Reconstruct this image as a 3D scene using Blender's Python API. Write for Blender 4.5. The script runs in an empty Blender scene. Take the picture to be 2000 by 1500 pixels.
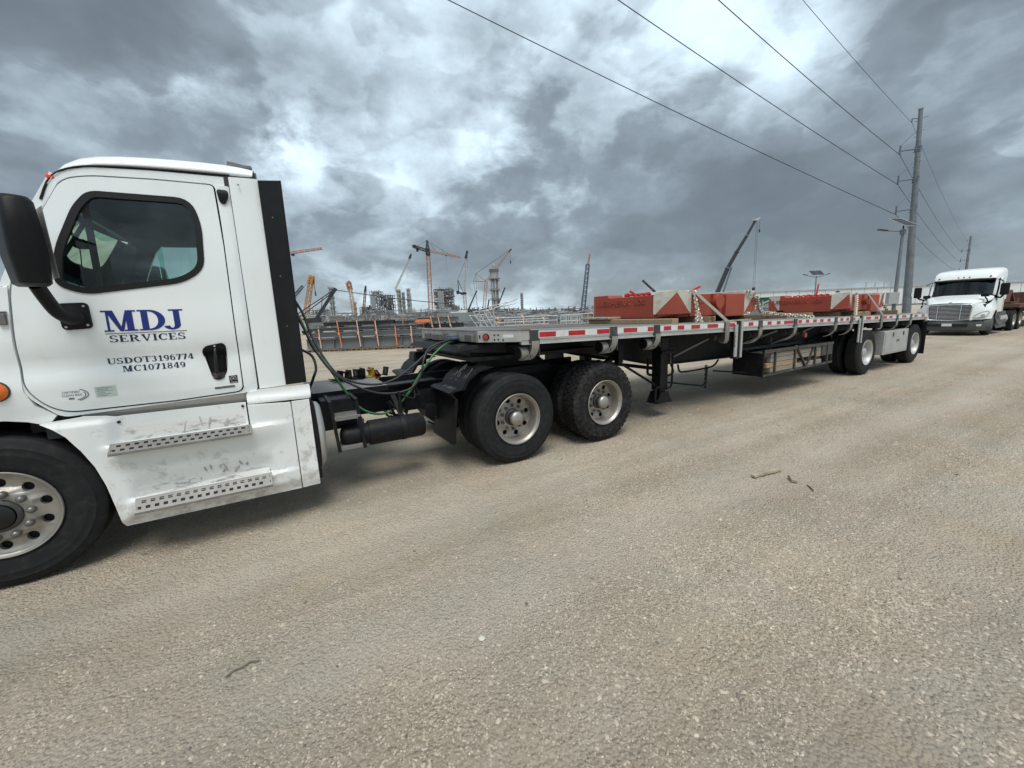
import bpy, bmesh, math, random
import numpy as np
from mathutils import Vector, Matrix, geometry
random.seed(7); RNG=np.random.default_rng(7)
SC=bpy.context.scene; COL=SC.collection
pi=math.pi; R=math.radians
# ---------------------------------------------------------------- camera, sky, sun, exposure
CAM=Vector((0,-3.7504,1.6667))
cd=bpy.data.cameras.new('camera'); cam=bpy.data.objects.new('camera',cd); COL.objects.link(cam)
cr,cu,cf=Vector((.860104,-.508622,-.039052)),Vector((.119426,.126345,.984771)),Vector((.495942,.851669,-.169413))
m=Matrix.Identity(4)
for i in range(3):
    m[i][0]=cr[i]; m[i][1]=cu[i]; m[i][2]=-cf[i]; m[i][3]=CAM[i]
cam.matrix_world=m
cd.sensor_width=36; cd.lens=14.078; cd.clip_start=.05; cd.clip_end=9000
SC.camera=cam
SUN_EL,SUN_AZ=R(64),R(205)          # azimuth measured clockwise from +Y: behind the camera, a little left
sd=Vector((math.sin(SUN_AZ)*math.cos(SUN_EL),math.cos(SUN_AZ)*math.cos(SUN_EL),math.sin(SUN_EL)))
ld=bpy.data.lights.new('sun','SUN'); ld.energy=1.3; ld.angle=R(32); ld.color=(1,.965,.91)
sun=bpy.data.objects.new('sun',ld); COL.objects.link(sun)
sun.rotation_euler=(-sd).to_track_quat('-Z','Y').to_euler(); sun.location=(0,0,60)
W=bpy.data.worlds.new('World'); SC.world=W; W.use_nodes=True
nt=W.node_tree; nt.nodes.clear(); N=nt.nodes.new; L=nt.links.new
def mth(op,a,b=None,c=None):
    n=N('ShaderNodeMath'); n.operation=op
    for i,x in enumerate((a,b,c)):
        if x is None: continue
        if isinstance(x,(int,float)): n.inputs[i].default_value=x
        else: L(x,n.inputs[i])
    return n.outputs[0]
tc=N('ShaderNodeTexCoord'); gen=tc.outputs['Generated']
sep=N('ShaderNodeSeparateXYZ'); L(gen,sep.inputs[0])
zz=mth('ADD',mth('MAXIMUM',sep.outputs['Z'],0.0),.24)
cmb=N('ShaderNodeCombineXYZ'); L(mth('DIVIDE',sep.outputs['X'],zz),cmb.inputs[0]); L(mth('DIVIDE',sep.outputs['Y'],zz),cmb.inputs[1])
def noise(vec,scale,detail,rough,dist=0,off=(0,0,0),rot=0,sc=(1,1,1)):
    mp=N('ShaderNodeMapping'); mp.inputs['Location'].default_value=off; mp.inputs['Scale'].default_value=sc; mp.inputs['Rotation'].default_value=(0,0,rot)
    L(vec,mp.inputs[0]); n=N('ShaderNodeTexNoise'); L(mp.outputs[0],n.inputs['Vector'])
    n.inputs['Scale'].default_value=scale; n.inputs['Detail'].default_value=detail; n.inputs['Roughness'].default_value=rough; n.inputs['Distortion'].default_value=dist
    return n.outputs['Fac']
n1=noise(cmb.outputs[0],.60,5,.5,0,(3.1,1.7,0),R(25),(1,1.2,1))
n2=noise(cmb.outputs[0],1.5,8,.58,.2,(7.3,2.2,0),R(25),(1,1.1,1))
n3=noise(gen,2.7,10,.57,.12,(1,4,2),0,(1,1,1.7))
n4=noise(gen,8.0,8,.60,.15,(5,1,3),0,(1,1,1.5))
val=mth('ADD',mth('MULTIPLY',mth('SUBTRACT',n1,.5),.55),mth('MULTIPLY',mth('SUBTRACT',n2,.5),.26))
val=mth('ADD',mth('MULTIPLY',mth('SUBTRACT',n3,.5),1.15),val)
val=mth('ADD',mth('MULTIPLY',mth('SUBTRACT',n4,.5),.34),val)
# piled clouds with firmer edges and grey undersides
pf=noise(gen,3.3,7,.5,.35,(9,3,5),0,(1,1,2.0)); pm_=N('ShaderNodeMapRange'); pm_.interpolation_type='SMOOTHSTEP'; L(pf,pm_.inputs[0])
for k_,v_ in ((1,.485),(2,.56),(3,.04),(4,-.105)): pm_.inputs[k_].default_value=v_
val=mth('ADD',val,pm_.outputs[0])
pg=noise(gen,6.5,7,.5,.3,(2,8,1),0,(1,1,1.8)); pn_=N('ShaderNodeMapRange'); pn_.interpolation_type='SMOOTHSTEP'; L(pg,pn_.inputs[0])
for k_,v_ in ((1,.50),(2,.565),(3,.025),(4,-.05)): pn_.inputs[k_].default_value=v_
val=mth('ADD',val,pn_.outputs[0])
# the cloud masses are bent by noise so that their edges billow
wn=N('ShaderNodeTexNoise'); L(gen,wn.inputs['Vector']); wn.inputs['Scale'].default_value=4.2; wn.inputs['Detail'].default_value=7; wn.inputs['Roughness'].default_value=.55
w1=N('ShaderNodeVectorMath'); w1.operation='SUBTRACT'; L(wn.outputs['Color'],w1.inputs[0]); w1.inputs[1].default_value=(.5,.5,.5)
w2=N('ShaderNodeVectorMath'); w2.operation='SCALE'; L(w1.outputs[0],w2.inputs[0]); w2.inputs['Scale'].default_value=.30
w3=N('ShaderNodeVectorMath'); w3.operation='ADD'; L(gen,w3.inputs[0]); L(w2.outputs[0],w3.inputs[1])
w4=N('ShaderNodeVectorMath'); w4.operation='NORMALIZE'; L(w3.outputs[0],w4.inputs[0]); bent=w4.outputs[0]
# direction, sharpness, weight, wispy
MASS=[((.064,.94,.335),420,.26,1),((-.10,.91,.40),400,.12,1),((.409,.833,.373),20,.05,0),((.45,.74,.50),7,.09,0),((.622,.739,.275),260,.10,1),((.44,.86,.28),200,.07,1),((.47,.82,.36),160,.06,1),((.56,.80,.22),60,.05,0),
      ((.931,.212,.298),8,-0.167,0),((.942,.318,.115),90,-0.136,0),((.905,.41,.10),110,-0.124,0),((.85,.51,.12),110,-0.112,0),((.722,.653,.215),70,-0.136,0),((.80,.54,.23),50,-0.074,0),((.70,.68,.30),60,-0.050,0),
      ((.965,.181,.188),180,.26,0),((.985,.13,.12),120,-0.074,0),((-.195,.908,.37),12,-0.099,0),((.074,.98,.16),30,-0.062,0),((.30,.95,.09),70,-0.093,0),((.55,.83,.10),80,-0.093,0),
      ((.76,.58,.36),24,.08,0),
      ((-0.178,0.910,0.375),16,-0.130,0),((0.176,0.970,0.168),30,-0.050,0),((0.770,0.612,0.181),45,-0.150,0),((0.776,0.509,0.372),35,0.170,0),((0.102,0.858,0.503),25,0.070,0),((0.473,0.808,0.351),30,-0.090,0),((0.932,0.205,0.298),22,-0.170,0),((0.966,0.182,0.182),90,0.070,0),((-0.253,0.949,0.188),20,-0.060,0)]
for d,k,w,fine in MASS:
    v=N('ShaderNodeVectorMath'); v.operation='DOT_PRODUCT'; L(gen if fine else bent,v.inputs[0]); v.inputs[1].default_value=Vector(d).normalized()
    e=mth('MULTIPLY',mth('EXPONENT',mth('MULTIPLY',mth('SUBTRACT',v.outputs['Value'],1.0),k)),w)
    if fine: e=mth('MULTIPLY',e,mth('MAXIMUM',mth('MULTIPLY_ADD',mth('SUBTRACT',n4,.47),7.0,.35),0.0))
    val=mth('ADD',val,e)
# paler strip low over the horizon
hz=mth('MULTIPLY',mth('EXPONENT',mth('MULTIPLY',mth('MAXIMUM',sep.outputs['Z'],0),-34.0)),.17)
val=mth('ADD',val,hz)
bz=mth('DIVIDE',mth('SUBTRACT',sep.outputs['Z'],.135),.075)   # heavier cloud bellies low in the sky
val=mth('ADD',val,mth('MULTIPLY',mth('EXPONENT',mth('MULTIPLY',mth('MULTIPLY',bz,bz),-1.0)),-.13))
cr_=N('ShaderNodeValToRGB'); L(mth('DIVIDE',1.0,mth('ADD',mth('EXPONENT',mth('MULTIPLY',mth('SUBTRACT',val,.128),-4.0)),1.0)),cr_.inputs[0])
els=cr_.color_ramp.elements
els[0].position=.0; els[0].color=(.066,.080,.092,1); els[1].position=1.0; els[1].color=(.58,.67,.71,1)
for p_,c_ in ((.24,(.140,.172,.196,1)),(.42,(.28,.34,.382,1)),(.58,(.41,.503,.562,1)),(.78,(.49,.59,.65,1))):
    e=els.new(p_); e.color=c_
sky=N('ShaderNodeTexSky'); sky.sky_type='NISHITA'; sky.sun_disc=False; sky.sun_elevation=SUN_EL; sky.sun_rotation=SUN_AZ
b1=N('ShaderNodeBackground'); L(sky.outputs[0],b1.inputs[0]); b1.inputs[1].default_value=.08
b2=N('ShaderNodeBackground'); L(cr_.outputs[0],b2.inputs[0]); b2.inputs[1].default_value=1.0
mx=N('ShaderNodeMixShader'); mx.inputs[0].default_value=.93; L(b1.outputs[0],mx.inputs[1]); L(b2.outputs[0],mx.inputs[2])
wo=N('ShaderNodeOutputWorld'); L(mx.outputs[0],wo.inputs[0])
SC.view_settings.view_transform='Standard'; SC.view_settings.look='None'; SC.view_settings.gamma=1; SC.view_settings.exposure=1.05
SC.view_settings.use_curve_mapping=False
# ---------------------------------------------------------------- materials
def mat(name,col,rough=.5,metal=0,var=.12,scale=6,bump=0,bscale=40,dust=None,coat=0,sc=(1,1,1),spec=.5,zdirt=None):
    """procedural material: base colour with noise variation, optional patchy dust/dirt (colour, amount, scale, low, high) and fine relief"""
    M=bpy.data.materials.new(name); M.use_nodes=True; t=M.node_tree; P=t.nodes['Principled BSDF']; n=t.nodes.new; l=t.links.new
    P.inputs['Roughness'].default_value=rough; P.inputs['Metallic'].default_value=metal; P.inputs['Coat Weight'].default_value=coat
    P.inputs['Specular IOR Level'].default_value=spec
    c=n('ShaderNodeTexCoord'); mp=n('ShaderNodeMapping'); mp.inputs['Scale'].default_value=sc; l(c.outputs['Object'],mp.inputs[0])
    nz=n('ShaderNodeTexNoise'); nz.inputs['Scale'].default_value=scale; nz.inputs['Detail'].default_value=6; nz.inputs['Roughness'].default_value=.6; l(mp.outputs[0],nz.inputs['Vector'])
    mr=n('ShaderNodeMapRange'); mr.inputs[1].default_value=.3; mr.inputs[2].default_value=.7; mr.inputs[3].default_value=1-var; mr.inputs[4].default_value=1+var; l(nz.outputs['Fac'],mr.inputs[0])
    hs=n('ShaderNodeMix'); hs.data_type='RGBA'; hs.blend_type='MULTIPLY'; hs.inputs['Factor'].default_value=1; hs.inputs['A'].default_value=(*col,1); l(mr.outputs[0],hs.inputs['B'])
    out=hs.outputs['Result']
    if dust:
        dc,amt,ds,lo,hi=dust
        z=n('ShaderNodeTexNoise'); z.inputs['Scale'].default_value=ds; z.inputs['Detail'].default_value=8; z.inputs['Roughness'].default_value=.68; z.inputs['Distortion'].default_value=.3; l(mp.outputs[0],z.inputs['Vector'])
        r=n('ShaderNodeMapRange'); r.inputs[1].default_value=lo; r.inputs[2].default_value=hi; r.inputs[3].default_value=0; r.inputs[4].default_value=amt; l(z.outputs['Fac'],r.inputs[0])
        if zdirt: # road dirt thrown up: denser towards the bottom edge
            sz=n('ShaderNodeSeparateXYZ'); l(c.outputs['Object'],sz.inputs[0]); zr=n('ShaderNodeMapRange'); zr.inputs[1].default_value=zdirt[0]; zr.inputs[2].default_value=zdirt[1]; zr.inputs[3].default_value=.16; zr.inputs[4].default_value=0; l(sz.outputs['Z'],zr.inputs[0])
            za=n('ShaderNodeMath'); l(z.outputs['Fac'],za.inputs[0]); l(zr.outputs[0],za.inputs[1]); l(za.outputs[0],r.inputs[0])
        x=n('ShaderNodeMix'); x.data_type='RGBA'; l(r.outputs[0],x.inputs['Factor']); l(out,x.inputs['A']); x.inputs['B'].default_value=(*dc,1); out=x.outputs['Result']
        rr=n('ShaderNodeMapRange'); rr.inputs[1].default_value=0; rr.inputs[2].default_value=1; rr.inputs[3].default_value=rough; rr.inputs[4].default_value=.85; l(r.outputs[0],rr.inputs[0]); l(rr.outputs[0],P.inputs['Roughness'])
    l(out,P.inputs['Base Color'])
    if bump:
        bz=n('ShaderNodeTexNoise'); bz.inputs['Scale'].default_value=bscale; bz.inputs['Detail'].default_value=5; l(mp.outputs[0],bz.inputs['Vector'])
        b=n('ShaderNodeBump'); b.inputs['Strength'].default_value=bump; b.inputs['Distance'].default_value=.01; l(bz.outputs['Fac'],b.inputs['Height']); l(b.outputs[0],P.inputs['Normal'])
    return M
DUST=(.42,.37,.30)
M={}
M['white']=mat('white_paint',(.80,.835,.83),.24,0,.025,1.5,coat=.4,dust=((.58,.545,.49),.30,5.5,.54,.78),sc=(1.6,1.6,.7),bump=.02,bscale=9)
M['white_low']=mat('dusty_white_paint',(.765,.785,.77),.38,0,.04,2,coat=.15,dust=((.40,.365,.31),.70,8,.575,.72),zdirt=(.24,.72))
M['scuffed']=mat('scuffed_white_panel',(.70,.69,.66),.5,0,.06,5,dust=((.26,.24,.22),.85,13,.52,.63),sc=(.6,1,1.6))
M['scuff']=mat('scuff_smear',(.40,.385,.36),.7,0,.35,60)
M['sill']=mat('beige_sill',(.50,.48,.43),.5,0,.08,4,dust=(DUST,.5,6,.4,.8))
M['black']=mat('black_plastic',(.006,.0065,.007),.48,0,.15,10,bump=.15,bscale=220,dust=((.06,.057,.05),.2,5,.5,.85),spec=.22)
M['blackgloss']=mat('black_gloss',(.007,.0075,.0085),.3,0,.1,10)
M['rubberseal']=mat('seal_rubber',(.007,.0075,.008),.55,0,.1,20,spec=.3)
M['fairblack']=mat('black_extender',(.0085,.0095,.0105),.42,0,.15,3,dust=((.06,.06,.057),.2,3,.5,.9),spec=.25)
M['frame']=mat('black_chassis',(.0065,.007,.0085),.5,0,.2,4,dust=((.07,.064,.057),.35,7,.48,.85),bump=.08,bscale=30,spec=.22)
M['tyre']=mat('tyre_rubber',(.016,.0165,.0175),.72,0,.2,5,dust=((.09,.085,.078),.40,14,.50,.90),bump=.15,bscale=60,spec=.2)
M['tread']=mat('tread_rubber',(.014,.014,.0145),.8,0,.2,8,dust=((.13,.12,.108),.45,16,.46,.85),bump=.3,bscale=80,spec=.2)
M['rim']=mat('dull_aluminium_rim',(.43,.41,.375),.40,.75,.1,6,dust=((.24,.215,.185),.75,5,.40,.72))
M['hubdark']=mat('dark_hub',(.06,.06,.06),.45,.4,.2,10,dust=(DUST,.3,8,.5,.8))
M['nut']=mat('steel_nut',(.17,.165,.16),.4,.6,.2,20)
M['alu']=mat('brushed_aluminium',(.50,.50,.49),.45,.5,.12,4,dust=((.40,.37,.33),.55,6,.44,.75))
M['alu_dark']=mat('worn_aluminium',(.17,.17,.168),.6,.4,.2,7,dust=((.20,.18,.16),.7,8,.42,.7))
M['tread_plate']=mat('step_tread',(.20,.197,.19),.5,.3,.15,12,dust=(DUST,.4,10,.45,.75))
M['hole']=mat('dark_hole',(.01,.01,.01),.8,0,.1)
M['glass']=None
M['blue']=mat('navy_vinyl',(.008,.018,.17),.4,0,.05,8)
M['navy']=mat('dark_navy_vinyl',(.010,.013,.05),.4,0,.05,8)
M['decal']=mat('faded_green_decal',(.52,.60,.55),.5,0,.06,60)
M['decalgrey']=mat('grey_decal_print',(.17,.18,.20),.5,0,.3,70)
M['amber']=mat('amber_lens',(.75,.16,.01),.2,0,.1,20,coat=.5)
M['orangelens']=mat('orange_red_lens',(.72,.07,.02),.2,0,.1,20,coat=.5)
M['redlens']=mat('red_lens',(.38,.03,.02),.25,0,.15,30,coat=.4)
M['tape_red']=mat('red_reflective_tape',(.42,.012,.02),.35,0,.15,14,dust=((.25,.13,.11),.4,9,.5,.8))
M['tape_white']=mat('white_reflective_tape',(.66,.67,.66),.35,0,.07,10,dust=((.42,.39,.35),.5,8,.5,.8))
M['strap']=mat('grey_webbing',(.25,.24,.215),.85,0,.12,20,dust=((.18,.16,.13),.6,9,.45,.75),bump=.3,bscale=160)
M['red']=mat('faded_red_paint',(.33,.058,.032),.62,0,.12,2.2,dust=((.24,.075,.05),.6,6,.48,.75),bump=.1,bscale=25)
M['redlight']=mat('bright_red_steel',(.50,.02,.03),.5,0,.15,12)
M['cwwhite']=mat('weathered_white_paint',(.56,.54,.47),.65,0,.08,5,dust=((.32,.25,.18),.7,7,.47,.74))
M['wood']=mat('timber',(.36,.255,.15),.85,0,.28,3,bump=.4,bscale=14,sc=(1,9,9),dust=((.20,.16,.12),.5,3,.45,.75))
M['woodgrey']=mat('grey_timber',(.27,.235,.19),.9,0,.28,3,bump=.4,bscale=14,sc=(1,9,9))
M['wooddark']=mat('dark_timber',(.12,.075,.045),.85,0,.3,3,bump=.4,bscale=14,sc=(1,9,9))
M['driftwood']=mat('bleached_wood',(.35,.295,.215),.9,0,.3,14,bump=.5,bscale=40,sc=(1,1,1))
M['chain']=mat('galvanised_chain',(.50,.45,.36),.45,.6,.25,30)
M['deck']=mat('weathered_deck_plank',(.165,.16,.148),.8,0,.2,5,dust=((.09,.085,.075),.6,7,.46,.72),sc=(.4,3,1),spec=.2)
M['galv']=mat('galvanised_steel',(.42,.435,.44),.5,.35,.14,5,dust=((.30,.30,.29),.5,3,.42,.7))
M['galvpole']=mat('weathered_steel_pole',(.15,.172,.19),.6,.2,.18,1.2,dust=((.27,.29,.305),.5,2.5,.46,.75))
M['solar']=mat('solar_cells',(.045,.05,.065),.25,.2,.2,3)
M['grey_steel']=mat('grey_primed_steel',(.16,.17,.18),.6,0,.14,1.4,dust=((.22,.215,.205),.4,2,.5,.8))
M['grey_steel2']=mat('pale_grey_steel',(.23,.245,.245),.6,0,.14,1.4)
M['grey_steel3']=mat('dark_grey_steel',(.08,.085,.092),.6,0,.2,2)
M['orange']=mat('orange_webbing',(.78,.22,.07),.7,0,.15,6)
M['peach']=mat('faded_orange_webbing',(.74,.42,.29),.75,0,.15,6)
M['green']=mat('green_hose',(.035,.17,.05),.45,0,.2,12,dust=((.12,.14,.10),.4,10,.45,.8))
M['bluegrip']=mat('blue_grip',(.03,.07,.16),.5,0,.2,20)
M['hose']=mat('black_hose',(.02,.021,.022),.5,0,.2,12,dust=((.12,.11,.10),.4,10,.45,.8))
M['yellowp']=mat('yellow_plastic',(.42,.30,.03),.5,0,.15,10,dust=((.15,.13,.08),.5,10,.45,.75))
M['orangep']=mat('orange_plastic',(.50,.13,.03),.5,0,.15,10,dust=((.2,.12,.08),.5,10,.45,.75))
M['cry']=mat('crane_yellow',(.40,.19,.045),.55,0,.1,.3)
M['cro']=mat('crane_orange',(.36,.165,.085),.6,0,.1,.3)
M['crr']=mat('crane_faded_red',(.36,.18,.15),.6,0,.1,.3)
M['crw']=mat('crane_pale',(.42,.44,.44),.6,0,.1,.3)
M['crd']=mat('crane_dark',(.022,.026,.034),.5,0,.15,.5)
M['crb']=mat('crane_slate',(.10,.13,.17),.6,0,.15,.5)
M['concrete']=mat('grey_process_column',(.27,.285,.275),.7,0,.14,.25,sc=(1,1,.3))
M['structure']=mat('dark_structural_steel',(.13,.125,.125),.7,0,.2,.2)
M['rust']=mat('rusty_steel',(.10,.036,.022),.8,0,.3,2,bump=.2)
M['warehouse']=mat('white_cladding',(.60,.64,.655),.6,0,.05,.15)
M['contgreen']=mat('green_container',(.018,.10,.062),.55,0,.15,1)
M['headlamp']=mat('headlamp_reflector',(.85,.86,.80),.15,.45,.1,12)
M['grille']=mat('grille_chrome',(.62,.64,.66),.25,.75,.1,8)
M['bumper']=mat('grey_bumper_plastic',(.075,.08,.085),.6,0,.12,5,dust=((.15,.14,.12),.5,4,.45,.8))
M['interior']=mat('grey_cab_trim',(.045,.048,.05),.8,0,.1,6)
M['ramp']=mat('lit_plate',(.5,.5,.48),.5,0,.1)
def glassmat(name,tint,refl=.08,dark=0):
    m_=bpy.data.materials.new(name); m_.use_nodes=True; t=m_.node_tree; t.nodes.clear(); n=t.nodes.new; l=t.links.new
    tr=n('ShaderNodeBsdfTransparent'); tr.inputs[0].default_value=(*tint,1)
    gl=n('ShaderNodeBsdfGlossy'); gl.inputs['Roughness'].default_value=.02; gl.inputs[0].default_value=(.9,.95,.95,1)
    lw=n('ShaderNodeFresnel'); lw.inputs[0].default_value=1.5
    nz=n('ShaderNodeTexNoise'); nz.inputs['Scale'].default_value=3; 
    ad=n('ShaderNodeMath'); ad.operation='MULTIPLY_ADD'; l(nz.outputs['Fac'],ad.inputs[0]); ad.inputs[1].default_value=.03; l(lw.outputs[0],ad.inputs[2])
    mx=n('ShaderNodeMixShader'); l(ad.outputs[0],mx.inputs[0]); l(tr.outputs[0],mx.inputs[1]); l(gl.outputs[0],mx.inputs[2])
    o=n('ShaderNodeOutputMaterial'); l(mx.outputs[0],o.inputs[0]); return m_
M['glass']=glassmat('green_tinted_glass',(.74,.91,.86))
M['glassclear']=glassmat('windscreen_glass',(.86,.95,.92))
M['glassdark']=glassmat('dark_windscreen_glass',(.30,.36,.36))
# ---------------------------------------------------------------- mesh building helpers
def V(*a): return Vector(a)
def Yd(s,t,z): # yard grid: s sideways, t away from the road, z up
    return Vector((s*.86416+t*.50322,-3.7504-s*.50322+t*.86416,z))
class MB:
    def __init__(s): s.v=[]; s.f=[]; s.mi=[]
    def add(s,vs,fs,mi=0):
        b=len(s.v); s.v.extend(tuple(p) for p in vs); s.f.extend([tuple(i+b for i in f) for f in fs]); s.mi.extend([mi]*len(fs)); return s
    def hexa(s,p,mi=0): # 0-3 bottom loop, 4-7 top loop
        return s.add(p,[(0,3,2,1),(4,5,6,7),(0,1,5,4),(1,2,6,5),(2,3,7,6),(3,0,4,7)],mi)
    def box(s,x0,x1,y0,y1,z0,z1,mi=0):
        return s.hexa([(x0,y0,z0),(x1,y0,z0),(x1,y1,z0),(x0,y1,z0),(x0,y0,z1),(x1,y0,z1),(x1,y1,z1),(x0,y1,z1)],mi)
    def bar(s,p0,p1,w,h=None,up=(0,0,1),mi=0):
        h=w if h is None else h; p0=Vector(p0); p1=Vector(p1); d=(p1-p0)
        if d.length<1e-6: return s
        d.normalize(); u=Vector(up)
        if abs(d.dot(u.normalized()))>.98: u=Vector((1,0,0)) if abs(d.x)<.9 else Vector((0,1,0))
        x=d.cross(u).normalized(); y=x.cross(d)
        c=[x*(-w/2)+y*(-h/2),x*(w/2)+y*(-h/2),x*(w/2)+y*(h/2),x*(-w/2)+y*(h/2)]
        return s.hexa([p0+k for k in c]+[p1+k for k in c],mi)
    def cyl(s,p0,p1,r,n=12,r2=None,cap=True,mi=0):
        r2=r if r2 is None else r2; p0=Vector(p0); p1=Vector(p1); d=(p1-p0).normalized()
        u=Vector((0,0,1)) if abs(d.z)<.9 else Vector((1,0,0)); x=d.cross(u).normalized(); y=x.cross(d)
        vs=[p0+(x*math.cos(2*pi*i/n)+y*math.sin(2*pi*i/n))*r for i in range(n)]+[p1+(x*math.cos(2*pi*i/n)+y*math.sin(2*pi*i/n))*r2 for i in range(n)]
        fs=[(i,(i+1)%n,n+(i+1)%n,n+i) for i in range(n)]
        if cap: fs+= [tuple(range(n-1,-1,-1)),tuple(range(n,2*n))]
        return s.add(vs,fs,mi)
    def tube(s,path,r,n=8,closed=False,mi=0,flat=None):
        P=[Vector(p) for p in path]; k=len(P); vs=[]; up=None
        for i in range(k):
            a=P[(i-1)%k] if (closed or i>0) else P[i]; b=P[(i+1)%k] if (closed or i<k-1) else P[i]
            d=(b-a).normalized()
            if up is None:
                up=Vector((0,0,1)) if abs(d.z)<.9 else Vector((1,0,0))
            x=d.cross(up); x.normalize(); y=x.cross(d); up=y
            for j in range(n):
                c,sn=math.cos(2*pi*j/n),math.sin(2*pi*j/n)
                vs.append(P[i]+x*c*r+y*sn*(r if flat is None else flat))
        fs=[]
        for i in range(k if closed else k-1):
            for j in range(n): fs.append((i*n+j,i*n+(j+1)%n,((i+1)%k)*n+(j+1)%n,((i+1)%k)*n+j))
        if not closed: fs+=[tuple(range(n-1,-1,-1)),tuple(range((k-1)*n,k*n))]
        return s.add(vs,fs,mi)
    def ribbon(s,path,w,axis,th=.004,mi=0):
        """a strap: width w along axis, path of points"""
        P=[Vector(p) for p in path]; a=Vector(axis).normalized(); k=len(P); vs=[]
        for i in range(k):
            d=(P[min(i+1,k-1)]-P[max(i-1,0)]).normalized(); nn=d.cross(a).normalized()*th/2
            vs+=[P[i]-a*w/2-nn,P[i]+a*w/2-nn,P[i]+a*w/2+nn,P[i]-a*w/2+nn]
        fs=[]
        for i in range(k-1):
            for j in range(4): fs.append((4*i+j,4*i+(j+1)%4,4*i+4+(j+1)%4,4*i+4+j))
        fs+=[(3,2,1,0),(4*k-4,4*k-3,4*k-2,4*k-1)]
        return s.add(vs,fs,mi)
    def lathe(s,prof,c,n=40,axis='y',sgn=1,cap0=False,cap1=False,mi=0):
        """prof: (radius, offset along axis)"""
        vs=[]; k=len(prof)
        for r,a in prof:
            for i in range(n):
                t=2*pi*i/n; q=(r*math.cos(t),sgn*a,r*math.sin(t)) if axis=='y' else ((sgn*a,r*math.cos(t),r*math.sin(t)) if axis=='x' else (r*math.cos(t),r*math.sin(t),sgn*a))
                vs.append((c[0]+q[0],c[1]+q[1],c[2]+q[2]))
        fs=[(j*n+i,j*n+(i+1)%n,(j+1)*n+(i+1)%n,(j+1)*n+i) for j in range(k-1) for i in range(n)]
        if cap0: fs.append(tuple(range(n)))
        if cap1: fs.append(tuple(range((k-1)*n,k*n)))
        return s.add(vs,fs,mi)
    def prism(s,poly,y0,y1,plane='xz',mi=0):
        n=len(poly)
        def q(a,b,c): return (a,c,b) if plane=='xz' else ((c,a,b) if plane=='yz' else (a,b,c))
        vs=[q(a,b,y0) for a,b in poly]+[q(a,b,y1) for a,b in poly]
        fs=[(i,(i+1)%n,n+(i+1)%n,n+i) for i in range(n)]
        tri=geometry.tessellate_polygon([[Vector((a,b,0)) for a,b in poly]])
        fs+=[tuple(t) for t in tri]+[tuple(n+i for i in t[::-1]) for t in tri]
        return s.add(vs,fs,mi)
    def lattice(s,p0,p1,w0,w1,n,r,sides=4,mi=0,mi2=None):
        """lattice mast or boom: chords and zigzag lacing"""
        p0=Vector(p0); p1=Vector(p1); d=(p1-p0).normalized(); u=Vector((0,0,1)) if abs(d.z)<.95 else Vector((.864,-.503,0))
        x=d.cross(u).normalized(); y=x.cross(d)
        cs=[(1,1),(1,-1),(-1,-1),(-1,1)] if sides==4 else [(0,1.1),(1,-.7),(-1,-.7)]
        rows=[[p0.lerp(p1,i/n)+(x*a+y*b)*(w0+(w1-w0)*i/n)/2 for a,b in cs] for i in range(n+1)]
        for k in range(sides):
            s.bar(rows[0][k],rows[-1][k],r*1.5,mi=mi)
            for i in range(n):
                a,b=rows[i][k],rows[i+1][(k+1)%sides]
                if i%2: a,b=rows[i][(k+1)%sides],rows[i+1][k]
                s.bar(a,b,r,mi=mi if mi2 is None else mi2)
        return s
    def build(s,name,mats,parent=None,smooth=None,bevel=0,base=None,segs=2):
        me=bpy.data.meshes.new(name)
        v=np.array(s.v,dtype=float)
        if parent is not None: off=Vector(parent['_o'])
        elif base is not None: off=Vector(base)
        else:
            lo,hi=v.min(0),v.max(0); off=Vector(((lo[0]+hi[0])/2,(lo[1]+hi[1])/2,lo[2]))
        v=v-np.array(off)
        me.from_pydata(v.tolist(),[],s.f)
        mats=mats if isinstance(mats,(list,tuple)) else [mats]
        for k in mats: me.materials.append(M[k] if isinstance(k,str) else k)
        if len(mats)>1: me.polygons.foreach_set('material_index',s.mi)
        bm=bmesh.new(); bm.from_mesh(me); bmesh.ops.recalc_face_normals(bm,faces=bm.faces); bm.to_mesh(me); bm.free()
        if smooth:
            me.polygons.foreach_set('use_smooth',[True]*len(me.polygons)); me.set_sharp_from_angle(angle=R(smooth))
        o=bpy.data.objects.new(name,me); COL.objects.link(o)
        if bevel:
            b=o.modifiers.new('bevel','BEVEL'); b.width=bevel; b.segments=segs; b.limit_method='ANGLE'; b.angle_limit=R(35)
        if parent is not None: o.parent=parent; o['_o']=parent['_o']
        else: o.location=off; o['_o']=tuple(off)
        return o
def empty(name,loc,parent=None):
    o=bpy.data.objects.new(name,None); COL.objects.link(o); o.empty_display_size=.2
    o['_o']=tuple(loc)
    if parent is not None: o.parent=parent; o.location=Vector(loc)-Vector(parent['_o'])
    else: o.location=loc
    return o
def tag(o,label,cat,group=None):
    o['label']=label; o['category']=cat
    if group: o['group']=group
    return o
def thing(name,loc,label,cat,group=None): return tag(empty(name,loc),label,cat,group)
def copy_tree(o,parent=None):
    c=o.copy(); COL.objects.link(c)
    if parent is not None:
        c.parent=parent
    for ch in o.children: copy_tree(ch,c)
    return c
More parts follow.
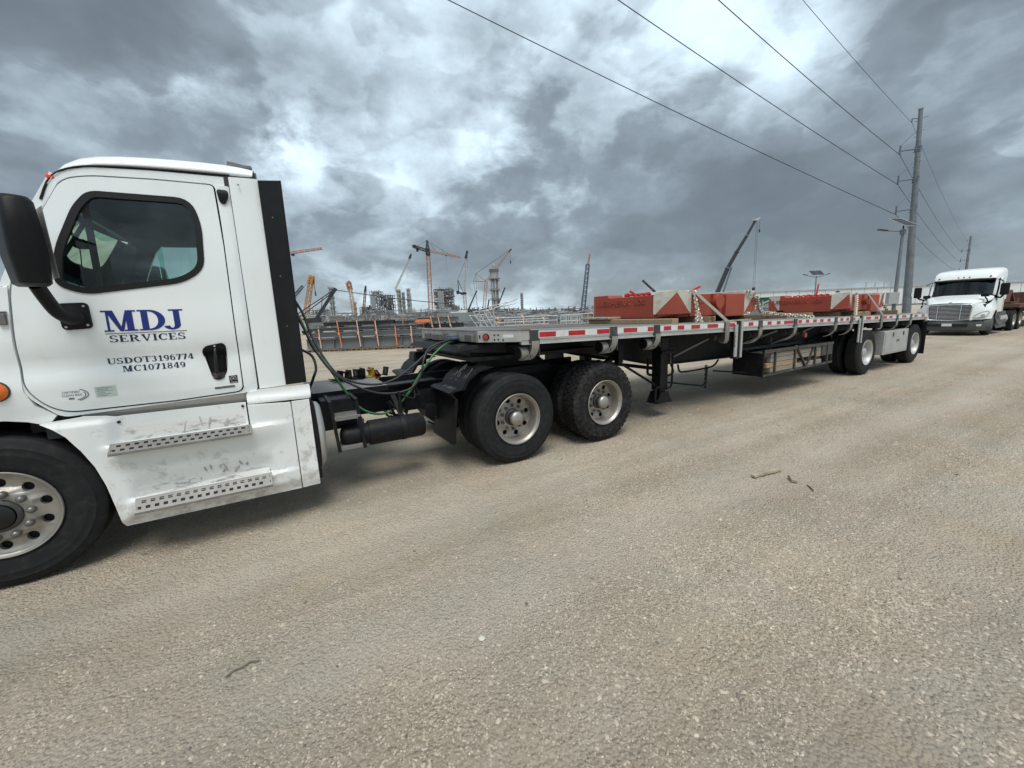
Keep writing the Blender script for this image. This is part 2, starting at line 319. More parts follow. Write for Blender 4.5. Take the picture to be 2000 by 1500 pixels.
def fillet(pts,r,n=5):
    """round the corners of a polygon; r is one radius or a list"""
    out=[]; k=len(pts)
    for i in range(k):
        p=Vector(pts[i]); a=Vector(pts[i-1]); b=Vector(pts[(i+1)%k]); rr=r[i] if isinstance(r,(list,tuple)) else r
        if rr<=0: out.append(tuple(p)); continue
        da,db=(a-p),(b-p); la,lb=da.length,db.length; t=min(rr,la*.48,lb*.48); q0=p+da/la*t; q1=p+db/lb*t
        for j in range(n+1):
            u=j/n; out.append(tuple(q0*(1-u)**2+p*2*u*(1-u)+q1*u*u))
    return out
def circ(cx,cz,r,n=16,rz=None): return [(cx+r*math.cos(2*pi*i/n),cz+(rz or r)*math.sin(2*pi*i/n)) for i in range(n)]
def panel(mb,outer,holes=(),yf=lambda x,z:0,depth=.03,step=.06,mi=0,swap=None):
    """a sheet-metal panel: outline (x,z) with holes, pressed to the surface y=yf(x,z), with a returned edge"""
    loops=[outer]+list(holes)
    pts=[p for l in loops for p in l]
    tri=geometry.tessellate_polygon([[Vector((a,b,0)) for a,b in l] for l in loops])
    bm=bmesh.new(); vs=[bm.verts.new((a,0,b)) for a,b in pts]
    for t in tri:
        try: bm.faces.new([vs[i] for i in t])
        except ValueError: pass
    xs=[p[0] for p in outer]; zs=[p[1] for p in outer]
    if step:
        for ax,lo,hi in ((0,min(xs),max(xs)),(2,min(zs),max(zs))):
            k=math.ceil(lo/step)
            while k*step<hi:
                co=[0,0,0]; co[ax]=k*step; no=[0,0,0]; no[ax]=1
                bmesh.ops.bisect_plane(bm,geom=bm.verts[:]+bm.edges[:]+bm.faces[:],plane_co=co,plane_no=no,dist=1e-5); k+=1
    bmesh.ops.remove_doubles(bm,verts=bm.verts,dist=1e-5)
    for v in bm.verts: v.co.y=yf(v.co.x,v.co.z)
    if depth:
        be=[e for e in bm.edges if len(e.link_faces)==1]
        r=bmesh.ops.extrude_edge_only(bm,edges=be)
        for v in [g for g in r['geom'] if isinstance(g,bmesh.types.BMVert)]: v.co.y+=depth
    bm.verts.index_update()
    mb.add([v.co[:] if swap is None else swap(v.co) for v in bm.verts],[[v.index for v in f.verts] for f in bm.faces],mi); bm.free()
    return mb
def sm(t): t=max(0,min(1,t)); return t*t*(3-2*t)
def gs(x,c,w): return math.exp(-((x-c)/w)**2)
def spline(pts,n=6):
    P=[Vector(p) for p in pts]; out=[]
    for i in range(len(P)-1):
        a=P[max(i-1,0)]; b=P[i]; c=P[i+1]; d=P[min(i+2,len(P)-1)]
        for j in range(n):
            t=j/n; out.append(.5*((2*b)+(c-a)*t+(2*a-5*b+4*c-d)*t*t+(3*b-a-3*c+d)*t**3))
    return out+[P[-1]]
def chain_mb(path,link=.06,r=.007):
    """interlocked oval links along a path"""
    mb=MB(); P=[Vector(p) for p in path]; pts=[P[0]]; acc=0
    segs=[(P[i],P[i+1]) for i in range(len(P)-1)]; tot=sum((b-a).length for a,b in segs); pitch=link-2*r*1.05; n=max(2,int(tot/pitch))
    def at(s_):
        for a,b in segs:
            l=(b-a).length
            if s_<=l: return a.lerp(b,s_/l),(b-a).normalized()
            s_-=l
        return segs[-1][1],(segs[-1][1]-segs[-1][0]).normalized()
    for i in range(n):
        c,d=at((i+.5)*tot/n); u=Vector((0,0,1)) if abs(d.z)<.9 else Vector((1,0,0)); x=d.cross(u).normalized(); y=x.cross(d)
        w=(x*math.cos(i*pi/2+.5)+y*math.sin(i*pi/2+.5)); hl=link/2-r; hw=link*.29
        ring=[c+d*(hl-hw)*(1 if abs(t)<90 else -1)+d*hw*math.cos(R(t))+w*hw*math.sin(R(t)) for t in (-90+1,-45,0,45,89,91,135,180,225,269)]
        mb.tube(ring,r,5,closed=True)
    return mb
# ---------------------------------------------------------------- the ground
def vnoise(x,y,seed):
    def h(i,j):
        n=(i.astype(np.int64)*374761393+j.astype(np.int64)*668265263+seed*1442695041)&0xffffffff
        n=((n^(n>>13))*1274126177)&0xffffffff
        return ((n^(n>>16))&0xffff)/65535.0
    i=np.floor(x); j=np.floor(y); fx=x-i; fy=y-j; fx=fx*fx*(3-2*fx); fy=fy*fy*(3-2*fy)
    return (h(i,j)*(1-fx)+h(i+1,j)*fx)*(1-fy)+(h(i,j+1)*(1-fx)+h(i+1,j+1)*fx)*fy-.5
def ground_z(x,y):
    fade=np.exp(-np.maximum(0,np.maximum(np.abs(x-4)-9,np.abs(y+1.5)-3.2))/3)
    z=.030*vnoise(x*.7,y*.9,1)+.020*vnoise(x*1.5,y*3.1,2)+.012*vnoise(x*5,y*6,3)+.010*vnoise(x*12+y*3,y*15-x*2,4)+.009*vnoise(x*29+y*11,y*27-x*13,5)
    # faint wheel ruts beside the truck
    for yc in (-.75,-1.15,-2.7): z=z-.012*np.exp(-((y-yc-.1*np.sin(x*.35))/.14)**2)+.008*np.exp(-((y-yc-.2-.1*np.sin(x*.35))/.08)**2)
    keep=1-.75*np.exp(-(np.maximum(0,np.abs(y-.12)-.2)/.15)**2)   # packed flat where the tyres stand
    return z*fade*keep-.006
def axis_pts(lo,hi,st,far,g=1.16):
    a=list(np.arange(lo,hi,st)); d=st; x=hi
    while x<far: a.append(x); d*=g; x+=d
    d=st; x=lo-st; b=[]
    while x>-far: b.append(x); d*=g; x-=d
    return np.array(b[::-1]+a)
gx=axis_pts(-2.6,9.0,.026,4500,1.12); gy=axis_pts(-3.3,.3,.022,4500,1.15)
X_,Y_=np.meshgrid(gx,gy,indexing='ij'); Z_=ground_z(X_,Y_)
nx_,ny_=len(gx),len(gy)
me=bpy.data.meshes.new('ground')
me.vertices.add(nx_*ny_); me.vertices.foreach_set('co',np.stack([X_,Y_,Z_],-1).ravel())
ii,jj=np.meshgrid(np.arange(nx_-1),np.arange(ny_-1),indexing='ij'); a_=(ii*ny_+jj).ravel()
q_=np.stack([a_,a_+ny_,a_+ny_+1,a_+1],1).astype(np.int32)
me.loops.add(q_.size); me.loops.foreach_set('vertex_index',q_.ravel()); me.polygons.add(len(q_)); me.polygons.foreach_set('loop_start',np.arange(0,q_.size,4,dtype=np.int32))
me.polygons.foreach_set('use_smooth',np.ones(len(q_),bool)); me.update(calc_edges=True)
gmat=bpy.data.materials.new('caliche_gravel'); gmat.use_nodes=True; t=gmat.node_tree; P_=t.nodes['Principled BSDF']; n=t.nodes.new; l=t.links.new
P_.inputs['Roughness'].default_value=.92; P_.inputs['Specular IOR Level'].default_value=.25
co=n('ShaderNodeNewGeometry')
def gn(scale,det,rough,sc=(1,1,1),dist=0):
    mp=n('ShaderNodeMapping'); mp.inputs['Scale'].default_value=sc; l(co.outputs['Position'],mp.inputs[0]); z=n('ShaderNodeTexNoise'); z.inputs['Scale'].default_value=scale; z.inputs['Detail'].default_value=det; z.inputs['Roughness'].default_value=rough; z.inputs['Distortion'].default_value=dist; l(mp.outputs[0],z.inputs['Vector']); return z.outputs['Fac']
def ramp(f,a):
    r=n('ShaderNodeValToRGB'); l(f,r.inputs[0]); e=r.color_ramp.elements; e[0].position=a[0][0]; e[0].color=(*a[0][1],1); e[1].position=a[-1][0]; e[1].color=(*a[-1][1],1)
    for p_,c_ in a[1:-1]: k=e.new(p_); k.color=(*c_,1)
    return r.outputs[0]
def mixc(f,a,b,mode='MIX'):
    x=n('ShaderNodeMix'); x.data_type='RGBA'; x.blend_type=mode
    if isinstance(f,float): x.inputs['Factor'].default_value=f
    else: l(f,x.inputs['Factor'])
    l(a,x.inputs['A']); l(b,x.inputs['B']); return x.outputs['Result']
base=ramp(gn(.55,6,.6),[(.3,(.425,.362,.282)),(.5,(.50,.432,.345)),(.7,(.57,.503,.41))])
tint=ramp(gn(.9,5,.6,(1,1,1),.6),[(.35,(.93,.98,.985)),(.5,(1,1,1)),(.65,(1.04,.99,.945))])
base=mixc(1.0,base,tint,'MULTIPLY')
track=ramp(gn(1.0,6,.6,(.07,1.25,1)),[(.36,(.82,.80,.765)),(.5,(1,1,1)),(.62,(1.13,1.13,1.13))])
base=mixc(.8,base,track,'MULTIPLY')
spk=ramp(gn(55,5,.75),[(.32,(.42,.40,.37)),(.44,(.92,.91,.89)),(.56,(1.02,1.02,1.0)),(.72,(1.22,1.21,1.18))])
base=mixc(.85,base,spk,'MULTIPLY')
vor=n('ShaderNodeTexVoronoi'); vor.inputs['Scale'].default_value=60; l(co.outputs['Position'],vor.inputs['Vector'])
peb=ramp(vor.outputs['Distance'],[(.10,(1.08,1.075,1.06)),(.32,(1,1,1)),(.62,(.93,.92,.91))])
base=mixc(.6,base,peb,'MULTIPLY')
dark=ramp(gn(24,6,.78),[(.30,(.40,.38,.35)),(.385,(1,1,1)),(1,(1,1,1))])
base=mixc(.7,base,dark,'MULTIPLY')
# lanes worn smooth and pale by passing wheels, running along the truck
sp_=n('ShaderNodeSeparateXYZ'); l(co.outputs['Position'],sp_.inputs[0])
def gm(op,a,b=None,c=None):
    k=n('ShaderNodeMath'); k.operation=op
    for i,x in enumerate((a,b,c)):
        if x is None: continue
        if isinstance(x,(int,float)): k.inputs[i].default_value=x
        else: l(x,k.inputs[i])
    return k.outputs[0]
wob=gm('MULTIPLY_ADD',gm('SUBTRACT',gn(.5,3,.5,(.6,.6,1)),.5),.9,sp_.outputs['Y']); lane=None
for yc,wd,am in ((-.62,.26,.8),(-1.75,.30,1.0),(-4.6,.5,.8),(3.6,.5,.8),(5.8,.6,.8)):
    q=gm('DIVIDE',gm('SUBTRACT',wob,yc),wd); q=gm('MULTIPLY',gm('EXPONENT',gm('MULTIPLY',gm('MULTIPLY',q,q),-1.0)),am); lane=q if lane is None else gm('ADD',lane,q)
lane=gm('MULTIPLY',lane,gm('MULTIPLY_ADD',gn(1.3,4,.6),1.2,.1)); lane=gm('MINIMUM',lane,1.0)
pale=n('ShaderNodeRGB'); pale.outputs[0].default_value=(.60,.535,.44,1)
base=mixc(gm('MULTIPLY',lane,.55),base,pale.outputs[0])
l(base,P_.inputs['Base Color'])
hsum=n('ShaderNodeMath'); hsum.operation='MULTIPLY_ADD'; l(vor.outputs['Distance'],hsum.inputs[0]); hsum.inputs[1].default_value=-.55; l(gn(24,8,.72),hsum.inputs[2])
bp=n('ShaderNodeBump'); bp.inputs['Strength'].default_value=1.0; bp.inputs['Distance'].default_value=.036; l(hsum.outputs[0],bp.inputs['Height']); l(bp.outputs[0],P_.inputs['Normal'])
me.materials.append(gmat)
go=bpy.data.objects.new('ground',me); COL.objects.link(go); go['kind']='structure'
# loose stones, too many to count
def pebbles(name,n,xr,yr,smin,smax,dens,pw=3.4,crumb=False):
    x=RNG.uniform(*xr,n*3); y=RNG.uniform(*yr,n*3)
    k=(vnoise(x*.5,y*1.1,11)+.5)*.6+(vnoise(x*2.6,y*2.6,12)+.5)*.4
    d=np.hypot(x,y+3.75); p=np.clip((k-.18)*1.7,0.04,1)*np.clip(dens/np.maximum(d,.5),0,1)
    for yc,wd in ((-.62,.26),(-1.75,.30)): p=p*(1-.8*np.exp(-((y+.9*0-yc-.08*np.sin(x*.9))/wd)**2))
    ok=np.where(RNG.random(n*3)<p)[0][:n]; x,y=x[ok],y[ok]; n=len(ok)
    u=RNG.random(n); s=smin*(smax/smin)**(u**pw)
    th=np.linspace(0,2*pi,6,endpoint=False)
    tmpl=np.concatenate([np.stack([np.cos(th),np.sin(th),np.zeros(6)],1),np.stack([.62*np.cos(th+.4),.62*np.sin(th+.4),np.full(6,.62)],1),[[0,0,.8]]])
    fc=[(i,(i+1)%6,6+(i+1)%6) for i in range(6)]+[(i,6+(i+1)%6,6+i) for i in range(6)]+[(6+i,6+(i+1)%6,12) for i in range(6)]
    if crumb:
        th=np.linspace(0,2*pi,5,endpoint=False); tmpl=np.concatenate([np.stack([np.cos(th),np.sin(th),np.zeros(5)],1),[[.15,.1,.85]]]); fc=[(i,(i+1)%5,5) for i in range(5)]
    nv=len(tmpl)
    v=tmpl[None]*RNG.uniform(.62,1.32,(n,nv,1))
    v=v*np.stack([RNG.uniform(.8,1.5,n),RNG.uniform(.7,1.1,n),RNG.uniform(.45,.95,n)],1)[:,None,:]*s[:,None,None]
    a=RNG.uniform(0,2*pi,n); c,sn=np.cos(a)[:,None],np.sin(a)[:,None]
    vx=v[...,0]*c-v[...,1]*sn; vy=v[...,0]*sn+v[...,1]*c
    z0=ground_z(x,y)-s*.15
    co_=np.stack([vx+x[:,None],vy+y[:,None],v[...,2]+z0[:,None]],-1)
    m_=bpy.data.meshes.new(name); m_.vertices.add(n*nv); m_.vertices.foreach_set('co',co_.ravel())
    F=(np.array(fc)[None]+(np.arange(n)*nv)[:,None,None]).reshape(-1,3).astype(np.int32)
    m_.loops.add(F.size); m_.loops.foreach_set('vertex_index',F.ravel()); m_.polygons.add(len(F)); m_.polygons.foreach_set('loop_start',np.arange(0,F.size,3,dtype=np.int32)); m_.update(calc_edges=True)
    at=m_.attributes.new('shade','FLOAT','POINT'); at.data.foreach_set('value',np.repeat(RNG.random(n),nv))
    pm=bpy.data.materials.new('stone'); pm.use_nodes=True; t2=pm.node_tree; pp=t2.nodes['Principled BSDF']; pp.inputs['Roughness'].default_value=.9
    an=t2.nodes.new('ShaderNodeAttribute'); an.attribute_name='shade'; rr=t2.nodes.new('ShaderNodeValToRGB'); t2.links.new(an.outputs['Fac'],rr.inputs[0])
    e=rr.color_ramp.elements; e[0].position=0; e[0].color=(.11,.10,.085,1); e[1].position=1; e[1].color=(.60,.545,.46,1)
    for p_,c_ in ((.06,(.27,.24,.20,1)),(.25,(.40,.342,.265,1)),(.93,(.50,.435,.345,1))): k_=e.new(p_); k_.color=c_
    t2.links.new(rr.outputs[0],pp.inputs['Base Color'])
    m_.materials.append(pm); o=bpy.data.objects.new(name,m_); COL.objects.link(o); o['kind']='stuff'; return o
pebbles('gravel',16000,(-2.4,7.5),(-3.2,.6),.0035,.014,2.3,2.6)
pebbles('gravel',120000,(-2.4,6.0),(-3.2,.5),.0022,.0065,3.2,1.4,True)
pebbles('gravel',90000,(2.0,14),(-5.5,1.6),.0045,.013,8,1.8,True)
pebbles('gravel',14000,(5,22),(-7.0,2.8),.006,.020,12,2.6)
# ---------------------------------------------------------------- wheels shared by trucks and trailer
RT=.51
def tyre_mb(c,side,kind,w=.27,n=64):
    """c = wheel centre on the outer face; side=+1 means the tyre extends to +y from its outer face"""
    rt=RT-.010 if kind=='lug' else RT
    pr=[(.282,.05),(.288,.022),(.300,.013),(.312,.0095),(.318,.0065),(.330,.0055),(.36,.001),(.40,.0),(.404,-.0012),(.408,.0),(.445,.006),(.449,.0045),(.453,.0075),(.478,.020)]
    if kind in('lug','block'):
        pr+=[(rt-.018,.026),(rt-.003,.034)]
    else: pr+=[(rt-.014,.026),(rt-.003,.036)]
    g=.009 if kind!='worn' else .004
    e0=pr[-1][1]; span=w-2*e0
    ng=4
    pr.append((rt,e0+.004))
    for k in range(1,ng+1):
        y=e0+span*k/(ng+1)
        pr+=[(rt,y-.006),(rt-g,y-.004),(rt-g,y+.004),(rt,y+.006)]
    pr.append((rt,w-e0-.004))
    pr+=[(r_,w-y_) for r_,y_ in reversed(pr[:16])]
    mb=MB(); mb.lathe(pr,c,n,'y',side)
    zmin=c[2]-RT+.004
    if kind=='lug':
        rows=[(.033,.092,0),(.095,.1335,.5),(.1365,.175,0),(.178,.237,.5)]
        nb=46
        for y0,y1,ph in rows:
            for i in range(nb):
                t0=2*pi*(i+ph)/nb; dt=2*pi/nb*.43
                ym=(y0+y1)/2; q=[]
                hexp=[(-dt,ym),(-dt*.78,y0),(dt*.78,y0),(dt,ym),(dt*.78,y1),(-dt*.78,y1)]
                for rr in (rt-.004,RT+.001):
                    for a,y in hexp: q.append((c[0]+rr*math.cos(t0+a),c[1]+side*y,c[2]+rr*math.sin(t0+a)))
                mb.add(q,[(6,7,8,9,10,11)]+[(j,(j+1)%6,6+(j+1)%6,6+j) for j in range(6)])
    # flatten the contact patch a little
    mb.v=[(x+(0 if z>zmin+.02 else 0),y,max(z,zmin)) for x,y,z in mb.v]
    return mb
def drive_rim(parent,c,side,mats=('rim','hubdark','nut'),nuts=True,depth=.15,holes=8):
    mb=MB()
    mb.lathe([(.281,.03),(.291,.012),(.293,.002),(.289,-.004),(.281,-.002),(.275,.012),(.262,.022),(.256,.045),(.252,depth-.03),(.244,depth-.008)],c,56,'y',side)
    hs=[circ(c[0]+.198*math.cos(2*pi*(i+.3)/holes),c[2]+.198*math.sin(2*pi*(i+.3)/holes),.030,12) for i in range(holes)]
    pm=MB(); panel(pm,circ(c[0],c[2],.245,48),hs,lambda x,z:c[1]+side*(depth-.008*gs(math.hypot(x-c[0],z-c[2]),.235,.02)-.012*sm((.165-math.hypot(x-c[0],z-c[2]))/.02)),depth*0+.02*side,.06)
    mb.add(pm.v,pm.f)
    rim=mb.build('rim',mats[0],parent,smooth=40)
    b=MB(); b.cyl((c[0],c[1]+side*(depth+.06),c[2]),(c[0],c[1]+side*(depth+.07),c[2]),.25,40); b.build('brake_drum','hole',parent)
    h=MB(); h.lathe([(.10,depth-.01),(.098,depth-.035),(.084,depth-.045),(.080,.055)],c,32,'y',side); h.build('hub',mats[1],parent,smooth=40)
    h=MB(); h.lathe([(.081,.056),(.083,.04),(.080,.026),(.066,.012),(.04,.002),(.012,-.002)],c,32,'y',side,cap1=True); h.build('hub_cap',mats[0],parent,smooth=50)
    if nuts:
        proto=None
        for i in range(10):
            t=2*pi*(i+.5)/10; q=(c[0]+.138*math.cos(t),c[2]+.138*math.sin(t))
            if proto is None:
                nb=MB(); nb.cyl((q[0],c[1]+side*(depth-.01),q[1]),(q[0],c[1]+side*(depth-.035),q[1]),.019,6); nb.cyl((q[0],c[1]+side*(depth-.03),q[1]),(q[0],c[1]+side*(depth-.055),q[1]),.011,8)
                proto=nb.build('lug_nut',mats[2],parent); p0=q
            else:
                o=proto.copy(); COL.objects.link(o); o.location=proto.location+Vector((q[0]-p0[0],0,q[1]-p0[1]))
def steer_rim(parent,c,side):
    mb=MB()
    mb.lathe([(.281,.03),(.291,.014),(.293,.004),(.289,-.003),(.280,.0),(.274,.012),(.268,.016)],c,64,'y',side)
    hs=[circ(c[0]+.213*math.cos(2*pi*(i+.35)/10),c[2]+.213*math.sin(2*pi*(i+.35)/10),.031,14) for i in range(10)]
    def yf(x,z):
        r=math.hypot(x-c[0],z-c[2]); return c[1]+side*(.02+.012*sm((.27-r)/.04)-.03*sm((.185-r)/.022))
    pm=MB(); panel(pm,circ(c[0],c[2],.270,64),hs,yf,.03*side,.04); mb.add(pm.v,pm.f)
    mb.build('rim','rim',parent,smooth=40)
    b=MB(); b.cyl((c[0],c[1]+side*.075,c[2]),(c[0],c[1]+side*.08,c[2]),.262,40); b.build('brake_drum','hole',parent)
    h=MB(); h.lathe([(.108,.004),(.106,-.012),(.096,-.02),(.084,-.022),(.080,-.012)],c,40,'y',side); h.build('hub','hubdark',parent,smooth=40)
    h=MB(); h.lathe([(.081,-.012),(.078,-.03),(.062,-.038),(.012,-.040)],c,32,'y',side,cap1=True); h.build('hub_cap','blackgloss',parent,smooth=40)
    proto=None
    for i in range(10):
        t=2*pi*(i+.1)/10; q=(c[0]+.146*math.cos(t),c[2]+.146*math.sin(t))
        if proto is None:
            nb=MB(); nb.lathe([(.024,.0),(.023,-.022),(.018,-.03),(.010,-.036)],(q[0],c[1],q[1]),12,'y',side,cap1=True); proto=nb.build('lug_nut','nut',parent,smooth=50); p0=q
        else:
            o=proto.copy(); COL.objects.link(o); o.location=proto.location+Vector((q[0]-p0[0],0,q[1]-p0[1]))
def wheel(parent,x,y,side,kind='rib',rim='drive',z=RT,**kw):
    w=empty('wheel',(x,y,z),parent); c=(x,y,z)
    tyre_mb(c,side,kind).build('tyre','tread' if kind=='lug' else 'tyre',w,smooth=38)
    if rim=='drive': drive_rim(w,c,side,**kw)
    elif rim=='steer': steer_rim(w,c,side)
    elif rim=='plain':
        mb=MB(); mb.lathe([(.281,.04),(.291,.012),(.29,-.003),(.276,.002),(.258,.03),(.25,.12),(.12,.13),(.10,.05),(.05,.03)],c,32,'y',side,cap1=True); mb.build('rim',kw.get('m','rim'),w,smooth=40)
    else:
        mb=MB(); mb.lathe([(.285,.04),(.28,.14),(.12,.15)],c,32,'y',side,cap1=True); mb.build('rim','hubdark',w,smooth=40)
    return w
# ---------------------------------------------------------------- serif lettering (own polygons)
def glyphs():
    def rect(a,b,c,d): return [(a,b),(c,b),(c,d),(a,d)]
    def ring(cx,cy,rx,ry,tx,ty,a0,a1,n=18):
        o=[(cx+rx*math.cos(R(a0+(a1-a0)*i/n)),cy+ry*math.sin(R(a0+(a1-a0)*i/n))) for i in range(n+1)]
        q=[(cx+(rx-tx)*math.cos(R(a0+(a1-a0)*i/n)),cy+(ry-ty)*math.sin(R(a0+(a1-a0)*i/n))) for i in range(n+1)]
        return [[o[i],o[i+1],q[i+1],q[i]] for i in range(n)]
    G={}
    G['M']=(1.2,[rect(.0,.93,.33,1),rect(.15,.05,.235,.95),rect(.03,0,.36,.07),[(.15,1),(.40,1),(.68,.0),(.56,.0)],[(.56,0),(.68,0),(.93,1),(.82,1)],rect(.81,.05,1.05,.97),rect(.85,.93,1.17,1),rect(.71,0,1.17,.07)])
    G['D']=(1.02,[rect(0,.93,.45,1),rect(0,0,.45,.07),rect(.12,.05,.36,.95)]+ring(.40,.5,.56,.5,.25,.085,-90,90))
    G['J']=(.60,[rect(.08,.93,.62,1),rect(.25,.22,.48,.95)]+ring(.16,.24,.32,.25,.23,.09,0,-165))
    G['S']=(.74,ring(.36,.735,.32,.265,.17,.085,25,275)+ring(.37,.27,.35,.27,.18,.085,95,-155)+[rect(.60,.74,.66,.98),rect(.03,.02,.09,.29)])
    G['E']=(.80,[rect(0,.92,.72,1),rect(0,0,.76,.08),rect(.10,.04,.31,.96),rect(.65,.74,.72,.94),rect(.69,.06,.76,.29),rect(.28,.46,.54,.54),rect(.50,.36,.56,.64)])
    G['R']=(.94,[rect(0,.93,.40,1),rect(0,0,.42,.07),rect(.10,.04,.31,.96),[(.36,.50),(.56,.50),(.86,.05),(.66,.05)],rect(.66,0,.95,.07)]+ring(.36,.735,.42,.265,.21,.08,-90,90))
    G['V']=(.96,[rect(0,.93,.42,1),rect(.62,.93,.96,1),[(.08,.95),(.32,.95),(.56,.0),(.44,.0)],[(.45,0),(.55,0),(.84,.95),(.75,.95)]])
    G['I']=(.46,[rect(0,.93,.45,1),rect(0,0,.45,.07),rect(.12,.04,.33,.96)])
    G['C']=(.84,ring(.45,.5,.45,.5,.22,.085,48,318)+[rect(.73,.66,.80,.98)])
    G['U']=(.95,[rect(0,.93,.40,1),rect(.64,.93,.95,1),rect(.10,.3,.31,.95),rect(.76,.3,.85,.95)]+ring(.475,.31,.375,.31,.20,.09,180,270)+ring(.475,.31,.375,.31,.10,.09,270,360))
    G['O']=(.98,ring(.48,.5,.48,.5,.22,.08,0,360,30))
    G['T']=(.92,[rect(0,.92,.90,1),rect(0,.72,.07,.94),rect(.83,.72,.90,.94),rect(.345,.05,.555,.94),rect(.20,0,.70,.07)])
    G['3']=(.68,ring(.28,.745,.29,.255,.18,.085,155,-90)+ring(.28,.28,.33,.28,.19,.085,90,-155))
    G['1']=(.62,[rect(.22,.05,.43,.99),[(.04,.80),(.24,.99),(.24,.86),(.08,.74)],rect(.05,0,.60,.07)])
    G['9']=(.68,ring(.32,.66,.31,.34,.18,.085,0,360,26)+ring(.32,.50,.31,.50,.18,.085,0,-125))
    G['6']=(.68,ring(.32,.34,.31,.34,.18,.085,0,360,26)+ring(.32,.50,.31,.50,.18,.085,180,55))
    G['7']=(.66,[rect(0,.90,.62,1),rect(0,.72,.06,.92),[(.40,.92),(.62,.92),(.36,.0),(.14,.0)]])
    G['4']=(.70,[rect(.36,.05,.56,1),rect(.26,0,.66,.07),rect(0,.25,.68,.335),[(.34,1),(.46,1),(.10,.32),(.0,.32)]])
    G['0']=(.68,ring(.32,.5,.32,.5,.18,.08,0,360,30))
    G['8']=(.68,ring(.32,.745,.27,.255,.16,.085,0,360,24)+ring(.32,.27,.31,.27,.17,.085,0,360,24))
    return G
GL=glyphs()
def letters(parent,text,x0,x1,z0,z1,yf,mat_,name='letter'):
    gap=.015 if len(text)==3 else .07; w=sum(GL[c][0] for c in text)+gap*(len(text)-1); sx=(x1-x0)/w; sz=z1-z0; cx=0
    for c in text:
        mb=MB(); gw,polys=GL[c]
        for k,pl in enumerate(polys):
            q=[(x0+(cx+a)*sx,z0+b*sz) for a,b in pl]
            panel(mb,q,(),lambda x,z,k=k:yf(x,z)-.0022-.00012*(k%7),0,.06)
        mb.build(name,mat_,parent); cx+=gw+gap
def bfont(text,size,extrude=0,bold=0,align='LEFT'):
    """outline of a word from the built-in sans font, as verts/faces in its own plane"""
    cu_=bpy.data.curves.new('word','FONT'); cu_.body=text; cu_.size=size; cu_.extrude=extrude; cu_.offset=bold; cu_.align_x=align; cu_.resolution_u=3
    o=bpy.data.objects.new('word',cu_); COL.objects.link(o); dg=bpy.context.evaluated_depsgraph_get(); mm=o.evaluated_get(dg).to_mesh()
    v=[tuple(x.co) for x in mm.vertices]; f=[tuple(p.vertices) for p in mm.polygons]; o.to_mesh_clear() if False else None
    bpy.data.objects.remove(o); bpy.data.curves.remove(cu_); return v,f
# ---------------------------------------------------------------- white day cab tractor in the foreground
TR=thing('semi_tractor',(1.0,1.2,0),'white day cab tractor unit with blue MDJ SERVICES lettering on its door','truck')
def ycab(x,z):   # pressed side of the cab: slight tumblehome above the belt, swage lines on the door
    y=.082+.055*sm((z-1.98)/.85)**1.0-.016*gs(z,1.66,.20)-.010*gs(z,1.33,.10)*sm((-.45-x)/.7)+.012*gs(z,1.45,.08)+.02*sm((1.22-z)/.12)*.6
    return y
DOOR=fillet([(-1.18,2.46),(-1.075,2.655),(-.93,2.69),(-.60,2.708),(-.262,2.712),(-.252,2.27),(-.268,1.155),(-.70,1.135),(-1.31,1.135),(-1.435,1.30),(-1.425,1.60),(-1.395,1.97)],[.05,.12,.05,.05,.03,.0,.05,0,.10,.09,.1,.1],5)
WIN=fillet([(-1.185,1.985),(-1.16,2.19),(-1.035,2.485),(-.955,2.585),(-.42,2.592),(-.378,2.42),(-.40,2.10),(-.53,2.005),(-1.06,1.925)],[.05,.1,.06,.05,.10,.1,.14,.12,.10],5)
def inset(poly,d):
    c=[sum(p[0] for p in poly)/len(poly),sum(p[1] for p in poly)/len(poly)]; n=len(poly); out=[]
    A=sum(poly[i][0]*poly[(i+1)%n][1]-poly[(i+1)%n][0]*poly[i][1] for i in range(n)); s=1 if A>0 else -1
    for i in range(n):
        a,b,c_=Vector(poly[i-1]),Vector(poly[i]),Vector(poly[(i+1)%n]); t=(c_-a); 
        if t.length<1e-7: out.append(tuple(b)); continue
        t.normalize(); nn=Vector((-t.y,t.x))*s; out.append(tuple(b+nn*d))
    return out
HC=fillet([(-.49,1.49),(-.465,1.525),(-.355,1.545),(-.335,1.52),(-.345,1.32),(-.375,1.268),(-.42,1.255),(-.455,1.28)],.03,4)
mb=MB(); panel(mb,DOOR,[WIN,inset(HC,.004)],ycab,.035,.05); door=mb.build('door','white',TR,smooth=35)
mb=MB(); panel(mb,inset(WIN,-.012),[inset(WIN,.028)],lambda x,z:ycab(x,z)-.006,.03,.08); mb.build('window_seal','rubberseal',door,smooth=40)
mb=MB(); panel(mb,inset(WIN,.026),(),lambda x,z:ycab(x,z)+.012,0,.1); mb.build('window_glass','glass',door)
mb=MB(); mb.bar((-.99,.105+.012,1.935),(-.985,.138,2.585),.035,.02,(0,1,0)); mb.build('quarter_light_bar','rubberseal',door)
# handle cup
def yhandle(x,z):
    r=max(abs(x+.412)/.075,abs(z-1.385)/.115); return ycab(x,z)-.007+.035*sm((1.05-r)/.5)
mb=MB(); panel(mb,HC,(),yhandle,.02,.012); hd=mb.build('door_handle','black',door,smooth=50)
mb=MB(); mb.tube(spline([(-.405,.075,1.50),(-.408,.058,1.46),(-.412,.055,1.38),(-.416,.062,1.31)],3),.012,8); mb.build('pull_lever','blackgloss',hd,smooth=60)
mb=MB(); mb.cyl((-.405,.072,1.522),(-.405,.064,1.522),.007,10); mb.build('lock_barrel','alu',hd)
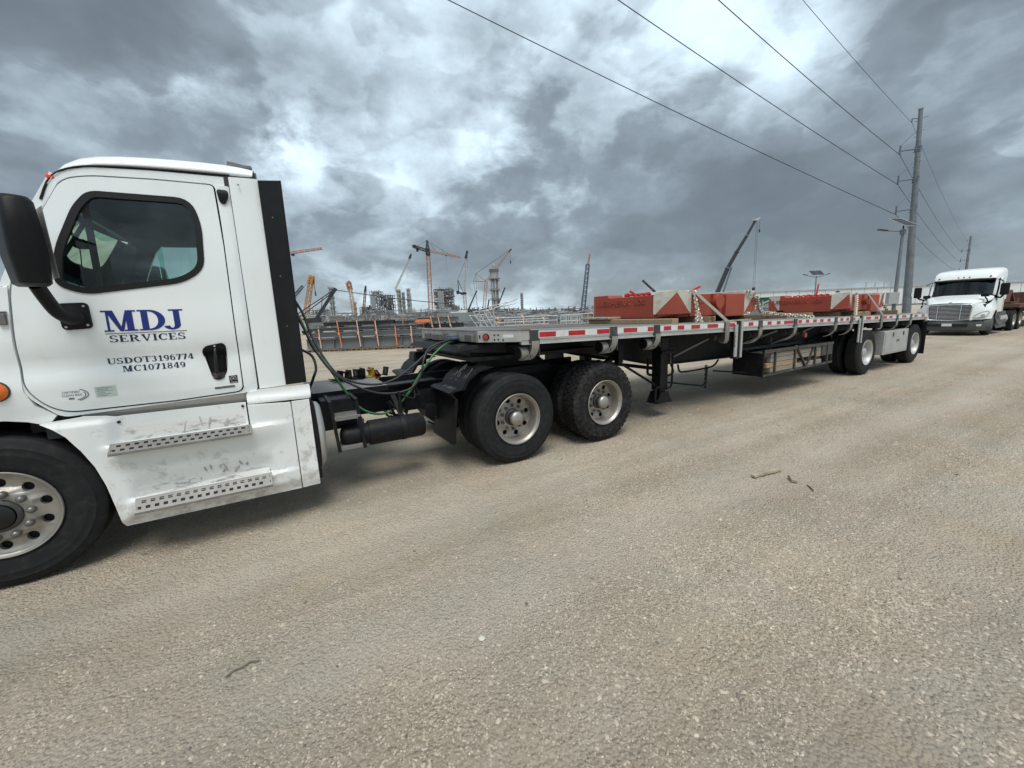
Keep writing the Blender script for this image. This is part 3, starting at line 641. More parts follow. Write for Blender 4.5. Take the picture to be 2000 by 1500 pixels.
# lettering
letters(door,'MDJ',-1.005,-.565,1.662,1.806,ycab,'blue')
mb=MB(); panel(mb,[(-1.0,1.6455),(-.555,1.6465),(-.555,1.651),(-1.0,1.650)],(),lambda x,z:ycab(x,z)-.0022,0,.05); mb.build('underline','navy',door)
letters(door,'SERVICES',-.985,-.568,1.588,1.636,ycab,'navy')
letters(door,'USDOT3196774',-1.025,-.545,1.436,1.478,ycab,'navy')
letters(door,'MC1071849',-.955,-.60,1.378,1.42,ycab,'navy')
# decals at the foot of the door
def decal(poly,m_,name,par=None,off=.0018):
    mb=MB(); panel(mb,poly,(),lambda x,z:ycab(x,z)-off,0,.06); return mb.build(name,m_,par or door)
dc=decal([(-1.115,1.215),(-1.005,1.215),(-1.005,1.29),(-1.115,1.29)],'decal','document_sticker')
for k in range(6): decal([(-1.105,1.278-k*.011),(-1.105+[.08,.06,.085,.04,.07,.05][k],1.278-k*.011),(-1.105+[.08,.06,.085,.04,.07,.05][k],1.281-k*.011),(-1.105,1.281-k*.011)],'decalgrey','print_line',dc,.0030)
def wordon(parent,text,x0,z0,width,height,yf,m_,name,off=.002,slant=0):
    v,f=bfont(text,1,0,.012); xs=[p[0] for p in v]; zs=[p[1] for p in v]; w=max(xs)-min(xs); h=max(zs)-min(zs); mb=MB()
    vv=[]
    for a,b,_ in v:
        x=x0+(a-min(xs))/w*width+slant*b; z=z0+(b-min(zs))/h*height; vv.append((x,yf(x,z)-off,z))
    mb.add(vv,f); return mb.build(name,m_,parent)
wordon(door,'CERTIFIED',-1.275,1.262,.085,.0135,ycab,'decalgrey','idle_sticker')
wordon(door,'CLEAN IDLE',-1.280,1.240,.10,.0145,ycab,'decalgrey','idle_sticker')
for rr,a0,a1 in ((.060,-70,60),(.050,-75,30)):
    mb=MB()
    for i in range(12):
        t0,t1=R(a0+(a1-a0)*i/12),R(a0+(a1-a0)*(i+1)/12)
        q=[(-1.225+rr*1.3*math.cos(t0),1.247+rr*.75*math.sin(t0)),(-1.225+rr*1.3*math.cos(t1),1.247+rr*.75*math.sin(t1)),(-1.225+(rr*1.3-.006)*math.cos(t1),1.247+(rr*.75-.006)*math.sin(t1)),(-1.225+(rr*1.3-.006)*math.cos(t0),1.247+(rr*.75-.006)*math.sin(t0))]
        panel(mb,q,(),lambda x,z:ycab(x,z)-.002,0,0)
    mb.build('swoosh_print','decalgrey',door)
decal([(-1.25,1.218),(-1.222,1.218),(-1.222,1.230),(-1.25,1.230)],'decalgrey','idle_sticker')
bd=decal([(-.347,1.222),(-.292,1.224),(-.292,1.284),(-.347,1.282)],'blackgloss','emblem_sticker')
mb=MB()
for rr,rw,n_ in ((.021,.005,20),):
    for i in range(n_):
        if n_*.62<i<n_*.88: continue
        t0,t1=2*pi*i/n_,2*pi*(i+1)/n_; c0=(-.3195,1.259)
        panel(mb,[(c0[0]+rr*math.cos(t0),c0[1]+rr*math.sin(t0)),(c0[0]+rr*math.cos(t1),c0[1]+rr*math.sin(t1)),(c0[0]+(rr-rw)*math.cos(t1),c0[1]+(rr-rw)*math.sin(t1)),(c0[0]+(rr-rw)*math.cos(t0),c0[1]+(rr-rw)*math.sin(t0))],(),lambda x,z:ycab(x,z)-.0034,0,0)
star=[(-.3195+(.012 if i%2==0 else .005)*math.sin(pi*i/5),1.259+(.012 if i%2==0 else .005)*math.cos(pi*i/5)) for i in range(10)]
panel(mb,star,(),lambda x,z:ycab(x,z)-.0034,0,0); panel(mb,[(-.341,1.227),(-.298,1.228),(-.298,1.234),(-.341,1.233)],(),lambda x,z:ycab(x,z)-.0034,0,0)
mb.build('emblem','alu',bd)
bg=decal([(-.447,1.187),(-.318,1.190),(-.318,1.206),(-.447,1.203)],'blackgloss','name_badge'); wordon(bg,'CASCADIA',-.443,1.1905,.121,.0115,ycab,'alu','badge_word',.0032)
# cab shell: side behind the door, pillars, roof, back
mb=MB()
SHELL=fillet([(-1.40,1.975),(-1.215,2.46),(-1.105,2.685),(-.95,2.748),(-.60,2.772),(-.165,2.782),(-.163,2.0),(-.168,1.135),(-1.31,1.10),(-1.455,1.28),(-1.445,1.62)],[0,.05,.16,.05,.05,.02,0,.05,.05,.08,.05],5)
panel(mb,SHELL,[inset(DOOR,-.011)],lambda x,z:ycab(x,z)+.006,.05,.08)
mb.build('cab_side','white',TR,smooth=35)
mb=MB(); panel(mb,inset(DOOR,-.03),[inset(WIN,-.01)],lambda x,z:ycab(x,z)+.05,.03,.2); mb.build('door_jamb','hole',TR)
# roof cap above its black seam
prof=[(-1.185,2.52),(-1.12,2.665),(-1.00,2.742),(-.80,2.772),(-.5,2.79),(-.15,2.80),(.0,2.80)]
rise=[.02,.075,.10,.105,.108,.11,.085]
mb=MB(); rows=[]
for (x,z),h in zip(prof,rise):
    y0=ycab(x,z)+.0
    row=[(x,y0+.012,z),(x,y0-.004,z+.012),(x+.003,y0+.004,z+h*.35),(x+.008,y0+.035,z+h*.75),(x+.015,y0+.10,z+h*.98),(x+.02,y0+.35,z+h*1.18),(x+.02,1.2,z+h*1.30)]
    row+= [(a,2.4-b,c) for a,b,c in reversed(row[:-1])]; rows.append(row)
k=len(rows[0]); mb.add([p for r_ in rows for p in r_],[(i*k+j,i*k+j+1,(i+1)*k+j+1,(i+1)*k+j) for i in range(len(rows)-1) for j in range(k-1)])
roof=mb.build('roof','white',TR,smooth=50)
ss=roof.modifiers.new('sub','SUBSURF'); ss.levels=ss.render_levels=1
mb=MB(); mb.tube([(x-.002,ycab(x,z)+.006,z-.004) for x,z in spline([(a,0,b) for a,b in prof[:-1]],4) for x,z in [(x,z)]] if False else [(p[0],ycab(p[0],p[2])+.004,p[2]-.003) for p in spline([(a,0,b) for a,b in prof[:-1]],4)],.0075,6); mb.build('roof_seam','rubberseal',roof)
mb=MB(); mb.lathe([(.0,-.015),(.02,-.01),(.030,.01),(.022,.03),(.0,.04)],(-1.135,.155,2.665),12,'x',1); mb.build('clearance_light','orangelens',roof,smooth=60)
mb=MB(); mb.bar((-.17,.50,2.985),(-.04,.50,2.965),.03,.05); mb.bar((-.075,.50,2.80),(-.085,.50,2.985),.05,.02); mb.bar((-.0,.50,2.80),(-.005,.50,2.985),.03,.02); mb.box(-.09,.0,.46,.56,2.965,2.985); rb=mb.build('roof_bracket','alu_dark',TR); mb=MB(); mb.box(-.13,.03,.35,.36,2.80,2.90); mb.build('roof_bracket_plate','alu_dark',TR)
# black grab plug on the rear pillar
mb=MB(); panel(mb,fillet([(-.247,2.683),(-.17,2.680),(-.178,2.62),(-.205,2.575),(-.235,2.590)],.025,4),(),lambda x,z:ycab(x,z)-.014-.012*gs(z,2.65,.04),.03,.02); mb.build('pillar_vent','black',TR,smooth=50)
# rear pillar strip with its rounded edge
mb=MB(); panel(mb,fillet([(-.245,2.712),(-.165,2.716),(-.163,2.0),(-.168,1.135),(-.26,1.14),(-.244,2.27)],[.02,.01,0,.05,.02,0],4),(),lambda x,z:ycab(x,z)-.004+.012*sm((x+.19)/.03),.03,.03); mb.build('rear_pillar','white',TR,smooth=40)
# side extender: white panel and black rubber edge
mb=MB(); panel(mb,fillet([(-.158,2.775),(.030,2.782),(.033,1.165),(-.155,1.155)],.006,2),(),lambda x,z:.085-.006*math.sin((x+.16)/.19*pi)+.018*sm((z-2.0)/.8),.03,.05)
ex=mb.build('side_extender','white',TR,smooth=40)
mb=MB(); mb.prism([(.030,2.768),(.185,2.785),(.188,1.17),(.034,1.165)],.075,.095); mb.box(.18,.190,.070,.10,1.17,2.785); mb.build('extender_flap','fairblack',ex,bevel=.004)
mb=MB(); [mb.cyl((.10,.076,z),(.10,.071,z),.006,8) for z in (2.5,2.05,1.65)]; mb.cyl((-.10,.085+.0,2.72),(-.10,.075,2.72),.006,8); mb.build('screw','nut',ex)
# far side, back wall, floor, windscreen surround, interior
mb=MB(); panel(mb,[(a,b) for a,b in SHELL],[WIN],lambda x,z:2.4-ycab(x,z),-.05,.2); mb.build('cab_side','white',TR)
mb=MB(); panel(mb,inset(SHELL,.01),[inset(WIN,-.01)],lambda x,z:2.4-ycab(x,z)-.056,-.01,.3); mb.build('door_trim','interior',TR)
mb=MB(); panel(mb,inset(WIN,.0),(),lambda x,z:2.36-ycab(x,z),0,0); mb.bar((-.99,2.25,1.93),(-.985,2.23,2.59),.05,.03,(0,1,0)); mb.build('window_glass','glass',TR)
mb=MB(); mb.box(-.19,-.165,.14,2.26,1.0,2.78); mb.box(-1.42,-.17,.16,2.24,.95,1.15); mb.build('cab_back','interior',TR)
mb=MB(); mb.hexa([(-1.13,.17,2.585),(-.19,.17,2.64),(-.19,2.29,2.60),(-1.13,2.29,2.565),(-1.02,.2,2.70),(-.19,.2,2.73),(-.19,2.2,2.73),(-1.02,2.2,2.70)]); mb.build('headliner','interior',TR)
mb=MB(); mb.prism([(-1.58,1.62),(-1.62,1.98),(-1.38,2.02),(-1.12,1.93),(-1.05,1.78),(-1.15,1.62)],.18,2.22); mb.build('dashboard','interior',TR,bevel=.02)
mb=MB(); ring=[(-.98+.07*math.sin(t),.68+.21*math.cos(t),1.93+.19*math.sin(t)) for t in [2*pi*i/24 for i in range(24)]]
mb.tube(ring,.016,8,closed=True); mb.cyl((-1.15,.68,1.80),(-.98,.68,1.93),.04,10); mb.bar((-.98,.48,1.93),(-.98,.88,1.93),.03,.02); mb.build('steering_wheel','rubberseal',TR,smooth=60)
for y in (.68,1.72):
    mb=MB(); mb.box(-.78,-.34,y-.24,y+.24,1.15,1.62); mb.hexa([(-.46,y-.23,1.6),(-.30,y-.23,1.6),(-.30,y+.23,1.6),(-.46,y+.23,1.6),(-.36,y-.22,2.10),(-.24,y-.22,2.10),(-.24,y+.22,2.10),(-.36,y+.22,2.10)]); mb.build('seat','interior',TR,bevel=.03)
# windscreen glass, pillars, visor, dash camera
WT,WB=[(-1.19,.20,2.60),(-1.26,1.2,2.62)],[(-1.46,.14,1.98),(-1.66,1.2,1.98)]
mb=MB(); rows=[]
for s_ in range(0,7):
    f=s_/6; y=.16+f*2.08; b=1-abs(2*f-1)**2.2
    rows.append(((-1.44-.22*b,y if 0<f<1 else y,1.975),(-1.185-.08*b,.18+f*2.04,2.60+.02*b)))
mb.add([p for r_ in rows for p in r_],[(2*i,2*i+2,2*i+3,2*i+1) for i in range(6)]); mb.build('windscreen','glassclear',TR,smooth=80)
for a_,b_,w_ in (((-1.425,.135,1.965),(-1.215,.150,2.47),.055),((-1.218,.150,2.46),(-1.10,.165,2.68),.055),((-1.43,2.25,1.97),(-1.175,2.215,2.62),.09),((-1.66,1.2,1.98),(-1.265,1.2,2.62),.03)):
    mb=MB(); mb.bar(a_,b_,w_,w_,(0,1,0)); mb.build('windscreen_pillar','white' if a_[1]<.5 else 'interior',TR)
mb=MB(); mb.hexa([(-1.33,.6,2.575),(-1.08,.2,2.56),(-1.08,2.2,2.56),(-1.33,1.8,2.575),(-1.27,.6,2.70),(-1.0,.2,2.69),(-1.0,2.2,2.69),(-1.27,1.8,2.70)]); mb.build('windscreen_header','interior',TR)
mb=MB(); mb.box(-1.22,-1.16,.62,.72,2.30,2.36); mb.cyl((-1.17,.67,2.33),(-1.13,.67,2.33),.025,10); mb.bar((-1.24,.67,2.42),(-1.19,.67,2.35),.02); mb.tube(spline([(-1.2,.67,2.3),(-1.21,.66,2.15),(-1.25,.65,2.0),(-1.3,.62,1.95)],4),.004,5); mb.build('dash_camera','rubberseal',TR)
# hood and front fender (mostly past the left edge of the photograph)
WX=-1.672
def yhood(x,z):
    w=sm((-1.45-x)/.5); y=ycab(x,z)*(1-w)+w*(.05+.30*sm((z-1.22)/.75)**1.4)
    return y-.003-.035*w*gs(z,1.22,.12)+.10*sm((-2.35-x)/.6)*1.2
arch=[(WX+.63*math.cos(R(a)),.50+.63*math.sin(R(a))) for a in range(62,181,9)]
FEN=[(-1.407,1.965),(-1.437,1.62),(-1.446,1.30),(-1.415,1.20),(-1.33,1.118)]+arch[:1]+arch[1:]+[(-2.32,.42),(-2.75,.45),(-2.95,.62),(-2.97,1.05),(-2.90,1.36),(-2.6,1.60),(-2.1,1.80)]
mb=MB(); panel(mb,FEN,(),yhood,.04,.06); hood=mb.build('hood','white',TR,smooth=40)
mb=MB(); panel(mb,FEN,(),lambda x,z:2.4-yhood(x,z),-.04,.1); mb.build('hood_flank','white',hood,smooth=40)
tops=[(-1.407,1.965),(-2.1,1.80),(-2.6,1.60),(-2.90,1.36),(-2.97,1.05),(-2.95,.62)]
mb=MB(); rows=[]
for x,z in tops:
    y0=yhood(x,z); c=.10*(1 if z>1.1 else .3); row=[(x,y0,z),(x-.02,y0+.12,z+c*.5),(x-.06,y0+.4,z+c*.9),(x-.09,1.2,z+c)]; row+=[(a,2.4-b,d) for a,b,d in reversed(row[:-1])]; rows.append(row)
k=7; mb.add([p for r_ in rows for p in r_],[(i*k+j,i*k+j+1,(i+1)*k+j+1,(i+1)*k+j) for i in range(len(rows)-1) for j in range(k-1)]); mb.build('hood_top','white',hood,smooth=50)
mb=MB(); mb.prism(fillet([(-2.62,.34),(-2.62,.60),(-3.02,.66),(-3.02,.36)],.04,3),.12,2.28); mb.build('bumper','bumper',TR,bevel=.03)
for f_,sg in ((yhood,-1),(lambda x,z:2.4-yhood(x,z),1)):
    mb=MB(); panel(mb,fillet([(-2.93,.80),(-2.60,.90),(-2.52,1.10),(-2.66,1.13),(-2.90,.95)],.04,4),(),lambda x,z:f_(x,z)+sg*.008,-sg*.01,.05); mb.build('headlight','headlamp',hood,smooth=60)
mb=MB(); mb.box(-3.085,-3.06,.58,1.82,.70,1.22); gr_=mb.build('grille_backing','hole',hood)
for k in range(9):
    mb=MB(); mb.box(-3.10,-3.083,.56,1.84,.71+k*.057,.735+k*.057); mb.build('grille_slat','grille',gr_)
mb=MB(); mb.box(-1.475,-1.435,.045,.10,1.73,1.80); mb.box(-1.48,-1.43,.05,.10,1.805,1.815); mb.build('hood_latch','alu_dark',hood,bevel=.008)
mb=MB(); mb.lathe([(.062,.0),(.058,-.018),(.04,-.034),(.0,-.04)],(-1.565,yhood(-1.565,1.315)+.004,1.315),20,'y',1); ml=mb.build('side_marker','amber',hood,smooth=60); ml.scale=(1,1,1)
mb=MB(); mb.lathe([(.068,.006),(.068,-.006),(.060,-.008)],(-1.565,yhood(-1.565,1.315)+.004,1.315),20,'y',1); mb.build('marker_bezel','hubdark',hood,smooth=60)
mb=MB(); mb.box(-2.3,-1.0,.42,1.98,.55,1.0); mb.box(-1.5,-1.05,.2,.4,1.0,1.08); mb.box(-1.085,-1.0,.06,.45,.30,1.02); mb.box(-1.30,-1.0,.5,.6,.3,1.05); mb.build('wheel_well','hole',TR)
# mirror
mb=MB(); mh=[]
for z,dx,dy,x0 in ((1.935,.055,.12,-1.155),(1.95,.075,.15,-1.157),(2.10,.088,.165,-1.16),(2.25,.085,.165,-1.162),(2.385,.078,.155,-1.165),(2.412,.06,.13,-1.165)):
    loop=fillet([(x0-dx,-.32-dy),(x0+dx*.75,-.32-dy),(x0+dx*.9,-.32+dy),(x0-dx*.8,-.32+dy)],.06,4); mh.append([(-1.15+(a+1.15)*.866-(b+.32)*.5,-.32+(a+1.15)*.5+(b+.32)*.866,z+.04*(b+.32)) for a,b in loop])
k=len(mh[0]); mb.add([p for r_ in mh for p in r_],[(i*k+j,i*k+(j+1)%k,(i+1)*k+(j+1)%k,(i+1)*k+j) for i in range(len(mh)-1) for j in range(k)]+[tuple(range(k)),tuple(range((len(mh)-1)*k,len(mh)*k))])
mirror=mb.build('mirror','black',TR,smooth=45)
mb=MB(); mb.add([(a,2.4-b,c) for r_ in mh for a,b,c in r_],[(i*k+j,i*k+(j+1)%k,(i+1)*k+(j+1)%k,(i+1)*k+j) for i in range(len(mh)-1) for j in range(k)]+[tuple(range(k)),tuple(range((len(mh)-1)*k,len(mh)*k))]); mb.build('mirror','black',TR,smooth=45)
mb=MB(); mb.add([(-1.15+(a+1.15)*.866-(b+.32)*.5,-.32+(a+1.15)*.5+(b+.32)*.866,z) for a,b,z in ((-1.075,-.45,1.98),(-1.068,-.20,1.98),(-1.075,-.20,2.37),(-1.083,-.45,2.37))],[(0,1,2,3)]); mb.build('mirror_glass','headlamp',mirror)
mb=MB(); mb.tube(spline([(-1.165,-.26,1.95),(-1.16,-.20,1.88),(-1.15,-.12,1.80),(-1.13,-.04,1.762),(-1.10,.03,1.76)],5),.034,10,flat=.042); mb.build('mirror_arm','black',mirror,smooth=60)
mb=MB(); panel(mb,fillet([(-1.205,1.858),(-1.055,1.862),(-1.05,1.69),(-1.195,1.682)],.03,5),(),lambda x,z:ycab(x,z)-.018-.02*gs(x,-1.13,.05)*gs(z,1.775,.06),.02,.02); br=mb.build('mirror_bracket','black',mirror,smooth=40)
mb=MB(); [mb.cyl((x,ycab(x,z)-.017,z),(x,ycab(x,z)-.026,z),.007,8) for x,z in ((-1.075,1.838),(-1.07,1.712),(-1.175,1.703))]; mb.build('bracket_bolt','alu',br)
# ---- side fairing with two steps
mb=MB(); panel(mb,[(-1.22,1.055),(-.255,1.060),(-.255,1.128),(-.9,1.120),(-1.22,1.10)],(),lambda x,z:.115+.02*sm((1.1-z)/.04),.05,.06); mb.build('cab_sill','sill',TR,smooth=40)
sk=[(-1.405,1.075),(-1.345,1.035),(-1.285,.975),(-1.225,.87),(-1.175,.745),(-1.140,.60),(-1.118,.44),(-1.100,.30),(-1.085,.268),(.050,.265),(.048,1.025),(-.255,1.045),(-.262,1.062),(-1.035,1.068),(-1.08,1.085),(-1.19,1.098)]
def yfair(x,z):
    y=.0
    inx=sm((x+1.10)/.10)*sm((-.20-x)/.10)
    y+=.055*inx*sm((z-.872)/.012)                      # recess of the access panel above the upper step
    y+=-.042*sm((x+1.16)/.14)*sm((.10-x)/.35)*sm((.885-z)/.015)*sm((z-.66)/.20)     # bulge under the upper step
    in2=sm((x+1.03)/.07)*sm((-.10-x)/.08)
    y+=.035*in2*sm((z-.452)/.012)*sm((.66-z)/.16)      # recess above the lower step
    y+=-.055*sm((x+1.075)/.10)*sm((.10-x)/.30)*sm((.462-z)/.012)*sm((z-.305)/.06)   # lower step ledge
    y+=.03*sm((-1.22-x)/.15)+.02*sm((z-1.03)/.05)*(1-inx)
    y+=.016*sm((.32-z)/.05)
    return y
mb=MB(); panel(mb,sk,(),yfair,.03,.018); fair=mb.build('side_fairing','white_low',TR,smooth=50)
mb=MB(); panel(mb,[(.058,.265),(.195,.268),(.188,1.03),(.056,1.028)],(),lambda x,z:yfair(.045,z)*(1 if z<.9 else 1)+.004,.03,.03); mb.build('fairing_rear_panel','white_low',TR,smooth=50)
mb=MB(); panel(mb,fillet([(-1.035,.885),(-.268,.882),(-.262,1.052),(-1.038,1.058)],.004,1),(),lambda x,z:.048+.010*sm((z-.9)/.12),.01,.05); ap=mb.build('access_panel','scuffed',fair,smooth=40)
mb=MB(); [mb.cyl((x,.052,z),(x,.040,z),.010,10) for x,z in ((-1.02,1.03),(-.285,1.036))]; mb.build('panel_latch','hole',ap)
for xa,xb,zt_,zb_,yo in ((-1.06,-.255,.888,.836,-.100),(-.985,-.165,.470,.392,-.118)):
    # pressed tread plate leaning outwards: frame bars with two rows of slots, dark underneath
    n_=16; ya_,yb_=yo+.085,yo
    def tp(x,v,off=0): return (x+(0 if x<(xa+xb)/2 else 0),ya_+(yb_-ya_)*v-off*.45,zt_+(zb_-zt_)*v+off*.9)
    def slab(mb,x0,x1,v0,v1,o0=0.,o1=.005,mi=0):
        mb.hexa([tp(x0,v0,o0),tp(x1,v0,o0),tp(x1,v1,o0),tp(x0,v1,o0),tp(x0,v0,o1),tp(x1,v0,o1),tp(x1,v1,o1),tp(x0,v1,o1)],mi)
    mb=MB(); slab(mb,xa+.005,xb-.005,.03,.97,-.004,-.001,1)
    for v0,v1 in ((0,.20),(.40,.60),(.80,1.0)): slab(mb,xa,xb,v0,v1)
    for i in range(n_+1):
        x=xa+(xb-xa-.03)*i/n_; slab(mb,x,x+.024,.20,.40,0,.0048)
        x=xa+(xb-xa-.03)*(i+.5*(i<n_))/n_; slab(mb,x,x+.024,.60,.80,0,.0048)
    for x0_,x1_ in ((xa-.012,xa),(xb,xb+.012)): slab(mb,x0_,x1_,0,1.0,-.004,.006)
    mb.box(xa-.012,xb+.012,yb_-.002,yb_+.01,zb_-.012,zb_+.002)
    mb.build('step_tread',['tread_plate','hole'],fair)
mb=MB(); panel(mb,fillet([(-.985,.455),(-.165,.452),(-.165,.52),(-.985,.53)],.006,2),(),lambda x,z:yfair(x,z)-.002,.01,.05); mb.build('scuff_plate','scuffed',fair)
for poly in ([(-.262,1.058),(-.252,1.058),(-.252,.86),(-.262,.86)],): 
    mb=MB(); panel(mb,poly,(),lambda x,z:yfair(x,z)-.001,.0,.02); mb.build('panel_seam','hole',fair)
random.seed(4)
for k in range(16):
    low=k<11; x=random.uniform(-.72,-.30) if low else random.uniform(-.85,-.35); z=random.uniform(.50,.60) if low else random.uniform(.905,.96); a=random.uniform(1.0,2.0); ln=random.uniform(.012,.045); w=random.uniform(.004,.011)
    poly=[]
    for q in range(8):
        t_=2*pi*q/8; u_,v_=ln*math.cos(t_)*random.uniform(.6,1.2),w*math.sin(t_)*random.uniform(.5,1.4); poly.append((x+u_*math.cos(a)-v_*math.sin(a),z+u_*math.sin(a)+v_*math.cos(a)))
    mb=MB(); panel(mb,poly,(),(lambda x,z:yfair(x,z)-.0045) if low else (lambda x,z:.048+.010*sm((z-.9)/.12)-.0025),0,.02); mb.build('scuff_mark','scuff',fair)
# cab base block behind the fairing
mb=MB(); panel(mb,fillet([(-.25,1.048),(.205,1.036),(.21,1.150),(-.16,1.150),(-.25,1.132)],.015,3),(),lambda x,z:.055-.03*gs(z,1.06,.04),.06,.02); mb.build('rear_sill','white_low',TR,smooth=50)
# fuel tank
mb=MB(); mb.lathe([(.0,.30),(.15,.298),(.27,.285),(.300,.262),(.306,.24),(.306,-.85)],(0,.345,.64),40,'x',1); tank=mb.build('fuel_tank','alu',TR,smooth=40)
mb=MB(); mb.lathe([(.313,.17),(.313,.235),(.307,.236)],(0,.345,.64),40,'x',1); mb.build('tank_strap','rubberseal',tank,smooth=40)
mb=MB(); panel(mb,fillet([(.196,.31),(.222,.31),(.225,.95),(.205,1.02),(.192,1.02)],.01,2),(),lambda x,z:.03,.5,.2); mb.build('fairing_end_seal','rubberseal',TR)
# chassis
mb=MB()
for y in (.86,1.54):
    mb.box(-2.6,4.25,y-.005,y+.005,.66,.93); mb.box(-2.6,4.25,y-.04 if y<1.2 else y-.005,y+.005 if y<1.2 else y+.04,.93,.94); mb.box(-2.6,4.25,y-.04 if y<1.2 else y-.005,y+.005 if y<1.2 else y+.04,.65,.66)
for x in (.7,1.7,2.95,4.1): mb.box(x,x+.08,.86,1.54,.70,.88)
for x in (2.253,3.57): mb.cyl((x,.45,.51),(x,1.95,.51),.085,14); mb.cyl((x,1.05,.51),(x,1.35,.51),.2,16); mb.bar((x-.5,.86,.62),(x+.45,.86,.58),.08,.06)
mb.cyl((WX,.4,.51),(WX,2.0,.51),.06,10)
chs=mb.build('chassis','frame',TR)
mb=MB()
for k in range(60):
    x=random.choice([.35,.95,1.35,1.5,1.62,1.75])+random.uniform(-.08,.08); z=random.uniform(.70,.90); mb.cyl((x,.818,z),(x,.80,z),.011,6)
mb.build('chassis_bolt','frame',chs)
mb=MB()
for k in range(14):
    a=(random.uniform(.95,1.85),random.uniform(.5,.8),random.uniform(.5,.88)); b=(a[0]+random.uniform(-.2,.2),a[1]+random.uniform(0,.2),a[2]+random.uniform(-.25,.1)); mb.tube(spline([a,((a[0]+b[0])/2+.05,a[1]-.03,(a[2]+b[2])/2-.1),b],4),.012,6)
mb.cyl((1.45,.55,.62),(1.45,.8,.62),.09,14); mb.cyl((1.62,.5,.50),(1.62,.8,.50),.08,14); mb.box(1.15,1.75,.62,.84,.66,.86); mb.build('air_lines','frame',chs,smooth=50)
# deck plate (diamond tread) with catwalk brackets
mb=MB(); mb.box(.235,1.02,.74,1.70,.945,.957); mb.prism([(1.02,.935),(1.6,.945),(1.6,.957),(1.02,.952)],.74,.92,mi=1); mb.box(.235,1.02,.732,.745,.90,.957,1); dk=mb.build('deck_plate',['alu_dark','frame'],TR)
mb=MB()
for i in range(30):
    for j in range(34):
        x=.25+.76*(i+.5)/30; y=.76+.93*(j+.5)/34; a=pi/4 if (i+j)%2 else -pi/4; c,s_=math.cos(a)*.009,math.sin(a)*.009; w=.0022
        mb.add([(x-c,y-s_,.9572),(x+s_/4,y-c/4,.9572),(x+c,y+s_,.9572),(x-s_/4,y+c/4,.9572),(x,y,.9595)],[(0,1,4),(1,2,4),(2,3,4),(3,0,4)])
o=mb.build('tread_pattern','alu',dk); o['kind']='stuff'
mb=MB()
for x0,x1 in ((.37,.405),(.60,.635)): mb.bar((x0,.26,.92),(x1,.23,.45),.02,.03)
mb.bar((.37,.26,.92),(.37,.80,.92),.03); mb.bar((.60,.26,.92),(.60,.80,.92),.03); sf=mb.build('step_frame','frame',TR)
for z,x0,x1 in ((.765,.388,.622),(.472,.405,.65)):
    mb=MB(); mb.box(x0,x1,.24,.46,z-.018,z+.022); mb.build('step_tread','tread_plate',sf,bevel=.004)
mb=MB(); mb.box(.30,.62,.45,.80,.62,.92); mb.build('battery_box','frame',TR,bevel=.01)
mb=MB(); mb.box(.44,.50,.795,.806,.845,.895); mb.build('warning_sticker','tape_white',TR)
mb=MB(); mb.box(.32,.70,.55,.78,.60,.66); mb.build('wood_block','wooddark',TR)
# air tank
mb=MB(); mb.lathe([(.0,.43),(.05,.435),(.085,.45),(.102,.47),(.106,.5),(.106,.70)],(0,.36,.555),28,'x',1); mb.lathe([(.124,.70),(.126,.72),(.126,1.23),(.115,1.26),(.07,1.275),(0,1.28)],(0,.36,.555),28,'x',1); mb.lathe([(.106,.70),(.124,.70)],(0,.36,.555),28,'x',1); at=mb.build('air_tank','frame',TR,smooth=40)
mb=MB(); mb.lathe([(.129,1.02),(.131,1.03),(.131,1.06),(.129,1.07)],(0,.36,.555),28,'x',1); mb.bar((1.045,.36,.68),(1.045,.70,.86),.05,.02); mb.bar((1.045,.40,.68),(1.045,.40,.93),.04,.02); mb.build('tank_strap','rubberseal',at)
# quarter fenders ahead of the drive wheels
def qfender(y0,y1,tall):
    mb=MB(); c=(2.253,RT); P=[]
    prof_=[(1.46,.36),(1.49,.60),(1.52,.84),(1.46,.905),(1.50,.925),(1.60,.93),(1.66,1.02),(1.78,1.10),(1.95,1.135)]
    inn=[(x+.03,z-.012) for x,z in reversed(prof_)]
    inn[-1]=(1.50,.36)
    mb.prism(prof_+inn,y0,y1); return mb
mb=qfender(.03,.62,0); qf=mb.build('quarter_fender','black',TR,smooth=30)
mb=MB()
for k in range(12):
    y=random.uniform(.08,.5); x=random.uniform(1.62,1.75); mb.bar((x,y,.93+(x-1.58)*1.02),(x+.05,y+.02,.93+(x+.05-1.58)*1.02),.004,.006)
for k in range(9):
    y=random.uniform(.08,.5); mb.bar((1.51,y,.932),(1.57,y+.015,.936),.004,.006)
mb.build('dried_splash','alu_dark',qf)
mb=qfender(1.78,2.37,0); mb.build('quarter_fender','black',TR,smooth=30)
mb=MB(); mb.hexa([(1.70,2.0,.98),(1.90,2.0,1.0),(1.90,2.3,1.0),(1.70,2.3,.98),(1.73,2.02,1.19),(1.92,2.02,1.18),(1.92,2.28,1.18),(1.73,2.28,1.19)]); mb.build('fender_bracket','black',TR,bevel=.015)
# fifth wheel coupling
mb=MB(); fw=[(2.25,.78),(2.95,.72),(3.35,1.02),(3.35,1.10),(2.95,1.16),(2.95,1.24),(3.35,1.30),(3.35,1.38),(2.95,1.68),(2.25,1.62)]
mb.prism([(a,b) for a,b in fw],1.11,1.15,'xy'); mb.box(2.35,3.1,.86,1.54,.94,1.11); mb.bar((2.2,.7,1.12),(1.98,.62,1.10),.03); mb.tube([(1.98,.62,1.10),(1.90,.66,1.12),(1.92,.74,1.13),(2.02,.70,1.12)],.012,6); mb.box(2.3,3.2,.70,.86,.90,1.00); mb.build('fifth_wheel','frame',TR)
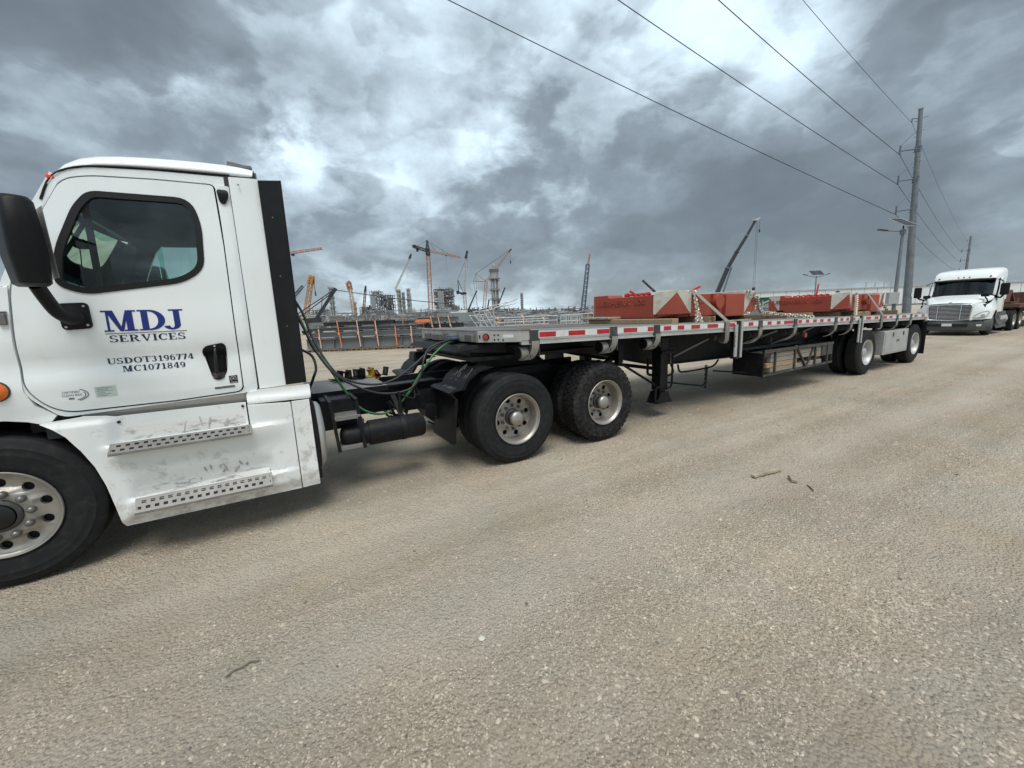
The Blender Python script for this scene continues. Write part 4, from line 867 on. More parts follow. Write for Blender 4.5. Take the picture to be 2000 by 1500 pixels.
# wheels
wheel(TR,WX,.045,1,'worn','steer'); wheel(TR,WX,2.355,-1,'worn','plain')
for x,kd in ((2.253,'worn'),(3.57,'lug')):
    wheel(TR,x,.0,1,kd,'drive'); wheel(TR,x,.32,1,kd,'none'); wheel(TR,x,2.40,-1,kd,'plain'); wheel(TR,x,2.08,-1,kd,'none')
mb=MB(); mb.box(4.28,4.30,1.80,2.35,.35,.98); mb.build('mud_flap','rubberseal',TR)
# plastic edge protectors dropped on the deck plate
def protector(loc,rz,rx,m_,label,name='edge_protector'):
    mb=MB(); w=.16; a=.115
    for f in range(2):
        ax=(0,1) if f==0 else (1,0)
        for (p,q,r_,s_) in ((0,w,0,.03),(0,w,a-.022,a),(0,.026,0,a),(w-.026,w,0,a),(w/3-.012,w/3+.012,0,a),(2*w/3-.012,2*w/3+.012,0,a)):
            if f==0: mb.box(p,q,r_,s_,0,.010)
            else: mb.box(p,q,0,.010,r_,s_)
    o=mb.build(name,m_,None,base=(0,0,0)); o.rotation_euler=(rx,random.uniform(-.06,.06),rz); o.location=loc; o['_o']=tuple(loc)
    tag(o,label,'edge protector','plastic edge protectors on the tractor deck'); return o
spots=[(.66,1.46,.30,.1,'black','black plastic edge protector leaning at the cab end of the row'),
 (.77,1.50,.25,.0,'black','black plastic edge protector second along from the cab, on the deck plate'),
 (.85,1.50,.22,.0,'black','black plastic edge protector in the middle of the black row on the deck'),
 (.93,1.50,.2,.0,'black','black plastic edge protector just before the yellow one'),
 (.70,1.33,.6,.2,'black','black plastic edge protector lying nearest the camera at the cab end'),
 (.89,1.40,.2,.1,'black','black plastic edge protector pressed against the front of the black row'),
 (1.04,1.50,.25,.0,'yellowp','yellow plastic edge protector standing beside the black row'),
 (1.13,1.55,.75,-.7,'orangep','orange plastic edge protector tipped up on edge'),
 (1.19,1.46,.15,.25,'black','black plastic edge protector lying beyond the orange one')]
for x,y,rz,rx,m_,lb in spots:
    n_=1
    o=protector((x,y,.962),pi/2+rz,rx,m_,lb)
# air hoses between cab and trailer
def hose(path,r,m_,label,end=None):
    path=[path[0]]+[(x*(1-.065*min(1,max(0,(1.62-z)*2.2))),-3.75+(y+3.75)*(1-.065*min(1,max(0,(1.62-z)*2.2))),1.667-(1.667-z)*(1-.065*min(1,max(0,(1.62-z)*2.2)))) for x,y,z in path[1:-1]]+[path[-1]]
    mb=MB(); P=spline(path,8); mb.tube(P,r,8); o=mb.build('air_hose',m_,None,smooth=60); tag(o,label,'air hose','hoses between tractor and trailer')
    if end:
        mb=MB(); mb.tube([Vector(path[-1])+(Vector(path[-2])-Vector(path[-1])).normalized()*.16,path[-1]],r*1.7,10); mb.build('hose_grip',end,o,smooth=60)
    return o
hose([(.21,.85,1.80),(.27,.88,1.62),(.33,.9,1.42),(.45,.9,1.21),(.60,.9,.91),(.74,.9,.70),(.92,.9,.61),(1.10,.9,.64),(1.30,.9,.82),(1.47,.9,1.05),(1.65,.9,1.25),(1.84,.9,1.375),(1.95,.9,1.40)],.013,'green','green hose sagging lowest between cab and trailer nose','bluegrip')
hose([(.21,.92,1.92),(.28,.95,1.76),(.34,.95,1.51),(.46,.95,1.23),(.57,.95,1.08),(.74,.95,.985),(.96,.95,.945),(1.17,.95,.99),(1.40,.95,1.13),(1.60,.95,1.28),(1.84,.95,1.395),(1.95,.95,1.405)],.012,'hose','black hose sagging highest, just above the deck plate','bluegrip')
hose([(.21,.80,1.76),(.27,.83,1.60),(.36,.85,1.36),(.49,.85,1.14),(.68,.85,.98),(.91,.85,.865),(1.14,.85,.835),(1.32,.85,.875),(1.43,.85,1.0),(1.49,.85,1.20),(1.57,.85,1.32),(1.77,.85,1.39),(1.95,.85,1.40)],.012,'hose','black hose hanging between the upper black hose and the green one')
hose([(.21,.9,1.41),(.31,.9,1.33),(.335,.9,1.20),(.30,.9,1.10),(.24,.9,.965)],.013,'hose','short looped black hose behind the cab')
# ---------------------------------------------------------------- flatbed trailer
def zd(x): return 1.50-.0168*(x-2.25)
TL=thing('flatbed_trailer',(8.5,1.3,0),'long aluminium flatbed trailer with red and white reflective tape along its side rail','trailer')
X0,X1,YN,YF=1.96,15.17,-.03,2.64
def slope(mb): mb.v=[(x,y,z+zd(x)) for x,y,z in mb.v]; return mb
def sbox(mb,x0,x1,y0,y1,z0,z1,mi=0): # box that follows the sloping deck (z measured from it)
    return mb.hexa([(x0,y0,z0+zd(x0)),(x1,y0,z0+zd(x1)),(x1,y1,z0+zd(x1)),(x0,y1,z0+zd(x0)),(x0,y0,z1+zd(x0)),(x1,y0,z1+zd(x1)),(x1,y1,z1+zd(x1)),(x0,y1,z1+zd(x0))],mi)
mb=MB(); sbox(mb,2.31,X1,YN,YN+.03,-.112,.004); sbox(mb,2.31,X1,YN,YN+.06,-.006,.003); sbox(mb,2.31,X1,YN+.006,YN+.05,-.152,-.112); sbox(mb,2.31,X1,YN-.012,YN+.03,-.158,-.150)
sbox(mb,2.31,X1,YF-.03,YF,-.15,.004); sbox(mb,X1-.03,X1,YN+.03,YF-.03,-.16,.0)
rail=mb.build('side_rail','alu',TL,bevel=.003,segs=1)
ny=11; wpl=(YF-YN-.12)/ny
for k in range(ny):
    mb=MB(); y=YN+.06+wpl*k; sbox(mb,2.02 if 1<k<ny-1 else 2.33,X1-.03,y+.003,y+wpl-.003,-.038,-.004+.002*random.random()); mb.build('deck_plank','wooddark' if k in(3,7) else 'deck',TL)
# nose with chamfered corner
mb=MB(); nose=[(X0,.34),(X0+.34,YN),(X0+.36,YN),(X0+.36,YF),(X0+.34,YF),(X0,YF-.34)]
mb.prism([(a,b) for a,b in nose],zd(2)-.13,zd(2)-.0,'xy'); nz=mb.build('nose_beam','alu',TL,bevel=.006)
mb=MB(); mb.prism([(X0-.012,.36),(X0+.34,YN-.012),(X0+.46,YN-.012),(X0+.46,YF),(X0-.012,YF-.36)],zd(2)-.004,zd(2)+.006,'xy'); mb.build('nose_cap','alu_dark',nz)
ch=Vector((.34,-.37,0)).normalized(); chn=Vector((-.37,-.34,0)).normalized()
def onch(t,z,off=0): return Vector((X0,.34,0))+ch*t+chn*off+Vector((0,0,z))
def disc(mb,c,nrm,r,h,n=16): mb.cyl(c,c+nrm*h,r,n)
mb=MB(); disc(mb,onch(.10,1.435),chn,.040,.008,20); disc(mb,onch(.10,1.435),chn,.035,.014,20); lr=mb.build('marker_bezel','blackgloss',nz)
mb=MB(); disc(mb,onch(.10,1.435,.014),chn,.030,.004,20); disc(mb,onch(.10,1.435,.014),chn,.012,.010,12); mb.build('marker_light','redlens',lr)
mb=MB()
for t,z in ((.20,1.455),(.20,1.405),(.245,1.455),(.245,1.405),(.30,1.40),(.025,1.43),(.025,1.45)): disc(mb,onch(t,z),chn,.010,.003,10)
mb.build('bolt_hole','hole',nz)
mb=MB(); a=[onch(.30,1.425,.002),onch(.42,1.425,.002),onch(.42,1.46,.002),onch(.30,1.46,.002)]; mb.add(a,[(0,1,2,3)]); mb.build('plate_sticker','tape_white',nz)
mb=MB()
for y,w,dp,z0 in ((.50,.20,.05,1.38),(.98,.16,.10,1.37),(1.30,.14,.02,1.385),(1.60,.30,.04,1.365),(2.0,.22,.03,1.37)): mb.box(X0-dp,X0,y-w/2,y+w/2,z0,z0+.085)
mb.build('nose_box','alu_dark',nz,bevel=.008)
mb=MB()
for y in (.86,.95,1.04): mb.cyl((X0-.12,y,1.40),(X0-.05,y,1.40),.030,12)
mb.build('gladhand','bluegrip',nz)
mb=MB(); mb.hexa([(1.72,.42,1.28),(2.3,.30,1.24),(2.3,2.3,1.24),(1.72,2.2,1.28),(1.80,.42,1.345),(2.3,.30,1.365),(2.3,2.3,1.365),(1.80,2.2,1.345)]); mb.box(1.85,3.7,.30,2.3,1.17,1.21); mb.hexa([(1.9,.45,1.20),(3.6,.45,1.18),(3.6,2.15,1.18),(1.9,2.15,1.20),(1.9,.45,1.30),(3.6,.45,1.33),(3.6,2.15,1.33),(1.9,2.15,1.30)]); mb.build('kingpin_plate','frame',TL)
# main beams with deep belly, flanges, cross members
bp=[(2.0,1.24),(2.9,1.20),(3.9,1.09),(4.6,.93),(5.2,.80),(5.8,.76),(8.2,.715),(9.4,.74),(10.4,.86),(11.2,.98),(15.1,1.02)]
for y in (.72,1.86):
    mb=MB(); poly=bp+[(15.1,zd(15.1)-.16),(2.0,zd(2)-.14)]; mb.prism(poly,y-.008,y+.008)
    for (xa,za),(xb,zb) in zip(bp[:-1],bp[1:]): mb.hexa([(xa,y-.07,za-.015),(xb,y-.07,zb-.015),(xb,y+.07,zb-.015),(xa,y+.07,za-.015),(xa,y-.07,za),(xb,y-.07,zb),(xb,y+.07,zb),(xa,y+.07,za)])
    mb.build('main_beam','frame',TL)
xm=[2.5+.42*k for k in range(30)]; proto=None
for x in xm:
    mb=MB(); mb.box(x,x+.012,YN+.04,YF-.04,zd(x)-.14,zd(x)-.04); mb.box(x-.03,x+.04,YN+.04,YF-.04,zd(x)-.148,zd(x)-.14); mb.build('cross_member','frame',TL)
# outrigger braces
for xa,za,xb,zb in ((6.09,1.23,5.57,.90),(7.92,1.20,7.37,.96),(9.29,1.20,8.60,.92)):
    mb=MB(); mb.bar((xa,.16,za),(xb,.60,zb-.03),.09,.03); mb.bar((xb,.60,zb-.12),(xb,.60,zb+.1),.05,.05); mb.build('diagonal_brace','alu_dark',TL)
# reflective tape: white band broken by red blocks and winches
REDS=[(2.535,2.77),(2.955,3.205),(3.395,3.60),(3.845,4.09),(4.29,4.405),(4.61,4.76),(4.90,5.04),(5.20,5.40),(5.58,5.84),(6.03,6.28),(6.665,6.80),(7.235,7.36),(7.53,7.65),(7.77,8.12),(8.27,8.40),(8.55,8.67),(8.83,8.97),(9.11,9.24),(9.41,9.54),(9.97,10.11),(10.25,10.37),(10.57,10.67),(11.23,11.48),(11.68,11.88),(12.08,12.38),(12.53,12.72),(13.34,13.61),(14.18,14.40),(14.70,14.94)]
WN=[2.47,3.67,4.47,6.06,7.02,8.17,9.78,10.50,12.06,13.03,13.95]
ends=[2.53]+sorted(WN[1:])+[15.1]
for a,b in zip([2.53]+[w+.07 for w in WN[1:]],[w-.07 for w in WN[1:]]+[15.12]):
    if b-a<.1: continue
    mb=MB(); sbox(mb,a,b,YN-.0035,YN-.0005,-.090,-.018); mb.build('white_tape','tape_white',TL)
for a,b in REDS:
    for w in WN:
        if a<w-.07<b: b=w-.072
        if a<w+.07<b: a=w+.072
    if b-a<.04: continue
    mb=MB(); sbox(mb,a,b,YN-.0055,YN-.0036,-.082,-.026); mb.build('red_tape','tape_red',TL)
# winches with rolled straps
def winch(x,style,up=None):
    z=zd(x); mb=MB(); mb.box(x-.055,x+.055,YN-.012,YN+.02,z-.125,z-.0); mb.box(x-.06,x-.05,YN-.01,.20,z-.30,z-.10); mb.box(x+.06,x+.07,YN-.01,.20,z-.30,z-.10); mb.cyl((x-.13,.10,z-.235),(x+.07,.10,z-.235),.03,12); mb.cyl((x-.15,.10,z-.235),(x-.11,.10,z-.235),.055,14)
    w=mb.build('winch','hubdark',TL)
    if style=='roll':
        mb=MB(); mb.cyl((x-.15,.06,z-.255),(x-.045,.06,z-.255),.072,20); sr=mb.build('strap_roll','strap',w,smooth=40); mb=MB(); mb.cyl((x-.166,.06,z-.255),(x-.149,.06,z-.255),.066,20); mb.build('roll_hub','frame',sr)
        mb=MB(); mb.ribbon(spline([(x-.10,.07,z-.33),(x-.06,.01,z-.325),(x-.02,-.035,z-.27),(x+.0,-.055,z-.19),(x+.005,-.05,z-.12)],4),.095,(1,0,.0),.006); mb.build('strap_tail','strap',w,smooth=50)
    elif style=='hook':
        mb=MB(); mb.ribbon(spline([(x-.14,.10,z-.38),(x-.08,.04,z-.36),(x-.02,-.03,z-.27),(x+.01,-.045,z-.12)],4),.085,(1,0,0),.008); mb.build('strap_tail','strap',w,smooth=50)
    elif style=='up':
        mb=MB(); mb.ribbon([(x,.06,z-.30),(x,-.02,z-.33),(x,-.05,z-.28),(x,-.052,z-.0)],.10,(1,0,0),.006); mb.build('strap_tail','strap',w,smooth=50)
for x,s_ in zip(WN,('roll','roll','roll','up','hook','hook','hook','hook','up','hook','hook')): winch(x,s_)
# landing gear
LG=5.10
for y in (.42,2.16):
    mb=MB(); mb.box(LG-.085,LG+.085,y-.085,y+.085,.42,1.24); mb.box(LG-.065,LG+.065,y-.065,y+.065,.28,.46); leg=mb.build('landing_leg','frame',TL,bevel=.008)
    mb=MB(); mb.prism([(LG-.165,.245),(LG+.165,.245),(LG+.085,.40),(LG-.085,.40)],y-.10,y-.088); mb.prism([(LG-.165,.245),(LG+.165,.245),(LG+.085,.40),(LG-.085,.40)],y+.088,y+.10); mb.box(LG-.175,LG+.175,y-.11,y+.11,.232,.246); mb.build('landing_foot','frame',leg)
mb=MB(); y=.42
mb.bar((LG-.08,y,.50),(4.3,.75,1.02),.035); mb.bar((3.95,.55,.86),(4.62,.75,1.04),.05); mb.bar((3.9,.6,.80),(4.45,.75,1.0),.045); mb.bar((4.40,.6,.9),(4.40,.6,1.15),.09); mb.bar((LG+.08,y,.56),(5.75,1.0,.86),.06); mb.bar((LG,.42,.75),(LG,2.16,.75),.05)
mb.tube([(LG+.14,y-.12,1.02),(LG+.14,y-.12,.52),(LG+.11,y-.12,.47),(LG+.02,y-.12,.455)],.016,8); mb.tube([(LG-.03,y-.12,.50),(LG-.20,y-.12,.50),(LG-.23,y-.12,.46),(LG-.235,y-.12,.30)],.016,8); mb.box(LG-.26,LG-.20,y-.14,y-.10,.285,.30)
mb.tube(spline([(LG-.17,.5,.92),(LG-.18,.5,.70),(LG-.10,.5,.66)],4),.02,8); mb.cyl((LG-.1,y-.1,1.02),(LG+.16,y-.12,1.02),.022,10)
mb.build('leg_brace','frame',TL)
mb=MB()
mb.tube(spline([(5.72,.70,.74),(5.78,.70,.60),(5.62,.70,.55),(5.30,.7,.53)],6),.017,8); mb.tube(spline([(5.9,.70,.72),(5.95,.7,.60),(6.1,.7,.575),(6.55,.7,.575),(6.9,.7,.60),(7.05,.7,.70)],6),.016,8)
mb.tube([(5.35,.55,.50),(5.95,.45,.39),(6.15,.4,.36),(6.25,.4,.40),(6.27,.4,.66)],.014,8); mb.tube([(6.6,.5,.56),(7.36,.3,.46)],.014,8); mb.build('air_line','frame',TL,smooth=50)
def dangling(path,label,link=.05,r=.006):
    o=chain_mb(path,link,r).build('chain','chain',None,smooth=60); tag(o,label,'chain','load chains on the trailer'); return o
o=chain_mb([(6.27,.42,.70),(6.27,.42,.30)],.055,.009).build('hanging_chain','frame',TL)
# corner stakes
for x in (6.36,10.93):
    mb=MB(); z=zd(x); mb.box(x-.10,x-.03,-.062,-.045,z-.56,z-.05); mb.box(x+.06,x+.11,-.062,-.045,z-.58,z+.01); mb.build('stake_strip','alu',TL)
    mb=MB(); mb.box(x-.03,x+.06,-.045,.05,z-.60,z+.005); mb.build('stake','rubberseal',TL)
mb=MB()
for k in range(9):
    z=.50+k*.022; x=6.33; mb.tube([(x-.09+.018*math.sin(k*1.7),-.064,zd(6.36)-z+.28),(x-.07+.018*math.cos(k*1.9),-.064,zd(6.36)-z+.265)],.004,5)
mb.build('chalk_mark','hole',TL)
# dunnage rack with timbers
mb=MB(); xa,xb,ya,yb,za,zb=7.36,9.98,.06,.58,.43,.86
for y in (ya,yb):
    mb.bar((xa,y,zb),(xb,y,zb-.02),.04,.05); mb.bar((xa,y,za),(xb,y,za+.02),.035,.035)
    for x in (7.75,8.45,9.25,9.75): mb.bar((x,y,za),(x,y,zb),.035,.035)
    mb.bar((8.5,y-.0,zb),(8.9,y,za+.01),.04,.03); mb.bar((9.2,y,zb),(8.92,y,za+.02),.03,.03)
for x in (7.7,8.5,9.3,9.9): mb.box(x-.02,x+.02,ya,yb,za-.01,za+.01)
rack=mb.build('dunnage_rack','hubdark',TL)
mb=MB(); mb.box(xa-.012,xa,ya-.01,yb+.02,za-.02,zb-.03); mb.box(xa-.02,xa+.02,ya-.015,ya+.015,za-.03,zb+.02); mb.build('rack_end_plate','frame',rack)
mb=MB(); mb.box(xb,xb+.012,ya,yb,za,zb); mb.box(xb-.45,xb,ya-.005,ya+.005,za+.18,zb); mb.build('rack_end_plate','hubdark',rack)
rows=[(.455,'woodgrey'),(.545,'wood'),(.635,'woodgrey'),(.725,'woodgrey')]
desc=['grey timber at the bottom of the trailer rack','pale short timber low in the rack, cut end showing','grey timber third up in the rack','grey timber on top of the rack pile']
k=0
for i,(z,m_) in enumerate(rows):
    for j,y in enumerate((.12,.26,.40)):
        x0_=7.42+random.uniform(.05,.25); x1_=x0_+(random.uniform(1.9,2.3) if m_=='woodgrey' else 1.05)
        mb=MB(); mb.box(x0_,min(x1_,9.9),y-.045,y+.045,z,z+.084); o=mb.build('timber',m_,None,bevel=.006,segs=1)
        tag(o,desc[i]+(', outermost' if j==0 else (', in the middle' if j==1 else ', innermost')),'timber','timbers in the trailer rack')
mb=MB(); mb.box(9.30,9.86,.08,.17,.60,.69); o=mb.build('timber','wood',None,bevel=.006,segs=1); tag(o,'short pale timber block at the rear end of the trailer rack','timber','timbers in the trailer rack')
mb=MB(); mb.bar((9.05,.20,1.14),(9.05,.20,1.02),.10,.02,(0,1,0)); mk=mb.build('marker_bracket','alu_dark',TL)
mb=MB(); mb.lathe([(.05,0),(.045,-.02),(0,-.03)],(9.05,.18,1.05),14,'y',1); mb.build('side_marker','orangelens',mk,smooth=60)
# suspension, wheels, toolbox, flaps
TX=(11.60,14.60)
mb=MB()
for x in TX: mb.cyl((x,.45,.51),(x,2.15,.51),.075,12); mb.bar((x-.5,.72,.9),(x+.05,.72,.55),.09,.07); mb.bar((x-.5,1.86,.9),(x+.05,1.86,.55),.09,.07); mb.cyl((x+.35,.72,.62),(x+.35,.72,.95),.13,14)
mb.build('suspension','frame',TL)
for x in TX:
    wheel(TL,x,.0,1,'rib','plain',m='alu'); wheel(TL,x,.33,1,'rib','none'); wheel(TL,x,2.6,-1,'rib','plain'); wheel(TL,x,2.27,-1,'rib','none')
mb=MB(); mb.box(12.36,13.88,-.04,.42,.385,.945); tb=mb.build('toolbox','alu',TL,bevel=.008)
mb=MB(); mb.box(12.42,13.83,-.052,-.041,.43,.91); td=mb.build('toolbox_door','alu',tb,bevel=.01)
for x in (12.85,13.5): 
    mb=MB(); mb.box(x-.035,x+.035,-.062,-.053,.80,.90); mb.build('toolbox_latch','hubdark',td,bevel=.005)
v,f=bfont('RITEWAY',.07,0,.002) if False else ([],[])
mb=MB(); mb.box(13.10,13.28,-.0545,-.0525,.66,.72); mb.build('toolbox_plate','alu_dark',td)
for y0,y1 in ((-.06,.66),(1.94,2.62)):
    mb=MB(); mb.box(15.12,15.135,y0,y1,.20,1.05); mb.build('mud_flap','rubberseal',TL)
mb=MB(); mb.box(15.05,15.17,YN+.03,YF-.03,zd(15)-.33,zd(15)-.15); mb.build('rear_bumper_beam','frame',TL)
mb=MB(); mb.box(14.98,15.10,-.035,-.031,zd(15)-.14,zd(15)-.10); mb.build('rear_marker','redlens',TL)
# ---------------------------------------------------------------- crane counterweights and load
def cw(label,X,z0,z1,painted,Y=(.65,.35,.44,1.66,2.03)):
    """slab lying across the deck: lettered end face at X[0], chamfered painted corner, near side with lug, block and cap"""
    xe,xa,x2,xl,xb,xc,xd=X; y1,ya,y2,yn,yend=Y; zt=z1+.055; zb=z0+.06
    t=thing('crane_counterweight',((xe+xd)/2,1.3,z0),label,'counterweight','crane counterweights on the trailer')
    ymid=1.24; far=lambda y:2*ymid-y
    # lettered end face and body
    mb=MB(); poly=[(y1,z0),(yn-.03,z0),(yn+.02,zb-.01),(yend,zb-.005),(yend,zt),(yn+.01,zt-.0),(yn-.03,z1+.005),(y1,z1)]
    mb.prism(poly,xe,xe+.36,'yz'); mb.prism([(y2+.03,z0),(far(y2+.03),z0),(far(y2+.03),z1),(y2+.03,z1)],xe+.34,xb+.1,'yz'); body=mb.build('slab','red',t,bevel=.012)
    for s_ in (0,):
        f=(lambda y:y) if s_==0 else far
        e0=xe-.003; lx,ly,rx,ry=e0+(xa-e0)*.2,y1+(ya-y1)*.2,x2+(xa-x2)*.08,y2+(ya-y2)*.08; P=[(e0,f(y1),zb),(xa,f(ya),zb),(x2,f(y2),zb),(e0,f(y1),zt-.05),(lx,f(ly),zt-.012),(xa,f(ya),zt+.005),(rx,f(ry),zt-.012),(x2,f(y2),zt-.055)]
        up=[(e0,1.3,zt-.05),(lx,1.3,zt-.012),(xa,1.3,zt+.005),(rx,1.3,zt-.012),(x2,1.3,zt-.055)]; lo=[(xe+.03,f(y1+.0),z0),(x2-.03,f(y2+.06),z0)]
        if s_==1: up=[(a,f(y1+.05),c) for a,b,c in up]
        else: up=[(a,y1+.05,c) for a,b,c in up]
        b=8; mb=MB(); PP=P+up+lo
        mb.add(PP,[(0,1,5,4,3),(1,2,7,6,5),(3,4,b+1,b),(4,5,b+2,b+1),(5,6,b+3,b+2),(6,7,b+4,b+3),(2,7,b+4)],0); mb.add([P[0],P[1],P[2],lo[0],lo[1]],[(0,1,3),(1,4,3),(1,2,4)],1)
        if s_==0 or not painted: pr=mb.build('prow',['cwwhite','red'],t)
        else: pr=mb.build('prow',['cwwhite','red'],t)
        if s_==0:
            # painted triangle: two thin sheets on the two facets, meeting on the ridge
            A,B,C_=Vector(P[0]),Vector(P[1]),Vector(P[2]); nl=Vector((B-A).cross(V(0,0,1))).normalized(); nr=Vector((C_-B).cross(V(0,0,1))).normalized()
            if nl.x>0: nl=-nl
            if nr.y>0: nr=-nr
            o1,o2=nl*.003,nr*.003; rid=(nl+nr).normalized()*.0034
            top=B+V(0,0,zt-zb-.03)+rid; bot=B+V(0,0,.004)+rid
            mb=MB(); mb.add([top,A.lerp(B,.10)+V(0,0,.004)+o1,bot,C_.lerp(B,.10)+V(0,0,.004)+o2],[(0,1,2),(0,2,3)]); mb.build('warning_triangle','red',pr)
    if painted:
        mb=MB(); mb.add([(xe-.004,yn+.10,zt-.005),(xe-.004,yend-.002,zt-.005),(xe-.004,yend-.002,zb),(xe-.004,yn+.10,zb)],[(0,1,2,3)]); wp=mb.build('white_corner_paint','cwwhite',t)
        mb=MB(); mb.add([(xe-.007,yend-.006,zt-.03),(xe-.007,yend-.006,zb+.004),(xe-.007,yn+.13,zb+.004)],[(0,1,2)]); mb.build('warning_triangle','red',wp)
    # near side: web, rating plate, lug in its niche, end block, cap
    mb=MB(); mb.box(x2-.02,xl,y2+.005,y2+.05,z0,z1-.002); mb.build('web','red',t,bevel=.008)
    mb=MB(); mb.box(x2+.10,x2+.34,y2-.003,y2+.004,z1-.15,z1-.06); mb.build('rating_plate','red',t,bevel=.003)
    mb=MB(); zl=z1-.13; mb.cyl((xl+.16,y2-.075,zl),(xl+.16,y2+.08,zl),.115,28); mb.box(xl+.05,xl+.27,y2-.02,y2+.08,zl,z1+.0); mb.build('lifting_lug','red',t,smooth=40)
    mb=MB(); mb.box(xb,xc,y2-.045,far(y2-.045),z0-.03,z1-.006); mb.build('end_block','red',t,bevel=.012)
    mb=MB(); mb.box(xc+.003,xd,y2-.02,far(y2-.02),z0+.03,zt-.01); cap=mb.build('end_cap','cwwhite',t,bevel=.008)
    mb=MB(); mb.add([(xd-.004,y2-.0235,zt-.02),(xc+.06,y2-.0235,z0+.035),(xd-.004,y2-.0235,z0+.035)],[(0,1,2)]); mb.build('warning_triangle','red',cap)
    for txt,ya_,w_,zz_,h_ in (('LIEBHERR',1.93,.81,z0+.225,.085),('10t',1.03,.20,z0+.225,.09)):
        v,f_=bfont(txt,1,.05,.025); xs_=[p[0] for p in v]; zs_=[p[1] for p in v]; mb=MB()
        mb.add([(xe-.004-p[2]*.2,ya_-(p[0]-min(xs_))/(max(xs_)-min(xs_))*w_,zz_+(p[1]-min(zs_))/(max(zs_)-min(zs_))*h_) for p in v],f_); mb.build('raised_lettering','red',body)
    return t
cw('red cast crane counterweight with raised LIEBHERR lettering, nearer the trailer nose',(5.2,5.365,5.84,6.34,6.72,7.27,7.64),1.53,1.89,False)
cw('red cast crane counterweight with a red and white painted end corner, nearer the trailer rear',(11.24,11.33,11.74,12.30,12.72,13.20,13.46),1.455,1.825,True)
# timbers under the counterweights
def timber(x0,x1,y0,y1,z0,z1,m_,label):
    mb=MB(); mb.box(x0,x1,y0,y1,z0,z1); o=mb.build('timber',m_,None,bevel=.008,segs=1); tag(o,label,'timber','timbers under the counterweights'); return o
z_=zd(5)
timber(4.98,5.12,.12,1.92,zd(5.12)-.003,1.525,'wood','tan timber lying crosswise under the lettered end of the front counterweight')
timber(4.92,5.3,1.35,2.10,1.527,1.565,'driftwood','pale board on top of the tan timber under the front counterweight')
timber(5.98,6.14,.20,2.2,zd(6.14)-.003,1.525,'wood','tan timber block under the middle of the front counterweight')
timber(7.3,7.9,.40,2.1,zd(7.9)-.003,1.497,'wooddark','dark timber pad at the tail of the front counterweight')
timber(10.86,11.02,.9,1.95,zd(11.02)-.003,1.45,'wood','tan timber lying crosswise under the painted end of the rear counterweight')
timber(11.3,11.42,.5,2.1,zd(11.42)-.003,1.45,'wooddark','dark timber under the lettered face of the rear counterweight')
timber(12.05,12.85,.42,2.1,zd(12.85)-.003,1.42,'wood','tan timber pad under the middle of the rear counterweight')
timber(13.3,14.7,.45,1.95,zd(14.7)-.003,1.395,'wooddark','dark timber under the tail of the rear counterweight')
timber(8.5,9.4,.7,1.9,zd(9.4)-.003,zd(8.5)+.06,'wooddark','loose brown timber on the deck between the counterweights')
mb=MB(); mb.box(6.15,6.85,.02,.11,zd(6.15)+.002,zd(6.15)+.016); o=mb.build('plank','driftwood',None); tag(o,'thin pale plank lying along the trailer rail near the stake','plank')
# chains and straps over the load
dangling([(5.80,.9,1.955),(5.86,.41,1.92),(5.85,.385,1.84),(5.66,.20,1.63),(5.47,-.01,1.455)],'pale chain hanging down the painted corner of the front counterweight',.085,.0125)
dangling([(5.66,.20,1.62),(5.36,-.005,1.46)],'short tail of chain beside the painted corner of the front counterweight',.085,.0125)
dangling([(7.30,.38,1.925),(7.6,.36,1.80),(8.1,.6,1.62),(8.5,.75,1.53),(8.85,.5,1.46),(9.0,.03,1.40)],'chain running down from the tail of the front counterweight to the deck',.09,.0135)
dangling([(7.75,.9,1.50),(8.1,.8,1.47),(8.4,.95,1.53),(8.9,1.0,1.70)],'heap of chain between the two counterweights',.09,.0135)
dangling([(11.80,.40,1.86),(11.82,.38,1.80),(11.3,.19,1.58),(10.75,-.005,1.37)],'pale chain hanging at the painted corner of the rear counterweight',.095,.016)
dangling([(13.46,.42,1.86),(14.0,.60,1.62),(14.6,.6,1.33)],'dark chain from the tail of the rear counterweight to the trailer end',.095,.015)
for (pth,lb) in (([(5.98,1.3,1.905),(5.95,.48,1.905),(5.95,.42,1.89),(6.06,-.03,1.455),(6.06,-.045,1.42)],'grey strap over the front counterweight down to the rail'),([(12.55,1.3,1.835),(12.50,.42,1.835),(12.48,.38,1.815),(12.10,-.03,1.36),(12.08,-.04,1.33)],'pale strap over the rear counterweight down to the rail')):
    mb=MB(); mb.ribbon(pth,.10,(1,0,0),.006); o=mb.build('strap','strap',None,smooth=40); tag(o,lb,'strap','straps over the load')
def binder(p0,p1,p2,label):
    mb=MB(); mb.bar(p0,p1,.05,.035); mb.bar(Vector(p0).lerp(Vector(p1),.4),p2,.032,.035); mb.cyl(Vector(p0)-V(0,.03,0),Vector(p0)+V(0,.03,0),.04,10); mb.cyl(Vector(p1)-V(0,.03,0),Vector(p1)+V(0,.03,0),.03,10); o=mb.build('chain_binder','redlight',None); tag(o,label,'chain binder','red chain binders on the load')
binder((5.3,1.3,1.92),(5.36,.9,1.925),(5.32,1.25,1.99),'red chain binder on top of the front counterweight beside its lettering')
binder((6.3,1.0,1.91),(6.65,1.0,1.915),(6.85,1.0,2.05),'red chain binder lever sticking up behind the strap of the front counterweight')
binder((11.6,1.3,1.85),(11.75,.9,1.85),(11.75,1.15,2.12),'red chain binder with upright lever on the rear counterweight')
mb=MB(); mb.bar((11.40,.62,1.90),(11.48,.60,1.87),.05,.05); o=mb.build('hook','crd',None); tag(o,'small black hook on top of the rear counterweight','hook')
